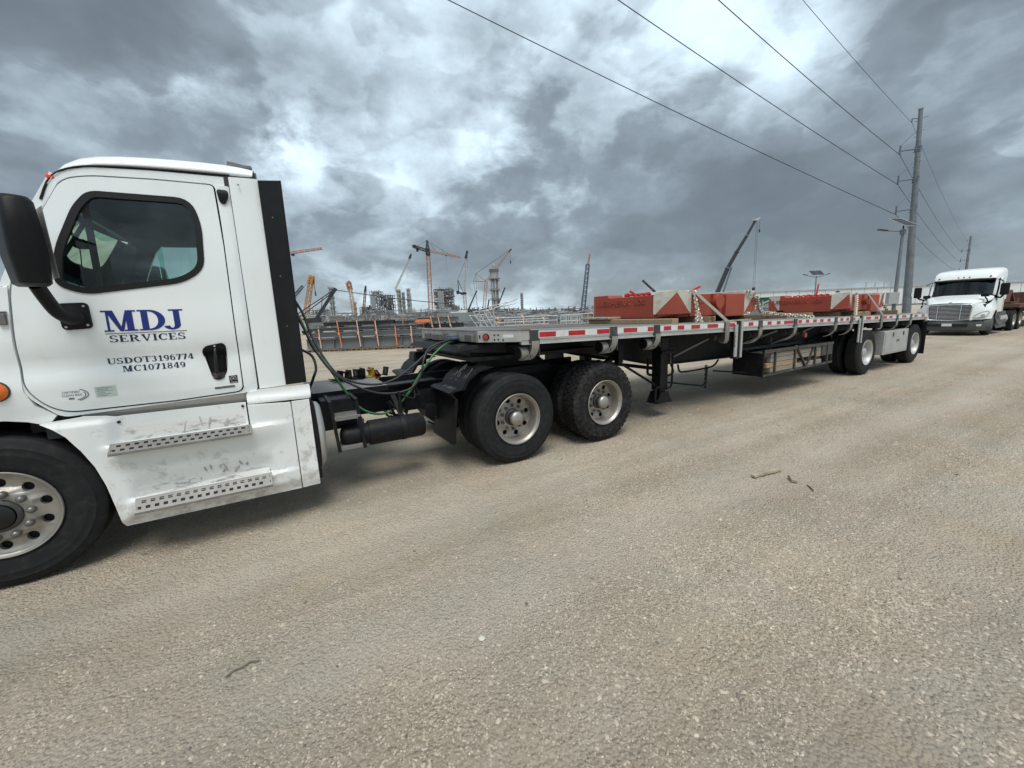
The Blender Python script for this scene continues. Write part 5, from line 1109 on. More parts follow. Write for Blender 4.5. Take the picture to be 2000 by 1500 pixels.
o=chain_mb([(11.35,1.5,1.842),(11.36,1.1,1.842),(11.34,.70,1.842)],.09,.014).build('chain','redlight',None); tag(o,'red chain lying along the top of the rear counterweight','chain','load chains on the trailer')
o=chain_mb([(5.30,1.15,1.905),(5.28,.70,1.905)],.08,.012).build('chain','redlight',None); tag(o,'red chain lying along the top of the front counterweight','chain','load chains on the trailer')
# ---------------------------------------------------------------- second truck, parked close behind
BX,BY=25.82,.74      # nose and near side
T2=thing('semi_tractor',(BX+3,BY+1.2,0),'white tractor unit with wide slatted grille, parked behind the flatbed trailer','truck')
CY=BY+1.19
def mir(pts): return pts+[(x,2*CY-y,z) for x,y,z in reversed(pts[:-1])]
# bumper: lofted plan curve
def plan(hw,x0,curve,n=9): # half width, nose x, sweep back at the corner
    return [(x0+curve*abs(s)**2.6,CY+hw*s) for s in [(-1+2*i/(2*n)) for i in range(2*n+1)]]
mb=MB(); lv=[(.20,1.10,.16),(.24,1.16,.06),(.46,1.19,.0),(.58,1.19,.0),(.66,1.18,.05),(.70,1.15,.14)]
rows=[]
for z,hw,dx in lv: rows.append([(x,y,z+ (.05*abs((y-CY)/hw)**2 if z>.6 else 0)) for x,y in plan(hw,BX+dx,.55)]+[(BX+.9,CY+hw,z+(.05 if z>.6 else 0))])
for r_ in rows: r_.insert(0,(BX+.9,r_[0][1],r_[0][2]))
k=len(rows[0]); mb.add([p for r_ in rows for p in r_],[(i*k+j,i*k+j+1,(i+1)*k+j+1,(i+1)*k+j) for i in range(len(rows)-1) for j in range(k-1)]); bump=mb.build('bumper','bumper',T2,smooth=50)
mb=MB(); mb.box(BX-.004,BX+.2,CY-.62,CY-.14,.40,.52); mb.box(BX-.004,BX+.2,CY+.14,CY+.62,.40,.52); mb.build('bumper_vent','hole',bump)
mb=MB(); mb.box(BX-.02,BX-.008,CY-.16,CY+.16,.42,.535); mb.build('number_plate','tape_white',bump,bevel=.004)
for s_ in (-1,1):
    mb=MB(); mb.box(BX+.085,BX+.2,CY+s_*.93-.07,CY+s_*.93+.07,.42,.50); mb.build('fog_lamp','headlamp',bump,bevel=.01)
# hood: sections from grille to cowl
mb=MB(); secs=[(BX+.10,.69,1.36,.06,1.42),(BX+.22,.74,1.42,.10,1.475),(BX+.55,.86,1.50,.18,1.585),(BX+.95,.98,1.58,.24,1.68),(BX+1.28,1.04,1.66,.28,1.76)]
rows=[]
for x,hw,zs,cr_,zc in secs: rows.append(mir([(x+.02,CY-hw-.01,zs-.10),(x,CY-hw,zs),(x,CY-hw+.06,zs+.035),(x,CY-hw*.6,zc-.015),(x,CY-hw*.52,zc-.004),(x,CY-hw*.2,zc),(x,CY,zc)]))
k=len(rows[0]); mb.add([p for r_ in rows for p in r_],[(i*k+j,i*k+j+1,(i+1)*k+j+1,(i+1)*k+j) for i in range(len(rows)-1) for j in range(k-1)]); hood2=mb.build('hood','white',T2,smooth=60)
# nose skin each side of the grille and fenders sweeping back
for s_ in (-1,1):
    def FP(x,d,z): return (x,CY+s_*d,z)
    g=[[FP(BX+.08,.66,z) for z in (.66,.80,1.0,1.2,1.36)],
       [FP(BX+.12,.74,z) for z in (.70,.82,1.0,1.2,1.38)],
       [FP(BX+.24,.94,z) for z in (.70,.84,1.0,1.17,1.38)],
       [FP(BX+.44,1.10,z) for z in (.72,.88,1.02,1.12,1.40)],
       [FP(BX+.62,1.18,z) for z in (.72,.88,1.04,1.10,1.34)],
       [FP(BX+.95,1.19,z) for z in (1.06,1.08,1.10,1.14,1.40)],
       [FP(BX+1.35,1.17,z) for z in (1.06,1.09,1.12,1.18,1.58)],
       [FP(BX+1.66,1.13,z) for z in (.80,.95,1.10,1.3,1.62)]]
    # pull the upper rows in to meet the hood
    inn=[.0,.0,.10,.16,.18,.17,.12,.07]
    for r_,q in zip(g,inn): r_[4]=(r_[4][0],r_[4][1]-s_*q,r_[4][2])
    mb=MB(); k=5; mb.add([p for r_ in g for p in r_],[(i*k+j,i*k+j+1,(i+1)*k+j+1,(i+1)*k+j) for i in range(len(g)-1) for j in range(k-1)]); fe=mb.build('fender','white',T2,smooth=60)
    # headlamp, swept back and tapering inwards
    hl=[FP(BX+.085,.71,.775),FP(BX+.20,.93,.79),FP(BX+.36,1.075,.85),FP(BX+.42,1.105,1.0),FP(BX+.38,1.06,1.045),FP(BX+.24,.92,1.0),FP(BX+.11,.76,.86)]
    c_=Vector((0,0,0)); 
    for p in hl: c_+=Vector(p)/len(hl)
    c_+=Vector((-.075,s_*.06,0)); hh=[(Vector(p)+Vector((-.035,s_*.03,0))) for p in hl]
    mb=MB(); mb.add(hh+[c_],[(i,(i+1)%7,7) for i in range(7)]); lamp=mb.build('headlight','headlamp',T2,smooth=70)
    mb=MB(); mb.tube(hh,.012,6,closed=True); mb.build('lamp_bezel','bumper',lamp,smooth=60)
    mb=MB(); mb.cyl(c_+Vector((-.005,s_*.0,-.02)),c_+Vector((-.03,s_*.01,-.02)),.055,14); mb.build('lamp_lens','galv',lamp)
    # hood mirror on a curved stalk
    mb=MB(); mb.tube(spline([FP(BX+.52,1.0,1.38),FP(BX+.50,1.0,1.50),FP(BX+.54,.93,1.62),FP(BX+.58,.90,1.70)],4),.024,8); hm=mb.build('hood_mirror_stalk','black',T2,smooth=60)
    mb=MB(); mb.box(BX+.52,BX+.64,CY+s_*.90-.12,CY+s_*.90+.12,1.66,1.80); mb.build('hood_mirror','black',hm,bevel=.03)
    MD=1.42 if s_>0 else 1.30      # door mirror, the near one folded in a little
    mb=MB(); mb.tube(spline([FP(BX+1.45,1.10,1.62),FP(BX+1.40,1.20,1.60),FP(BX+1.36,MD-.06,1.66),FP(BX+1.36,MD,1.74)],4),.035,8); dm=mb.build('mirror_arm','black',T2,smooth=60)
    mb=MB(); mb.box(BX+1.24,BX+1.40,CY+s_*MD-.13,CY+s_*MD+.13,1.70,2.20); mb.build('mirror','black',dm,bevel=.045)
    # near-side skin of the cab and sleeper
    sd2=lambda x,z:CY+s_*(1.125-.05*sm((z-1.95)/.7)+.02*sm((x-BX-2.7)/.3))
    mb=MB(); panel(mb,fillet([(BX+1.46,1.66),(BX+1.52,1.10),(BX+1.70,.98),(BX+2.6,.98),(BX+2.6,2.55),(BX+2.05,2.46),(BX+1.78,2.38)],.05,3),[fillet([(BX+1.66,1.80),(BX+2.36,1.74),(BX+2.36,2.24),(BX+1.90,2.26)],.07,4)],sd2,-s_*.03,.15); sk2=mb.build('cab_side','white',T2,smooth=40)
    mb=MB(); panel(mb,fillet([(BX+1.64,1.79),(BX+2.38,1.72),(BX+2.38,2.26),(BX+1.89,2.28)],.07,4),(),lambda x,z:sd2(x,z)-s_*.012,0,.2); mb.build('side_window','glassdark',sk2)
    mb=MB(); panel(mb,fillet([(BX+1.72,.26),(BX+3.5,.26),(BX+3.5,.98),(BX+1.72,1.02)],.04,3),(),lambda x,z:CY+s_*(1.15-.05*gs(z,.42,.03)-.06*sm((z-.62)/.05)),-s_*.03,.08); mb.build('side_fairing','bumper',T2,smooth=40)
    mb=MB(); mb.tube([(BX+1.70,CY+s_*1.02,2.40),(BX+1.58,CY+s_*1.14,2.33),(BX+1.52,CY+s_*1.20,2.27)],.02,6); mb.build('window_deflector','black',T2)
    mb=MB(); mb.box(BX+2.43,BX+2.445,CY+s_*1.128-.004,CY+s_*1.128+.004,.6,2.3); mb.build('door_seam','hole',sk2)
    wheel(T2,BX+1.12,CY+s_*1.10,-s_,'rib','plain')
    mb=MB(); mb.cyl((BX+2.4,CY+s_*.85,.62),(BX+3.75,CY+s_*.85,.62),.29,20); mb.build('fuel_tank','alu',T2,smooth=40)
    for z in (.45,.78):
        mb=MB(); mb.box(BX+1.8,BX+2.4,CY+s_*1.16-.03,CY+s_*1.16+.03,z,z+.04); mb.build('step_tread','tread_plate',T2)
    for x in (BX+4.75,BX+6.05):
        wheel(T2,x,CY+s_*1.19,-s_,'rib','plain'); wheel(T2,x,CY+s_*.86,-s_,'rib','none')
mb=MB(); mb.box(BX+.35,BX+1.5,CY-1.0,CY+1.0,.55,1.35); mb.box(BX+1.3,BX+2.55,CY-.9,CY+.9,.5,1.65); mb.box(BX+1.0,BX+7.6,CY-.42,CY+.42,.6,.95); mb.cyl((BX+1.12,CY-.9,.5),(BX+1.12,CY+.9,.5),.07,10); mb.build('chassis','frame',T2)
# grille
mb=MB(); gz0,gz1=.68,1.345
fr=[(BX+.055,CY-.64,gz0+.02),(BX+.085,CY-.685,gz1-.10),(BX+.10,CY-.64,gz1),(BX+.075,CY,gz1+.03),(BX+.10,CY+.64,gz1),(BX+.085,CY+.685,gz1-.10),(BX+.055,CY+.64,gz0+.02),(BX+.035,CY,gz0-.01)]
mb.tube(fr,.026,8,closed=True); gf=mb.build('grille','grille',T2,smooth=60)
mb=MB(); mb.box(BX+.13,BX+.16,CY-.66,CY+.66,gz0,gz1+.01); mb.build('grille_backing','hole',gf)
for i in range(11):
    z=gz0+.05+i*.0575; x=BX+.05+.035*i/10; mb=MB()
    mb.add([(x+.03,CY-.65,z),(x-.005,CY,z),(x+.03,CY+.65,z),(x+.03,CY-.65,z+.020),(x-.005,CY,z+.022),(x+.03,CY+.65,z+.020),(x+.05,CY-.65,z+.018),(x+.015,CY,z+.02),(x+.05,CY+.65,z+.018)],[(0,1,4,3),(1,2,5,4),(3,4,7,6),(4,5,8,7)]); mb.build('grille_slat','grille',gf)
mb=MB()
for y in (-.36,.36): mb.bar((BX+.02,CY+y,gz0+.02),(BX+.065,CY+y,gz1-.01),.03,.02,(0,1,0))
mb.build('grille_post','grille',gf)
mb=MB(); mb.lathe([(.0,-.006),(.075,-.004),(.08,.004)],(BX+.115,CY,1.385),20,'x',1); o=mb.build('hood_badge','alu_dark',hood2,smooth=60); 
# windscreen and roof fairing
mb=MB(); rows=[]
for i in range(9):
    s_=-1+2*i/8; b=abs(s_)**2.2; rows.append([(BX+1.30+.20*b,CY+.98*s_,1.74),(BX+1.62+.16*b,CY+.965*s_,2.41)])
mb.add([p for r_ in rows for p in r_],[(2*i,2*i+2,2*i+3,2*i+1) for i in range(8)]); ws=mb.build('windscreen','glassdark',T2,smooth=80)
mb=MB(); mb.add([(x+.012,y,z) for r_ in rows for x,y,z in ((r_[0][0]+.25,r_[0][1]*1,1.80),(r_[1][0]+.25,r_[1][1],2.38))],[(2*i,2*i+2,2*i+3,2*i+1) for i in range(8)]) if False else mb.box(BX+2.5,BX+2.55,CY-1.0,CY+1.0,1.6,2.4)
mb.box(BX+1.45,BX+1.75,CY-.95,CY+.95,1.66,1.79); mb.box(BX+1.75,BX+2.5,CY-1.0,CY+1.0,2.38,2.42); mb.build('cab_interior','interior',T2)
mb=MB(); mb.bar((BX+1.295,CY,1.74),(BX+1.61,CY,2.41),.035,.02,(0,1,0)); [mb.tube([(BX+1.27,CY+a,1.75),(BX+1.38,CY+a+.55,1.80)],.012,6) for a in (-.1,-.75)]; mb.build('wiper','rubberseal',ws)
for s_ in (-1,1):
    mb=MB(); mb.bar((BX+1.48,CY+s_*1.00,1.70),(BX+1.76,CY+s_*.985,2.44),.10,.09,(0,1,0)); mb.build('windscreen_pillar','white',T2,bevel=.02)
mb=MB(); mb.bar((BX+1.60,CY-.96,2.40),(BX+1.60,CY+.96,2.40),.10,.05); mb.build('sun_visor','black',T2)
mb=MB(); mb.box(BX+1.44,BX+1.46,CY-.62,CY-.42,1.77,1.83); mb.build('dash_papers','tape_white',T2)
mb=MB(); rows=[]
for x,hw,z0,zt in ((BX+1.58,.95,2.43,2.47),(BX+1.66,1.0,2.43,2.62),(BX+1.82,1.03,2.44,2.78),(BX+2.1,1.07,2.45,2.87),(BX+2.62,1.10,2.46,2.93)):
    rows.append(mir([(x+.06,CY-hw,z0),(x+.03,CY-hw+.005,z0+(zt-z0)*.55),(x+.02,CY-hw+.05,z0+(zt-z0)*.85),(x,CY-hw+.16,zt-.01),(x-.04,CY-hw*.5,zt+.015),(x-.06,CY,zt+.02)]))
k=len(rows[0]); fs=[(i*k+j,i*k+j+1,(i+1)*k+j+1,(i+1)*k+j) for i in range(len(rows)-1) for j in range(k-1)]; fs+=[tuple(range(k)),tuple(range((len(rows)-1)*k,len(rows)*k))]
mb.add([p for r_ in rows for p in r_],fs); rf=mb.build('roof_fairing','white',T2,smooth=50)
for y in (-.80,-.17,0,.17,.80):
    mb=MB(); mb.lathe([(.0,-.03),(.03,-.022),(.035,.01)],(BX+1.555+.06*abs(y),CY+y,2.545),10,'x',1); mb.build('clearance_light','redlens',rf,smooth=60)
mb=MB(); mb.box(BX+2.58,BX+2.6,CY-1.1,CY+1.1,.9,2.5); mb.build('cab_back','white',T2)
# its trailer with a rusty load
T3=thing('flatbed_trailer',(BX+12,CY,0),'dark rusty flatbed trailer hitched behind the second white truck','trailer')
mb=MB(); mb.box(BX+4.5,BX+18,CY-1.28,CY+1.28,1.12,1.26); mb.build('deck','wooddark',T3)
mb=MB(); mb.box(BX+4.5,BX+18,CY-1.31,CY-1.285,1.08,1.27); mb.box(BX+5.5,BX+17.5,CY-.55,CY-.45,.75,1.12); mb.box(BX+5.5,BX+17.5,CY+.45,CY+.55,.75,1.12); mb.build('rail','rust',T3)
for x in (BX+9.2,BX+10.6,BX+16):
    for s_ in (-1,1): wheel(T3,x,CY+s_*1.25,-s_,'rib','plain',m='hubdark')
mb=MB()
random.seed(9)
for k in range(26):
    x=BX+5+random.uniform(0,12); y=CY+random.uniform(-1.1,1.0); mb.box(x,x+random.uniform(.2,1.6),y,y+random.uniform(.1,.5),1.262+random.uniform(0,.0),1.29+random.uniform(.03,.22))
o=mb.build('scrap_steel','rust',None); o['kind']='stuff'; o['label']='rusty jumble of steel pieces on the trailer behind the second truck'
mb=MB(); mb.bar((BX+5.2,CY-.8,1.30),(BX+5.9,CY-.75,1.9),.12,.1); mb.bar((BX+6.6,CY-.8,1.30),(BX+5.9,CY-.75,1.9),.12,.1); mb.box(BX+5.1,BX+6.8,CY-.95,CY-.5,1.265,1.36); o=mb.build('scrap_trestle','rust',None); tag(o,'red brown A frame of steel at the front of the rusty trailer load','steel frame')
T4=thing('flatbed_trailer',(BX+34,CY+1.5,0),'far dark trailer with a rust red load at the right edge','trailer')
mb=MB(); mb.box(BX+26,BX+40,CY+.2,CY+2.8,1.1,1.25); mb.build('deck','rust',T4)
mb=MB(); mb.box(BX+27,BX+39,CY+.4,CY+2.6,1.252,1.9); mb.build('load','rust',T4)
for x in (BX+27,BX+33,BX+38): wheel(T4,x,CY+.25,1,'rib','none')
# ---------------------------------------------------------------- power line, street lamps
def pole(base,h,r0,r1,label,arms,ay,group='utility poles',lean=(0,0)):
    t=thing('utility_pole',base,label,'utility pole',group); b=Vector(base); LN=lambda z:V(lean[0]*z/h,lean[1]*z/h,z); mb=MB(); n=12
    mb.cyl(b,b+LN(h),r0,n,r1); mb.build('mast','galvpole',t,smooth=30)
    mb=MB(); mb.cyl(b+LN(h),b+LN(h)+V(0,0,.12),r1*1.15,12)
    for k in range(26): z=h*.35+k*h*.024; a=k*2.1; mb.cyl(b+LN(z),b+LN(z)+V(math.cos(a)*(r0*.8+.12),math.sin(a)*(r0*.8+.12),0),.03,5)
    mb.build('climbing_pegs','galvpole',t)
    for z in (h*.3,h*.55,h*.78):
        mb=MB(); mb.cyl(b+LN(z),b+LN(z)+V(0,0,.16),(r0+(r1-r0)*z/h)*1.06,n); mb.build('flange','galvpole',t)
    mb=MB(); q=b+LN(2.2)-V(r0*.3,r0*.95,0); mb.box(q.x-.16,q.x+.16,q.y-.03,q.y+.01,2.0,2.45); mb.build('number_tag','tape_white',t)
    tips=[]
    for z in arms:
        root=b+LN(z); tip=root+Vector(ay)+V(0,0,-.2)
        mb=MB(); mb.cyl(root,tip,.085,8,.06); mb.box(root.x-.25,root.x+.25,root.y-.25,root.y+.25,root.z-.35,root.z+.25); a=mb.build('arm','crb',t)
        mb=MB(); mb.cyl(root+V(0,0,2.3),tip+V(0,0,.55),.035,6); mb.cyl(tip+V(0,0,.6),tip+V(0,0,.05),.09,8); mb.cyl(tip,tip+V(0,0,-.35),.10,8); mb.build('insulator_string','crb',a); tips.append(tip-V(0,0,.35))
    mb=MB(); top=b+LN(h-.9); e=top+Vector(ay).normalized()*.9; mb.bar(top,e,.07); mb.cyl(e,e-V(0,0,.4),.06,8); mb.bar(top,top-Vector(ay).normalized()*.9+V(0,0,.2),.05); mb.build('shield_wire_bracket','crb',t); tips.append(e-V(0,0,.4))
    return t,tips
PB=(67.6,14.75,0)
_,tips=pole(PB,22.9,.44,.20,'tall tapering grey steel power pole with three side arms',(12.2,15.55,18.8),(-1.75,1.05,0),lean=(-1.15,.62))
PB2=(176,32.6,0)
_,tips2=pole(PB2,18.8,.40,.22,'distant grey steel power pole above the second white truck',(9.6,12.3,15.0),(-1.75,1.05,0))
NEAR=[(12.3,23.8,22.1),(21.9,18.2,21.7),(27.5,14.9,21.5),(32.3,12.1,21.3)]
for i,(tp,nr,t2) in enumerate(zip(tips,NEAR,tips2)):
    tp=Vector(tp); nr=Vector(nr); d=(nr-tp); far=nr+d*1.2+V(0,0,1.5)
    pts=[]; r=.030 if i<3 else .018
    end=nr+ (nr-tp)*1.0
    sag=[0.9,.8,.7,.5][i]
    for k in range(41):
        f=k/40; q=tp.lerp(end,f); q.z+=-sag*math.sin(f*2*pi)*.0 + ( -sag*4*(f*(.5-f)) if f<.5 else 0); pts.append(q)
    mb=MB(); mb.tube(pts,r,5); o=mb.build('power_line','crd',None); tag(o,['lowest power line sweeping up to the left over the trailer','second lowest power line from the steel pole','third power line up, from the top arm of the steel pole','thin topmost shield wire from the tip of the steel pole'][i],'power line','power lines')
    pts=[]
    for k in range(25):
        f=k/24; q=tp.lerp(t2,f); q.z-=.9*4*f*(1-f); pts.append(q)
    mb=MB(); mb.tube(pts,.030 if i<3 else .018,5); o=mb.build('power_line','crd',None); tag(o,['lowest span of power line between the two steel poles','middle span of power line between the two steel poles','upper span of power line between the two steel poles','thin shield wire between the tops of the two steel poles'][i],'power line','power lines')
# solar lamp beside the pole
SL=Vector((59.6,13.65,0)); t=thing('solar_street_lamp',SL,'tall solar street lamp with one lamp arm, beside the steel power pole','street lamp','solar street lamps')
mb=MB(); mb.cyl(SL,SL+V(0,0,9.0),.20,12,.13); mb.build('post','galvpole',t,smooth=30)
Rr=V(.864,-.503,0); Fr=V(.503,.864,0)
mb=MB(); mb.cyl(SL+V(0,0,8.9),SL-Rr*1.9+V(0,0,9.05),.06,8); mb.box(SL.x-.2,SL.x+.2,SL.y-.2,SL.y+.2,8.6,9.1); mb.build('lamp_arm','galvpole',t)
mb=MB(); a=SL-Rr*1.7+V(0,0,9.05); b=SL-Rr*2.7+V(0,0,9.18); mb.bar(a,b,.34,.12); mb.build('lamp_head','crd',t,bevel=.04)
mb=MB(); c=SL+V(0,0,9.85); p=[c-Rr*1.25+Fr*.5+V(0,0,.50),c+Rr*.05+Fr*.5+V(0,0,.50),c+Rr*1.15-Fr*.5-V(0,0,.47),c-Rr*.2-Fr*.5-V(0,0,.47)]; nn=V(0,0,-.05)
mb.hexa([q+nn for q in (p[3],p[2],p[1],p[0])]+[p[3],p[2],p[1],p[0]]); pn=mb.build('solar_panel','solar',t); mb=MB(); mb.tube([q-V(0,0,.02) for q in p],.045,6,closed=True); mb.build('panel_frame','galv',pn); mb=MB(); mb.cyl(SL+V(0,0,9.0),c-V(0,0,.05),.07,8); mb.build('panel_post','crd',t)
mb=MB(); q=SL-Rr*.62-Fr*.35; mb.bar(q+V(0,0,1.25),q+V(0,0,2.5),1.15,.45,(0.5,.86,0)); mb.build('control_box','galv',t,bevel=.03)
SM=Yd(52.55,70,0); SM.z=0
t=thing('solar_street_lamp',SM,'far solar street lamp with two arms and twin tilted panels, above the rear counterweight','street lamp','solar street lamps')
mb=MB(); mb.cyl(SM,SM+V(0,0,6.2),.12,10,.08); mb.build('post','galvpole',t)
for s_ in (-1,1):
    mb=MB(); mb.tube(spline([SM+V(0,0,6.0),SM+Rr*s_*.9+V(0,0,6.15),SM+Rr*s_*1.7+V(0,0,6.40)],4),.05,6); mb.build('lamp_arm','galvpole',t)
    mb=MB(); mb.bar(SM+Rr*s_*1.6+V(0,0,6.38),SM+Rr*s_*2.3+V(0,0,6.55),.22,.1); mb.build('lamp_head','crd',t)
    mb=MB(); c=SM+Rr*s_*.52+V(0,0,6.72); mb.hexa([c+Rr*a+Fr*b+V(0,0,d) for a,b,d in ((-.48+.12,-.3,-.36),(.48+.12,-.3,-.36),(.48-.12,.3,.36),(-.48-.12,.3,.36),(-.48+.12,-.3,-.32),(.48+.12,-.3,-.32),(.48-.12,.3,.40),(-.48-.12,.3,.40))]); mb.build('solar_panel','solar',t)
# ---------------------------------------------------------------- white warehouse, containers beyond the trailer
WA,WB_=V(105,74.5,0),V(196,20,0); d=(WB_-WA).normalized(); nn=V(-d.y,d.x,0)
if nn.dot(V(0,1,0))<0: nn=-nn
t=thing('warehouse',WA.lerp(WB_,.5),'long low white clad warehouse behind the steel pole and lamp','warehouse')
def wbox(s0,s1,w0,w1,z0,z1,nm,m_,par):
    mb=MB(); P=[WA+d*s+nn*w for s,w in ((s0,w0),(s1,w0),(s1,w1),(s0,w1))]; mb.hexa([p+V(0,0,z0) for p in P]+[p+V(0,0,z1) for p in P]); return mb.build(nm,m_,par)
wl=(WB_-WA).length
wbox(0,wl,0,30,0,5.4,'wall','warehouse',t); wbox(-.3,wl+.3,-.3,30.3,5.4,5.62,'roof','galv',t)
for k in range(28): wbox(wl*k/28,wl*k/28+.12,-.06,-.002,.4,5.38,'panel_joint','galv',t)
wbox(0,wl,-.05,-.01,0,.45,'plinth','grey_steel',t)
for s_,h_ in ((wl*.52,3.2),(wl*.545,3.2),(wl*.57,3.2),(wl*.59,3.2),(wl*.71,4.5),(wl*.86,4.5)):
    mb=MB(); p=WA+d*s_+nn*2; mb.cyl(p+V(0,0,5.6),p+V(0,0,5.6+h_*.5),.12,6); mb.build('vent_pipe','galv',t)
def container(s_,t_,w,l,h,m_,label,ribs=8):
    c=Yd(s_,t_,0); th=thing('shipping_container',c,label,'container'); mb=MB()
    P=[Yd(s_+a,t_+b,0) for a,b in ((-w/2,0),(w/2,0),(w/2,l),(-w/2,l))]; mb.hexa([p for p in P]+[p+V(0,0,h) for p in P]); body=mb.build('body',m_,th)
    for k in range(ribs):
        mb=MB(); x=s_-w/2+.1+(w-.2)*k/(ribs-1); mb.bar(Yd(x,t_-.03,.1),Yd(x,t_-.03,h-.1),.06,.06); mb.build('rib',m_,th)
    return th
container(56.2,89,1.5,6,3.35,'contgreen','tall narrow green container end between the two counterweights')
container(58.6,90,2.6,6,3.3,'warehouse','white container beside the green one',10)
container(53.4,92,2.8,6,3.3,'warehouse','white container at the left of the green one',10)
# ---------------------------------------------------------------- storage yard: stacked steel beams on pallets
def ibeam(parent,s0,s1,t_,z,h,w,m_,name='steel_beam',stiff=0):
    mb=MB()
    def b(t0,t1,z0,z1,sa=s0,sb=s1): P=[Yd(sa,t0,0),Yd(sb,t0,0),Yd(sb,t1,0),Yd(sa,t1,0)]; mb.hexa([p+V(0,0,z0) for p in P]+[p+V(0,0,z1) for p in P])
    b(t_,t_+w,z,z+.025); b(t_,t_+w,z+h-.025,z+h); b(t_+w/2-.01,t_+w/2+.01,z+.025,z+h-.025)
    for k in range(stiff):
        s_=s0+(s1-s0)*(k+.5)/stiff+random.uniform(-.3,.3); b(t_+.01,t_+w/2-.011,z+.026,z+h-.026,s_,s_+.02)
    return mb.build(name,m_,parent)
def strap_over(parent,s_,t_,z0,z1,m_='orange',lean=0,w=.055):
    mb=MB(); mb.ribbon([Yd(s_-.05,t_+.25,z1+.02),Yd(s_,t_-.01,z1),Yd(s_+lean*.5,t_-.03,(z0+z1)/2),Yd(s_+lean,t_-.03,z0)],w,Rr,.01); mb.ribbon([Yd(s_+lean*.45-.04,t_-.04,(z0+z1)/2+.1),Yd(s_+lean*.5+.0,t_-.045,(z0+z1)/2-.06)],w*1.5,Rr,.02); return mb.build('lashing',m_,parent)
def stack(label,s0,s1,t_,tiers,straps,pallets=True,seed=1):
    random.seed(seed); th=thing('beam_stack',Yd((s0+s1)/2,t_,0),label,'steel stack','stacks of steel beams in the yard'); z=.17 if pallets else .05
    if pallets:
        n_=max(2,int((s1-s0)/.62))
        for k in range(n_):
            a=s0+(s1-s0)*k/n_; mb=MB(); w=(s1-s0)/n_-.03
            for q in range(3): mb.bar(Yd(a+.05+q*(w-.1)/2,t_-.04,.05),Yd(a+.05+q*(w-.1)/2,t_+1.1,.05),.08,.09)
            for q in range(4): mb.bar(Yd(a,t_-.03+q*.33,.125),Yd(a+w,t_-.03+q*.33,.125),.10,.03)
            mb.bar(Yd(a,t_-.03,.018),Yd(a+w,t_-.03,.018),.10,.02)
            mb.build('pallet',random.choice(['woodgrey','wood','wood']),th)
    for (h,w,n_,inset_a,inset_b,m_) in tiers:
        for k in range(n_): ibeam(th,s0+inset_a+random.uniform(-.05,.05),s1-inset_b+random.uniform(-.05,.05),t_+k*(w+.03),z,h,w,m_,stiff=6 if k==0 and h>.4 else 0)
        z+=h
        mb=MB()
        for q in range(6): s_=s0+inset_a+.4+(s1-s0-inset_a-inset_b-.8)*q/5; mb.bar(Yd(s_,t_+.02,z+.035),Yd(s_,t_+1.0,z+.035),.09,.065)
        mb.build('spacer','woodgrey',th); z+=.07
    for s_,z0,z1,m_,ln in straps: strap_over(th,s_,t_,z0,z1,m_,ln)
    return th
stack('near stack of grey steel beams on pallets with orange lashings',-11.75,-4.75,23.2,[(.56,.36,3,.0,.0,'grey_steel'),(.30,.36,3,.15,.05,'grey_steel2'),(.20,.36,3,.4,.55,'grey_steel'),(.24,.45,2,1.0,2.0,'grey_steel3')],
 [(-10.95,.22,1.30,'peach',.05),(-9.85,.22,1.72,'orange',.14),(-8.72,.22,1.70,'peach',.10),(-7.68,.22,1.66,'peach',.10),(-6.56,.22,1.32,'orange',.03),(-5.66,.22,1.28,'peach',.02)],True,3)
stack('grey steel beam stack standing behind the lashed near stack',-9.0,-6.2,26.6,[(.5,.4,2,0,0,'grey_steel2'),(.5,.4,2,.0,.1,'grey_steel2'),(.42,.4,2,.1,.0,'grey_steel2')],[(-8.0,1.0,1.9,'cry',.1),(-7.0,1.0,1.9,'cry',.1)],False,4)
stack('stack of dark beams with orange lashings left of the trailer nose',-6.1,-3.1,26,[(.40,.38,3,0,0,'grey_steel3'),(.32,.38,3,.1,.2,'grey_steel'),(.30,.38,3,.3,.0,'grey_steel3'),(.34,.4,2,.1,.2,'grey_steel2')],[(-5.55,.55,1.50,'orange',.15),(-5.05,.55,1.80,'peach',.22),(-4.55,.55,1.70,'peach',.2),(-3.92,.55,1.78,'peach',.30)],True,5)
mb=MB(); mb.bar(Yd(-6.0,25.8,1.50),Yd(-5.0,25.75,1.52),.12,.14); mb.bar(Yd(-5.9,25.8,1.6),Yd(-5.1,25.78,1.6),.10,.06); o=mb.build('orange_sling','orange',None); tag(o,'bundle of orange lifting sling lying on the dark beam stack','sling')
# column boxes, plates, railings lying in the yard
def clutter(name,s_,t_,w,dp,h,m_,label,cat,z=0,extra=None):
    th=thing(name,Yd(s_,t_,z),label,cat); mb=MB(); P=[Yd(s_+a,t_+b,z) for a,b in ((-w/2,0),(w/2,0),(w/2,dp),(-w/2,dp))]; mb.hexa([p for p in P]+[p+V(0,0,h) for p in P]); mb.build('body',m_,th)
    if extra: extra(th)
    return th
def supports(s0,s1,t_,z): 
    def f(th):
        mb=MB()
        for k in range(4): mb.bar(Yd(s0+(s1-s0)*k/3,t_-.02,.0),Yd(s0+(s1-s0)*k/3,t_-.02,z),.12,.12)
        mb.bar(Yd(s0,t_-.05,z),Yd(s1,t_-.05,z),.06,.08); mb.build('trestle','grey_steel2',th)
    return f
clutter('steel_box',-2.6,29,.75,.8,1.35,'grey_steel','plain grey steel box section standing on end','steel box')
clutter('steel_plate_pack',-4.2,31,2.6,1.5,2.0,'grey_steel2','pale grey pack of steel plates behind the dark beam stack','steel pack',0,supports(-5.5,-3.0,31,1.2))
clutter('site_cabin',-15.0,120,5.0,3,3.7,'warehouse','small white site cabin seen over the steel stacks','cabin')
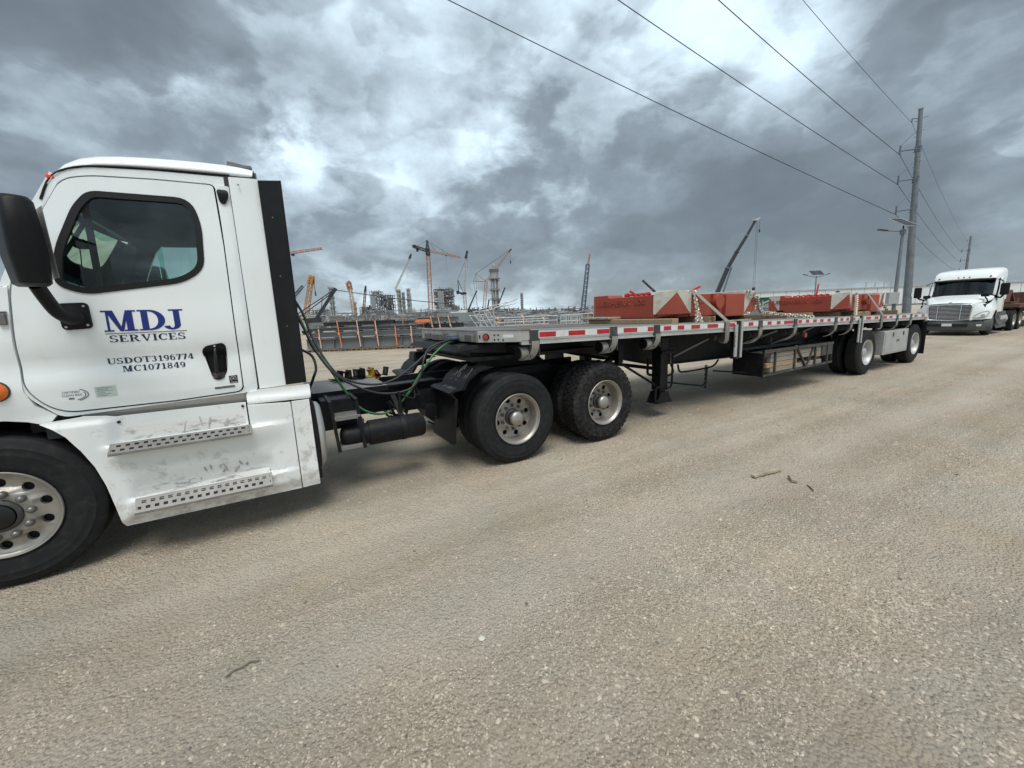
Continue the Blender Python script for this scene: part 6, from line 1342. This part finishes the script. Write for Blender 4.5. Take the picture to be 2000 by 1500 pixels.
def railing(s0,s1,t_,z0,z1,n_,m_,label,tilt=0,lean=0,posts=True):
    th=thing('handrail_section',Yd((s0+s1)/2,t_,z0),label,'handrail','galvanised handrail sections in the yard')
    for z in (z0,(z0+z1)/2,z1):
        f=(z-z0)/max(.01,z1-z0); mb=MB(); mb.tube([Yd(s0+lean*f,t_+tilt*f,z),Yd(s1+lean*f,t_+tilt*f,z+.03)],.030,6); mb.build('rail',m_,th)
    for k in range(n_):
        s_=s0+(s1-s0)*k/(n_-1); mb=MB(); mb.tube([Yd(s_,t_,z0),Yd(s_+lean,t_+tilt,z1)],.030,6); mb.build('post',m_,th)
    return th
railing(-2.05,-.95,28,.70,1.75,4,'galv','steep leaning stack of galvanised ladders beside the grey box',.5,-.75)
railing(-1.75,-.7,27.6,.75,2.0,4,'galv','second leaning galvanised ladder frame just right of the first',.4,-.7)
railing(-1.0,3.3,28,.86,1.50,6,'galv','long low galvanised railing left of the chained counterweight')
railing(3.45,5.7,27.5,.72,1.54,7,'galv','galvanised railing with close posts next to the counterweight')
railing(3.6,5.0,28.2,.70,1.46,12,'crw','pale railing panel with many balusters near the counterweight')
railing(-.4,3.0,31,.9,1.3,5,'galv','far galvanised railing lying behind the long low one')
mb=MB()
for (a,b) in (((-1.9,2.1),(.4,2.62)),((-1.7,2.0),(.45,2.40)),((-1.2,2.05),(.6,2.7))): mb.tube([Yd(a[0],26,a[1]),Yd(b[0],26.4,b[1])],.03,6)
mb.bar(Yd(-1.9,26,0),Yd(-1.9,26,2.1),.08); mb.bar(Yd(-1.0,26,0),Yd(-1.0,26,2.15),.08)
o=mb.build('pipe_bundle','galv',None); tag(o,'bundle of thin pale pipes sloping up to the right in the yard','pipes')
for k,(s_,z,m_) in enumerate(((2.4,.9,'peach'),(4.0,.9,'peach'),(-.9,1.0,'orange'),(.9,1.1,'peach'))):
    mb=MB(); mb.ribbon([Yd(s_,29.5,z+.55),Yd(s_+.1,29.4,z+.4),Yd(s_+.12,29.4,z-.1)],.09,Rr,.02); o=mb.build('lashing_strap',m_,None); tag(o,['faded orange strap hanging among the railings','faded orange strap beside the close posted railing','bright orange strap at the leaning ladders','pale orange strap over a beam behind the railing'][k],'strap','orange straps among the railings')
# long low rows of stored steel that read as one mass
random.seed(11); mb=MB()
for k in range(620):
    t_=random.uniform(30,110); s_=random.uniform(-16,34)*t_/45; l_=random.uniform(.8,5); z=random.uniform(.1,1.5); h=random.uniform(.08,.35)
    mb.bar(Yd(s_-l_/2,t_,z),Yd(s_+l_/2,t_+random.uniform(-.4,.4),z),.3,h); 
    if k%3==0: mb.bar(Yd(s_,t_,0),Yd(s_,t_,z+random.uniform(0,.7)),.1,.1)
o=mb.build('stored_steel','grey_steel',None); o['kind']='stuff'; o['label']='rows of stored grey steel filling the yard'
mb=MB()
for k in range(420):
    t_=random.uniform(34,120); s_=random.uniform(-14,34)*t_/45; z=random.uniform(.3,1.9); l_=random.uniform(.4,2.5); mb.bar(Yd(s_,t_,z),Yd(s_+l_,t_,z+random.uniform(-.1,.3)),.12,.12)
    if k%2: mb.bar(Yd(s_,t_,0),Yd(s_,t_,z+.3),.08,.08)
o=mb.build('stored_steel','galv',None); o['kind']='stuff'; o['label']='pale galvanised steel pieces among the stored steel'
# red pipe spools behind the counterweight
mb=MB(); random.seed(5)
for k in range(10): a=Yd(6.0+random.random()*.9,35,.8+random.random()*.5); mb.tube(spline([a,a+V(.3,.1,.3),a+V(.7,0,.1)],4),.06,6)
o=mb.build('pipe_spool','rust',None); tag(o,'rusty red pipe spools seen just left of the front counterweight','pipe spools')
# ---------------------------------------------------------------- cranes and process plant on the skyline
def Q(s,t,z): return Yd(s,t,z)
def cable(mb,a,b,r=.09,sag=0,n=8,mi=0):
    a=Vector(a); b=Vector(b); mb.tube([a.lerp(b,i/n)-V(0,0,sag*4*(i/n)*(1-i/n)) for i in range(n+1)],r,4,mi=mi)
D=350
t=thing('tower_crane',Q(-66,D,0),'tall hammerhead tower crane with dark counter jib and orange mast','tower crane','tower cranes')
mb=MB(); mb.lattice(Q(-67.2,D,0),Q(-66.1,D,54),3.2,2.6,22,.22); mb.build('mast','cro',t)
mb=MB(); mb.lattice(Q(-66.1,D,54),Q(-66.1,D,60),2.6,2.2,3,.42); mb.lattice(Q(-66.1,D,60),Q(-66.1,D,66),1.8,.5,4,.35); mb.box(*[c for c in (Q(-66.1,D,0).x-1.3,Q(-66.1,D,0).x+1.3,Q(-66.1,D,0).y-1.3,Q(-66.1,D,0).y+1.3)],53.4,55); mb.build('tower_head','crd',t)
mb=MB(); mb.lattice(Q(-66,D,57.4),Q(-39,D,50.9),2.0,1.2,18,.2,3); mb.build('jib','cro',t)
mb=MB(); mb.lattice(Q(-66,D,57.2),Q(-77.5,D,61.4),2.0,2.0,7,.42); mb.build('counter_jib','crd',t)
mb=MB(); a=Q(-77.3,D,0); mb.box(a.x-1.2,a.x+1.2,a.y-1,a.y+1,60.6,62.6); a=Q(-74.8,D,0); mb.box(a.x-.8,a.x+.8,a.y-.8,a.y+.8,57.2,60.4); mb.build('counterweight_block','crd',t)
mb=MB(); cable(mb,Q(-66.1,D,65.8),Q(-75.5,D,61.2),.10); cable(mb,Q(-66.1,D,65.8),Q(-58,D,55.4),.10); cable(mb,Q(-66.1,D,65.8),Q(-47,D,52.8),.10); cable(mb,Q(-53.6,D,58.5),Q(-53.6,D,54.2),.10); mb.build('pendant','crd',t)
mb=MB(); a=Q(-51,D,53.2); mb.box(a.x-.8,a.x+.8,a.y-.6,a.y+.6,52.6,53.4); cable(mb,a-V(0,0,.5),a-V(0,0,13),.05); mb.build('trolley','crd',t)
t=thing('tower_crane',Q(-186,D,0),'tower crane jib poking out from behind the black cab extender','tower crane','tower cranes')
mb=MB(); mb.lattice(Q(-205,D,57.6),Q(-154,D,62.7),2.4,1.4,20,.30,3); mb.build('jib','crr',t)
mb=MB(); mb.lattice(Q(-206,D,0),Q(-206,D,62),2.6,2.4,22,.3); mb.build('mast','crr',t)
mb=MB(); a=Q(-179,D,0); mb.box(a.x-1.2,a.x+1.2,a.y-.7,a.y+.7,57.6,59.2); mb.build('trolley','crd',t)
# yellow lattice boom near the left
D=150
t=thing('crawler_crane',Q(-75,D,0),'yellow lattice boom crane rising beside the black cab extender','crane','lattice boom cranes')
mb=MB(); mb.lattice(Q(-75.2,D,3),Q(-71.6,D,16.2),1.5,1.15,11,.13); mb.build('boom','cry',t)
mb=MB(); mb.lattice(Q(-71.7,D,15.8),Q(-70.9,D,18.5),1.4,.9,3,.40); mb.bar(Q(-70.9,D,18.4),Q(-71.5,D,18.4),.6,.5); mb.build('boom_head','cry',t)
mb=MB(); cable(mb,Q(-70.5,D,17.0),Q(-70.3,D,11.9),.10); mb.bar(Q(-70.3,D,12.8),Q(-70.3,D,11.4),.45,.45); mb.build('hook_block','crd',t)
mb=MB(); a=Q(-76.2,D,0); mb.box(a.x-2.5,a.x+2.5,a.y-2,a.y+2,1.0,3.4); mb.build('superstructure','cry',t); mb=MB(); mb.box(a.x-3,a.x+3,a.y-2.6,a.y+2.6,0,1.0); mb.build('crawler','crd',t)
mb=MB(); cable(mb,Q(-75,D,4),Q(-84,D,6.5),.05); cable(mb,Q(-71.8,D,17.5),Q(-80,D,8),.05); mb.build('pendant','crd',t)
t=thing('crawler_crane',Q(-83,160,0),'thin slate crane boom leaning away behind the yellow lattice boom','crane','lattice boom cranes')
mb=MB(); mb.lattice(Q(-89,160,7),Q(-79.5,160,16.0),.9,.7,9,.14); mb.build('boom','crb',t)
D=250
t=thing('crawler_crane',Q(-96.3,D,0),'yellow lattice crane mast standing upright with an orange head','crane','lattice boom cranes')
mb=MB(); mb.lattice(Q(-94.6,D,0),Q(-95.9,D,20.5),1.9,1.6,13,.15); mb.build('boom','cry',t)
mb=MB(); mb.lattice(Q(-95.9,D,20.5),Q(-96.6,D,25),1.9,2.0,3,.45); mb.bar(Q(-97.0,D,24.8),Q(-95.6,D,25.6),1.6,1.2); mb.build('boom_head','cro',t)
D=350
t=thing('crawler_crane',Q(-123,D,0),'faded pink lattice boom crane left of the dark steel structures','crane','lattice boom cranes')
mb=MB(); mb.lattice(Q(-125.8,D,4),Q(-121.8,D,26),1.7,1.3,14,.26); mb.build('boom','crr',t)
mb=MB(); mb.lattice(Q(-121.8,D,26),Q(-120.8,D,31),1.3,.5,3,.34); mb.build('boom_head','crd',t)
D=400
t=thing('crawler_crane',Q(-108,D,0),'thin grey lattice crane leaning right with a dark tip, near the twin columns','crane','lattice boom cranes')
mb=MB(); mb.lattice(Q(-109.5,D,31),Q(-93.6,D,59),1.1,.9,16,.20); mb.build('jib','crw',t)
mb=MB(); mb.lattice(Q(-93.6,D,59),Q(-91.8,D,63),1.4,.6,3,.5); mb.build('boom_head','crd',t)
mb=MB(); mb.lattice(Q(-100,D,4),Q(-109.5,D,31),1.4,1.1,12,.20); cable(mb,Q(-93.6,D,59),Q(-112,D,30),.08); cable(mb,Q(-93,D,60),Q(-98,D,40),.08); cable(mb,Q(-84,D,42),Q(-72,D,18),.14); cable(mb,Q(-84,D,42),Q(-88,D,30),.14); mb.build('boom','crw',t)
D=350
t=thing('tower_crane',Q(-37.5,D,0),'pale luffing tower crane with a dark machine deck, right of the steel frame building','tower crane','tower cranes')
mb=MB(); mb.lattice(Q(-37.0,D,0),Q(-37.6,D,20.5),2.3,2.2,10,.30); mb.build('mast','crw',t)
mb=MB(); a=Q(-38.2,D,0); mb.box(a.x-2.2,a.x+2.2,a.y-1.2,a.y+1.2,20.4,22.4); mb.bar(Q(-43,D,22.2),Q(-36,D,21.2),1.4,1.5); a=Q(-43,D,0); mb.box(a.x-1,a.x+1,a.y-1,a.y+1,21.2,24); mb.bar(Q(-42.4,D,23),Q(-42.4,D,33),.5); mb.bar(Q(-38.6,D,22.5),Q(-42.4,D,33),.4); mb.build('machine_deck','crd',t)
mb=MB(); mb.lattice(Q(-37.4,D,22),Q(-34.6,D,52),1.6,1.2,16,.24,3,mi=0); mb.build('jib','crw',t); mb=MB(); mb.lattice(Q(-34.8,D,50),Q(-33,D,56.3),1.5,.8,4,.42); mb.build('jib_head','crd',t)
mb=MB(); cable(mb,Q(-42.4,D,33),Q(-35,D,49),.12); cable(mb,Q(-33,D,55.6),Q(-33.6,D,42),.06); mb.build('pendant','crd',t)
t=thing('crawler_crane',Q(-21,D,0),'faded orange crawler crane with long luffing jib over the big process column','crane','lattice boom cranes')
mb=MB(); mb.lattice(Q(-22.5,D,0),Q(-18.4,D,30.6),2.4,2.0,14,.2); mb.build('boom','crr',t)
mb=MB(); mb.lattice(Q(-18.4,D,30.6),Q(2.2,D,54.6),1.9,1.2,20,.18); mb.build('jib','crr',t)
mb=MB(); mb.bar(Q(1.4,D,54),Q(4.0,D,56.2),1.3,1.2); cable(mb,Q(2.6,D,55),Q(2.8,D,46.5),.10); mb.bar(Q(2.8,D,46.8),Q(2.8,D,44.6),.7); mb.build('jib_head','crd',t)
mb=MB(); mb.bar(Q(-18.6,D,30.6),Q(-29.5,D,31.2),.7); mb.bar(Q(-18.6,D,30.6),Q(-26.8,D,37.6),.6); mb.build('strut','crr',t)
mb=MB(); cable(mb,Q(-26.8,D,37.6),Q(1.8,D,55),.13); cable(mb,Q(-26.8,D,37.6),Q(-29.5,D,31.2),.12); cable(mb,Q(-29.5,D,31.2),Q(-26,D,4),.12,-1.2); cable(mb,Q(-26.8,D,37.6),Q(-27.6,D,4),.10,1.5); mb.build('pendant','crd',t)
t=thing('crawler_crane',Q(64,D,0),'slate blue lattice boom crane standing alone left of the front counterweight','crane','lattice boom cranes')
mb=MB(); mb.lattice(Q(63.2,D,0),Q(68.0,D,41.5),3.0,2.4,22,.38); mb.build('boom','crb',t)
mb=MB(); mb.lattice(Q(68.0,D,41),Q(69.9,D,50),1.3,.5,6,.28); mb.build('jib','crr',t)
mb=MB(); cable(mb,Q(67.4,D,41),Q(60.5,D,3),.13,1.0); cable(mb,Q(68.6,D,41),Q(65.5,D,10),.10,.5); a=Q(62,D,0); mb.box(a.x-5,a.x+4,a.y-3,a.y+3,0,3.6); mb.build('superstructure','crd',t)
# telescopic cranes
def telescopic(label,pts,w,m1='crd',hook=None,jib=None):
    base=Vector(pts[0]); t=thing('telescopic_crane',(base.x,base.y,0),label,'crane','telescopic cranes')
    for k in range(len(pts)-1):
        mb=MB(); a,b=Vector(pts[k]),Vector(pts[k+1]); mb.bar(a,b,w*(1-.14*k),w*1.1*(1-.14*k)); mb.build('boom_section',m1,t)
        mb=MB(); mb.bar(b-(b-a).normalized()*w*.3,b+(b-a).normalized()*w*.1,w*(1.18-.14*k),w*1.3*(1-.14*k)); mb.build('boom_collar','crd' if k%2 else 'crb',t)
    mb=MB(); mb.box(base.x-w*2.2,base.x+w*2.2,base.y-w*1.4,base.y+w*1.4,0,max(.6,base.z)); mb.build('carrier','crw',t)
    return t
D=150; t=telescopic('black telescopic boom crane with hanging hook behind the front counterweight',[Q(75.3,D,3.5),Q(80.0,D,15.5),Q(83.0,D,21),Q(86.3,D,26.5),Q(88.9,D,31.3)],1.1,'crd')
mb=MB(); mb.bar(Q(88.2,D,31.6),Q(89.9,D,31.9),.5); mb.bar(Q(89.6,D,31.4),Q(90.6,D,32.4),.35); mb.build('boom_head','crw',t)
mb=MB(); cable(mb,Q(89.5,D,31),Q(89.6,D,8.2),.045); cable(mb,Q(90.0,D,31.5),Q(90.2,D,8.2),.045); cable(mb,Q(90.6,D,32.2),Q(90.7,D,28.2),.06); mb.bar(Q(90.7,D,28.4),Q(90.7,D,27.4),.35); a=Q(89.9,D,0); mb.box(a.x-.5,a.x+.5,a.y-.3,a.y+.3,6.9,8.2); mb.build('hook_block','crd',t)
mb=MB(); mb.bar(Q(81.4,D,15.6),Q(78.2,D,5),.4); mb.bar(Q(81.4,D,15.6),Q(79.5,D,14.5),.5); mb.build('luffing_ram','crb',t)
D=200
for a,b,lb in (((-21.8,1.5),(-15.4,14.0),'black telescopic boom leaning right, left of the orange crawler crane'),((-7.4,2.0),(-1.6,14.9),'black telescopic boom leaning right in front of the big process column'),((-10.7,4.5),(-9.6,9.6),'short dark boom between the two black telescopic booms')):
    telescopic(lb,[Q(a[0],D,a[1]),Q((a[0]+b[0])/2,D,(a[1]+b[1])/2),Q(b[0],D,b[1])],.62)
telescopic('small dark boom leaning right under the tower crane',[Q(-70.5,D,3.2),Q(-69.0,D,6.0),Q(-68.0,D,9.0)],.6)
D=120; telescopic('dark telescopic boom leaning left behind the painted prow of the front counterweight',[Q(44.5,D,5.2),Q(42.0,D,7.6),Q(39.3,D,10.1)],.55)
D=60
t=thing('knuckle_crane',Q(-28.3,D,0),'dark raised boom arm with tie bars, and a cable running right to the plant','crane')
mb=MB(); mb.bar(Q(-28.4,D,2.3),Q(-25.5,D,6.0),.36,.36); mb.bar(Q(-25.9,D,5.6),Q(-25.1,D,6.5),.5,.4); mb.build('boom','crd',t)
mb=MB(); mb.bar(Q(-25.3,D,6.35),Q(-31.2,D,3.0),.12); mb.bar(Q(-25.5,D,6.0),Q(-31,D,2.5),.12); mb.bar(Q(-27.2,D,5.3),Q(-27.6,D,3.3),.09); mb.build('tie_bar','crd',t)
mb=MB(); cable(mb,Q(-25.2,D,6.3),Q(-9.5,D,3.75),.055,.15); mb.build('cable','crd',t)
mb=MB(); a=Q(-29.2,D,0); mb.bar(Q(-30.2,D,2.0),Q(-27.9,D,2.1),.9,.7); mb.build('slew_body','crd',t); mb=MB(); mb.hexa([Q(x,y,z) for z in (.6,2.0) for x,y in ((-32.5,59),(-29.6,59),(-29.6,61),(-32.5,61))]); mb.bar(Q(-32.4,58.9,2.0),Q(-29.7,58.9,2.0),.1,.12); mb.build('cab','crw',t)
mb=MB(); mb.lattice(Q(-33,D,3.2),Q(-31.6,D,3.2),2.4,2.4,3,.12); 
for x in (-32.2,-30.0): mb.cyl(Q(x,59.3,.5),Q(x,60.7,.5),.5,14)
mb.build('carrier','crd',t)
# process columns
def column(s,D,r,h,label,plats=6,dome=True,pipes=3,flare=0,seed=1,m_='concrete'):
    random.seed(seed); b=Q(s,D,0); t=thing('process_column',b,label,'process column','refinery columns'); mb=MB()
    mb.cyl(b,b+V(0,0,h*.93),r,20,cap=False); mb.lathe([(r,h*.93),(r*.8,h*.965),(r*.4,h*.99),(0,h)],(b.x,b.y,0),20,'z',1); mb.build('shell',m_,t,smooth=40)
    mb=MB()
    for k in range(plats):
        z=h*(.18+.75*k/max(1,plats-1)); a0=random.uniform(0,6)
        mb.cyl(b+V(0,0,z),b+V(0,0,z+.18),r*random.uniform(1.3,1.6),14)
        R_=r*1.45
        for q in range(10): a=2*pi*q/10; mb.bar(b+V(R_*math.cos(a),R_*math.sin(a),z),b+V(R_*math.cos(a),R_*math.sin(a),z+1.1),.09)
        mb.tube([b+V(R_*math.cos(2*pi*q/12),R_*math.sin(2*pi*q/12),z+1.1) for q in range(12)],.07,4,closed=True)
    mb.build('platform','structure',t)
    mb=MB()
    for k in range(pipes): a=R(200+60*k+random.uniform(-20,20)); p=b+V(math.cos(a)*r*1.25,math.sin(a)*r*1.25,0); mb.cyl(p,p+V(0,0,h*random.uniform(.7,1.0)),r*random.uniform(.10,.2),8)
    mb.build('riser_pipe','crw',t,smooth=40)
    return t
column(-107.6,250,1.15,23.2,'grey process column with ladder platforms left of the yellow lattice mast',7,True,2,0,2)
column(-93.6,350,1.5,27.5,'left of the twin process columns beside the dark steel building',6,True,3,0,3)
column(-90.2,352,1.2,25.0,'thin process column squeezed between the twin columns',6,True,2,0,31)
column(-85.0,350,1.5,28.0,'right of the twin process columns beside the dark steel building',6,True,3,0,4)
t=column(-9.2,280,2.35,33.5,'biggest process column with a broad head platform, under the luffing jib',5,True,4,0,5)
mb=MB(); b=Q(-9.2,280,0); mb.cyl(b+V(0,0,26.5),b+V(0,0,32.6),2.9,16); mb.cyl(b+V(0,0,26.3),b+V(0,0,26.7),4.2,14); mb.cyl(b+V(0,0,32.5),b+V(0,0,32.8),3.4,14); mb.lathe([(1.5,34.2),(1.2,35.6),(0,36.2)],(b.x,b.y,0),14,'z',1); mb.build('head_platform','concrete',t)
column(12.9,400,1.05,23,'slim far process column standing apart on the right of the plant',9,True,2,0,6)
column(-101.5,270,.8,14,'short process vessel beside the grey column',4,True,2,0,8)
# structural steel buildings under construction
def frame(s0,s1,D,dp,h,nx,nz,label,fill=.25,seed=1,m_='structure',panels=None):
    random.seed(seed); t=thing('steel_structure',Q((s0+s1)/2,D,0),label,'steel structure','steel process structures'); mb=MB(); ny=2
    for i in range(nx+1):
        for j in range(ny+1):
            s=s0+(s1-s0)*i/nx; q=D+dp*j/ny; mb.bar(Q(s,q,0),Q(s,q,h+random.uniform(-.5,1.5)),.34)
    mb.build('steel_column',m_,t)
    mb=MB()
    for k in range(1,nz+1):
        z=h*k/nz
        for j in range(ny+1): mb.bar(Q(s0,D+dp*j/ny,z),Q(s1,D+dp*j/ny,z),.42)
        for i in range(nx+1): mb.bar(Q(s0+(s1-s0)*i/nx,D,z),Q(s0+(s1-s0)*i/nx,D+dp,z),.36)
        mb.bar(Q(s0-.5,D-.3,z+1.1),Q(s1+.5,D-.3,z+1.1),.10)
        for i in range(nx):
            if random.random()<.4:
                a,b=s0+(s1-s0)*i/nx,s0+(s1-s0)*(i+1)/nx; mb.bar(Q(a,D-.1,z-h/nz),Q(b,D-.1,z),.2)
            if random.random()<.55: mb.bar(Q(s0+(s1-s0)*i/nx,D+dp*.5,z),Q(s0+(s1-s0)*(i+1)/nx,D+dp*.5,z),dp*.8,.2)
    mb.build('floor_beam',m_,t)
    mb=MB()
    for k in range(int(nx*nz*fill*4)):
        s=random.uniform(s0,s1); z=random.randrange(nz)*h/nz+.3; w=random.uniform(.5,2.0); a=Q(s,D+random.uniform(.5,dp-.5),0)
        mb.box(a.x-w/2,a.x+w/2,a.y-w/2,a.y+w/2,z,z+random.uniform(.6,h/nz*.9))
    o_=mb.build('equipment','grey_steel2',t); o_['kind']='stuff'
    if panels:
        for (a,b,z0,z1,pm) in panels: mb=MB(); mb.hexa([Q(x,y,z) for z in (z0,z1) for x,y in ((a,D-.5),(b,D-.5),(b,D+.1),(a,D+.1))]); mb.build('cladding',pm,t)
    return t
frame(-101.2,-94.2,300,9,22.5,4,11,'tall pale steel frame with cladding strips, left half of the dark building pair',.3,1,'grey_steel2',[(-100.6,-97.4,10,20,'grey_steel2')])
frame(-94.0,-86.6,302,10,19.6,4,9,'dark many floored steel frame, right half of the building pair',.5,2)
frame(-109.5,-101.4,300,8,11.6,4,7,'low brownish scaffolded frame left of the tall pale frame',.5,3,'structure')
frame(-101.3,-88,292,6,8.6,5,4,'low grey frame in front of the building pair',.5,13,'grey_steel2')
t=frame(-54.4,-41.6,300,12,22.4,6,12,'dark scaffolded steel building with a pale core right of the tower crane',.35,4,'structure',[(-51.6,-47.2,2,21,'grey_steel2')])
frame(-41.4,-37.5,300,8,9.5,2,5,'low stepped scaffold right of the pale cored building',.4,5)
frame(-122,-112.5,250,8,9.2,4,4,'dark open steel frame just beside the black cab extender',.4,6)
frame(-36,-12,260,8,6.3,9,3,'long low pipe rack in front of the crawler crane',.4,7)
frame(-9,46,220,5,3.9,16,2,'long far pipe rack running right to the lone slate crane',.25,8,'structure')
frame(-30,-8,210,6,5.2,8,2,'near low pipe rack left of the big process column',.4,9)
frame(-12,6,250,5,5.6,6,2,'short pipe rack at the foot of the big process column',.3,10,'grey_steel2')
random.seed(21); mb=MB()
for k in range(700):
    D=random.uniform(180,420); s=random.uniform(-.44,.16)*D; h=random.uniform(1,5.5)*(D/250)*(1 if s<-.02*D else .75); a=Q(s,D,0)
    if random.random()<.5: mb.box(a.x-random.uniform(.3,2),a.x+random.uniform(.3,2.5),a.y-1,a.y+1,0,h)
    else: mb.bar(Q(s-random.uniform(1,5),D,h),Q(s+random.uniform(1,5),D,h+random.uniform(-.3,.3)),.25,.3); mb.bar(Q(s,D,0),Q(s,D,h),.2)
o=mb.build('plant_clutter','structure',None); o['kind']='stuff'; o['label']='low far process plant pipework along the horizon'
for m_,sd_,n_ in (('grey_steel2',31,420),('structure',32,420),('galv',33,160)):
    random.seed(sd_); mb=MB()
    for k in range(n_):
        D=random.uniform(70,210); s=random.uniform(-.50,.10)*D; z=random.uniform(.6,4.2)*(D/130)**.8*(1.15 if s<-.12*D else .75); l_=random.uniform(.8,4.5); q=random.random()
        if q<.45: mb.bar(Q(s-l_/2,D,z),Q(s+l_/2,D,z+random.uniform(-.15,.15)),.14,.16)
        elif q<.75: mb.bar(Q(s,D,0),Q(s,D,z+.6),.12,.12)
        elif q<.88: mb.bar(Q(s,D,z*.3),Q(s+l_*.6,D,z),.10,.10)
        else: a=Q(s,D,0); w=random.uniform(.4,1.4); mb.box(a.x-w,a.x+w,a.y-.6,a.y+.6,0,z*.8)
    o=mb.build('yard_steelwork',m_,None); o['kind']='stuff'; o['label']='tangle of pipe supports and steelwork between the yard and the plant'
# ---------------------------------------------------------------- scraps of wood on the gravel
def stick(pts,w,h,m_,label,name='wood_scrap'):
    mb=MB(); P=[Vector(p) for p in pts]; n=len(P); rows=[]
    for i in range(n):
        d=(P[min(i+1,n-1)]-P[max(i-1,0)]).normalized(); x=Vector((-d.y,d.x,0)); k=1+.12*math.sin(i*2.3); tz=.75 if i in(0,n-1) else 1
        rows+=[P[i]-x*w*.5*k,P[i]+x*w*.5*k,P[i]+x*w*.42*k+V(0,0,h*tz),P[i]-x*w*.46*k+V(0,0,h*tz*.92)]
    fs=[(4*i+j,4*i+(j+1)%4,4*i+4+(j+1)%4,4*i+4+j) for i in range(n-1) for j in range(4)]+[(3,2,1,0),(4*n-4,4*n-3,4*n-2,4*n-1)]
    mb.add(rows,fs); o=mb.build(name,m_,None); tag(o,label,'wood scrap','scraps of wood on the gravel'); return o
def gz(x,y): return float(ground_z(np.array([x]),np.array([y]))[0])
def onG(P,dz=.006):
    z=[gz(x,y) for x,y in P]; z0=sum(z)/len(z); return [(x,y,z0+.5*(q-z0)+dz) for (x,y),q in zip(P,z)]
stick(onG([(3.88,-1.716),(3.97,-1.730),(4.07,-1.745),(4.16,-1.763),(4.255,-1.779)],.014),.046,.026,'driftwood','longer pale splinter of wood lying on the gravel')
stick(onG([(4.04,-2.01),(4.08,-1.98),(4.12,-1.95),(4.15,-1.925)],.012),.05,.030,'driftwood','short split wood chip just right of the longer splinter')
stick(onG([(4.10,-2.09),(4.06,-2.14),(4.01,-2.185)],.01),.010,.007,'wooddark','thin dark twig below the wood chip')
stick(onG([(-.405,-1.575),(-.37,-1.548),(-.33,-1.548),(-.30,-1.53),(-.265,-1.545)],.012),.010,.008,'woodgrey','thin bent twig lying on the gravel in the foreground')
for x,y,s_,lb in ((.75,-2.04,.020,'small white pebble alone in the middle of the foreground gravel'),):
    mb=MB(); mb.lathe([(0,-.3*s_),(s_*.8,-.1*s_),(s_,.25*s_),(s_*.6,.6*s_),(0,.75*s_)],(x,y,gz(x,y)+.002),7,'z',1); o=mb.build('stone','cwwhite',None,smooth=60); tag(o,lb,'stone')
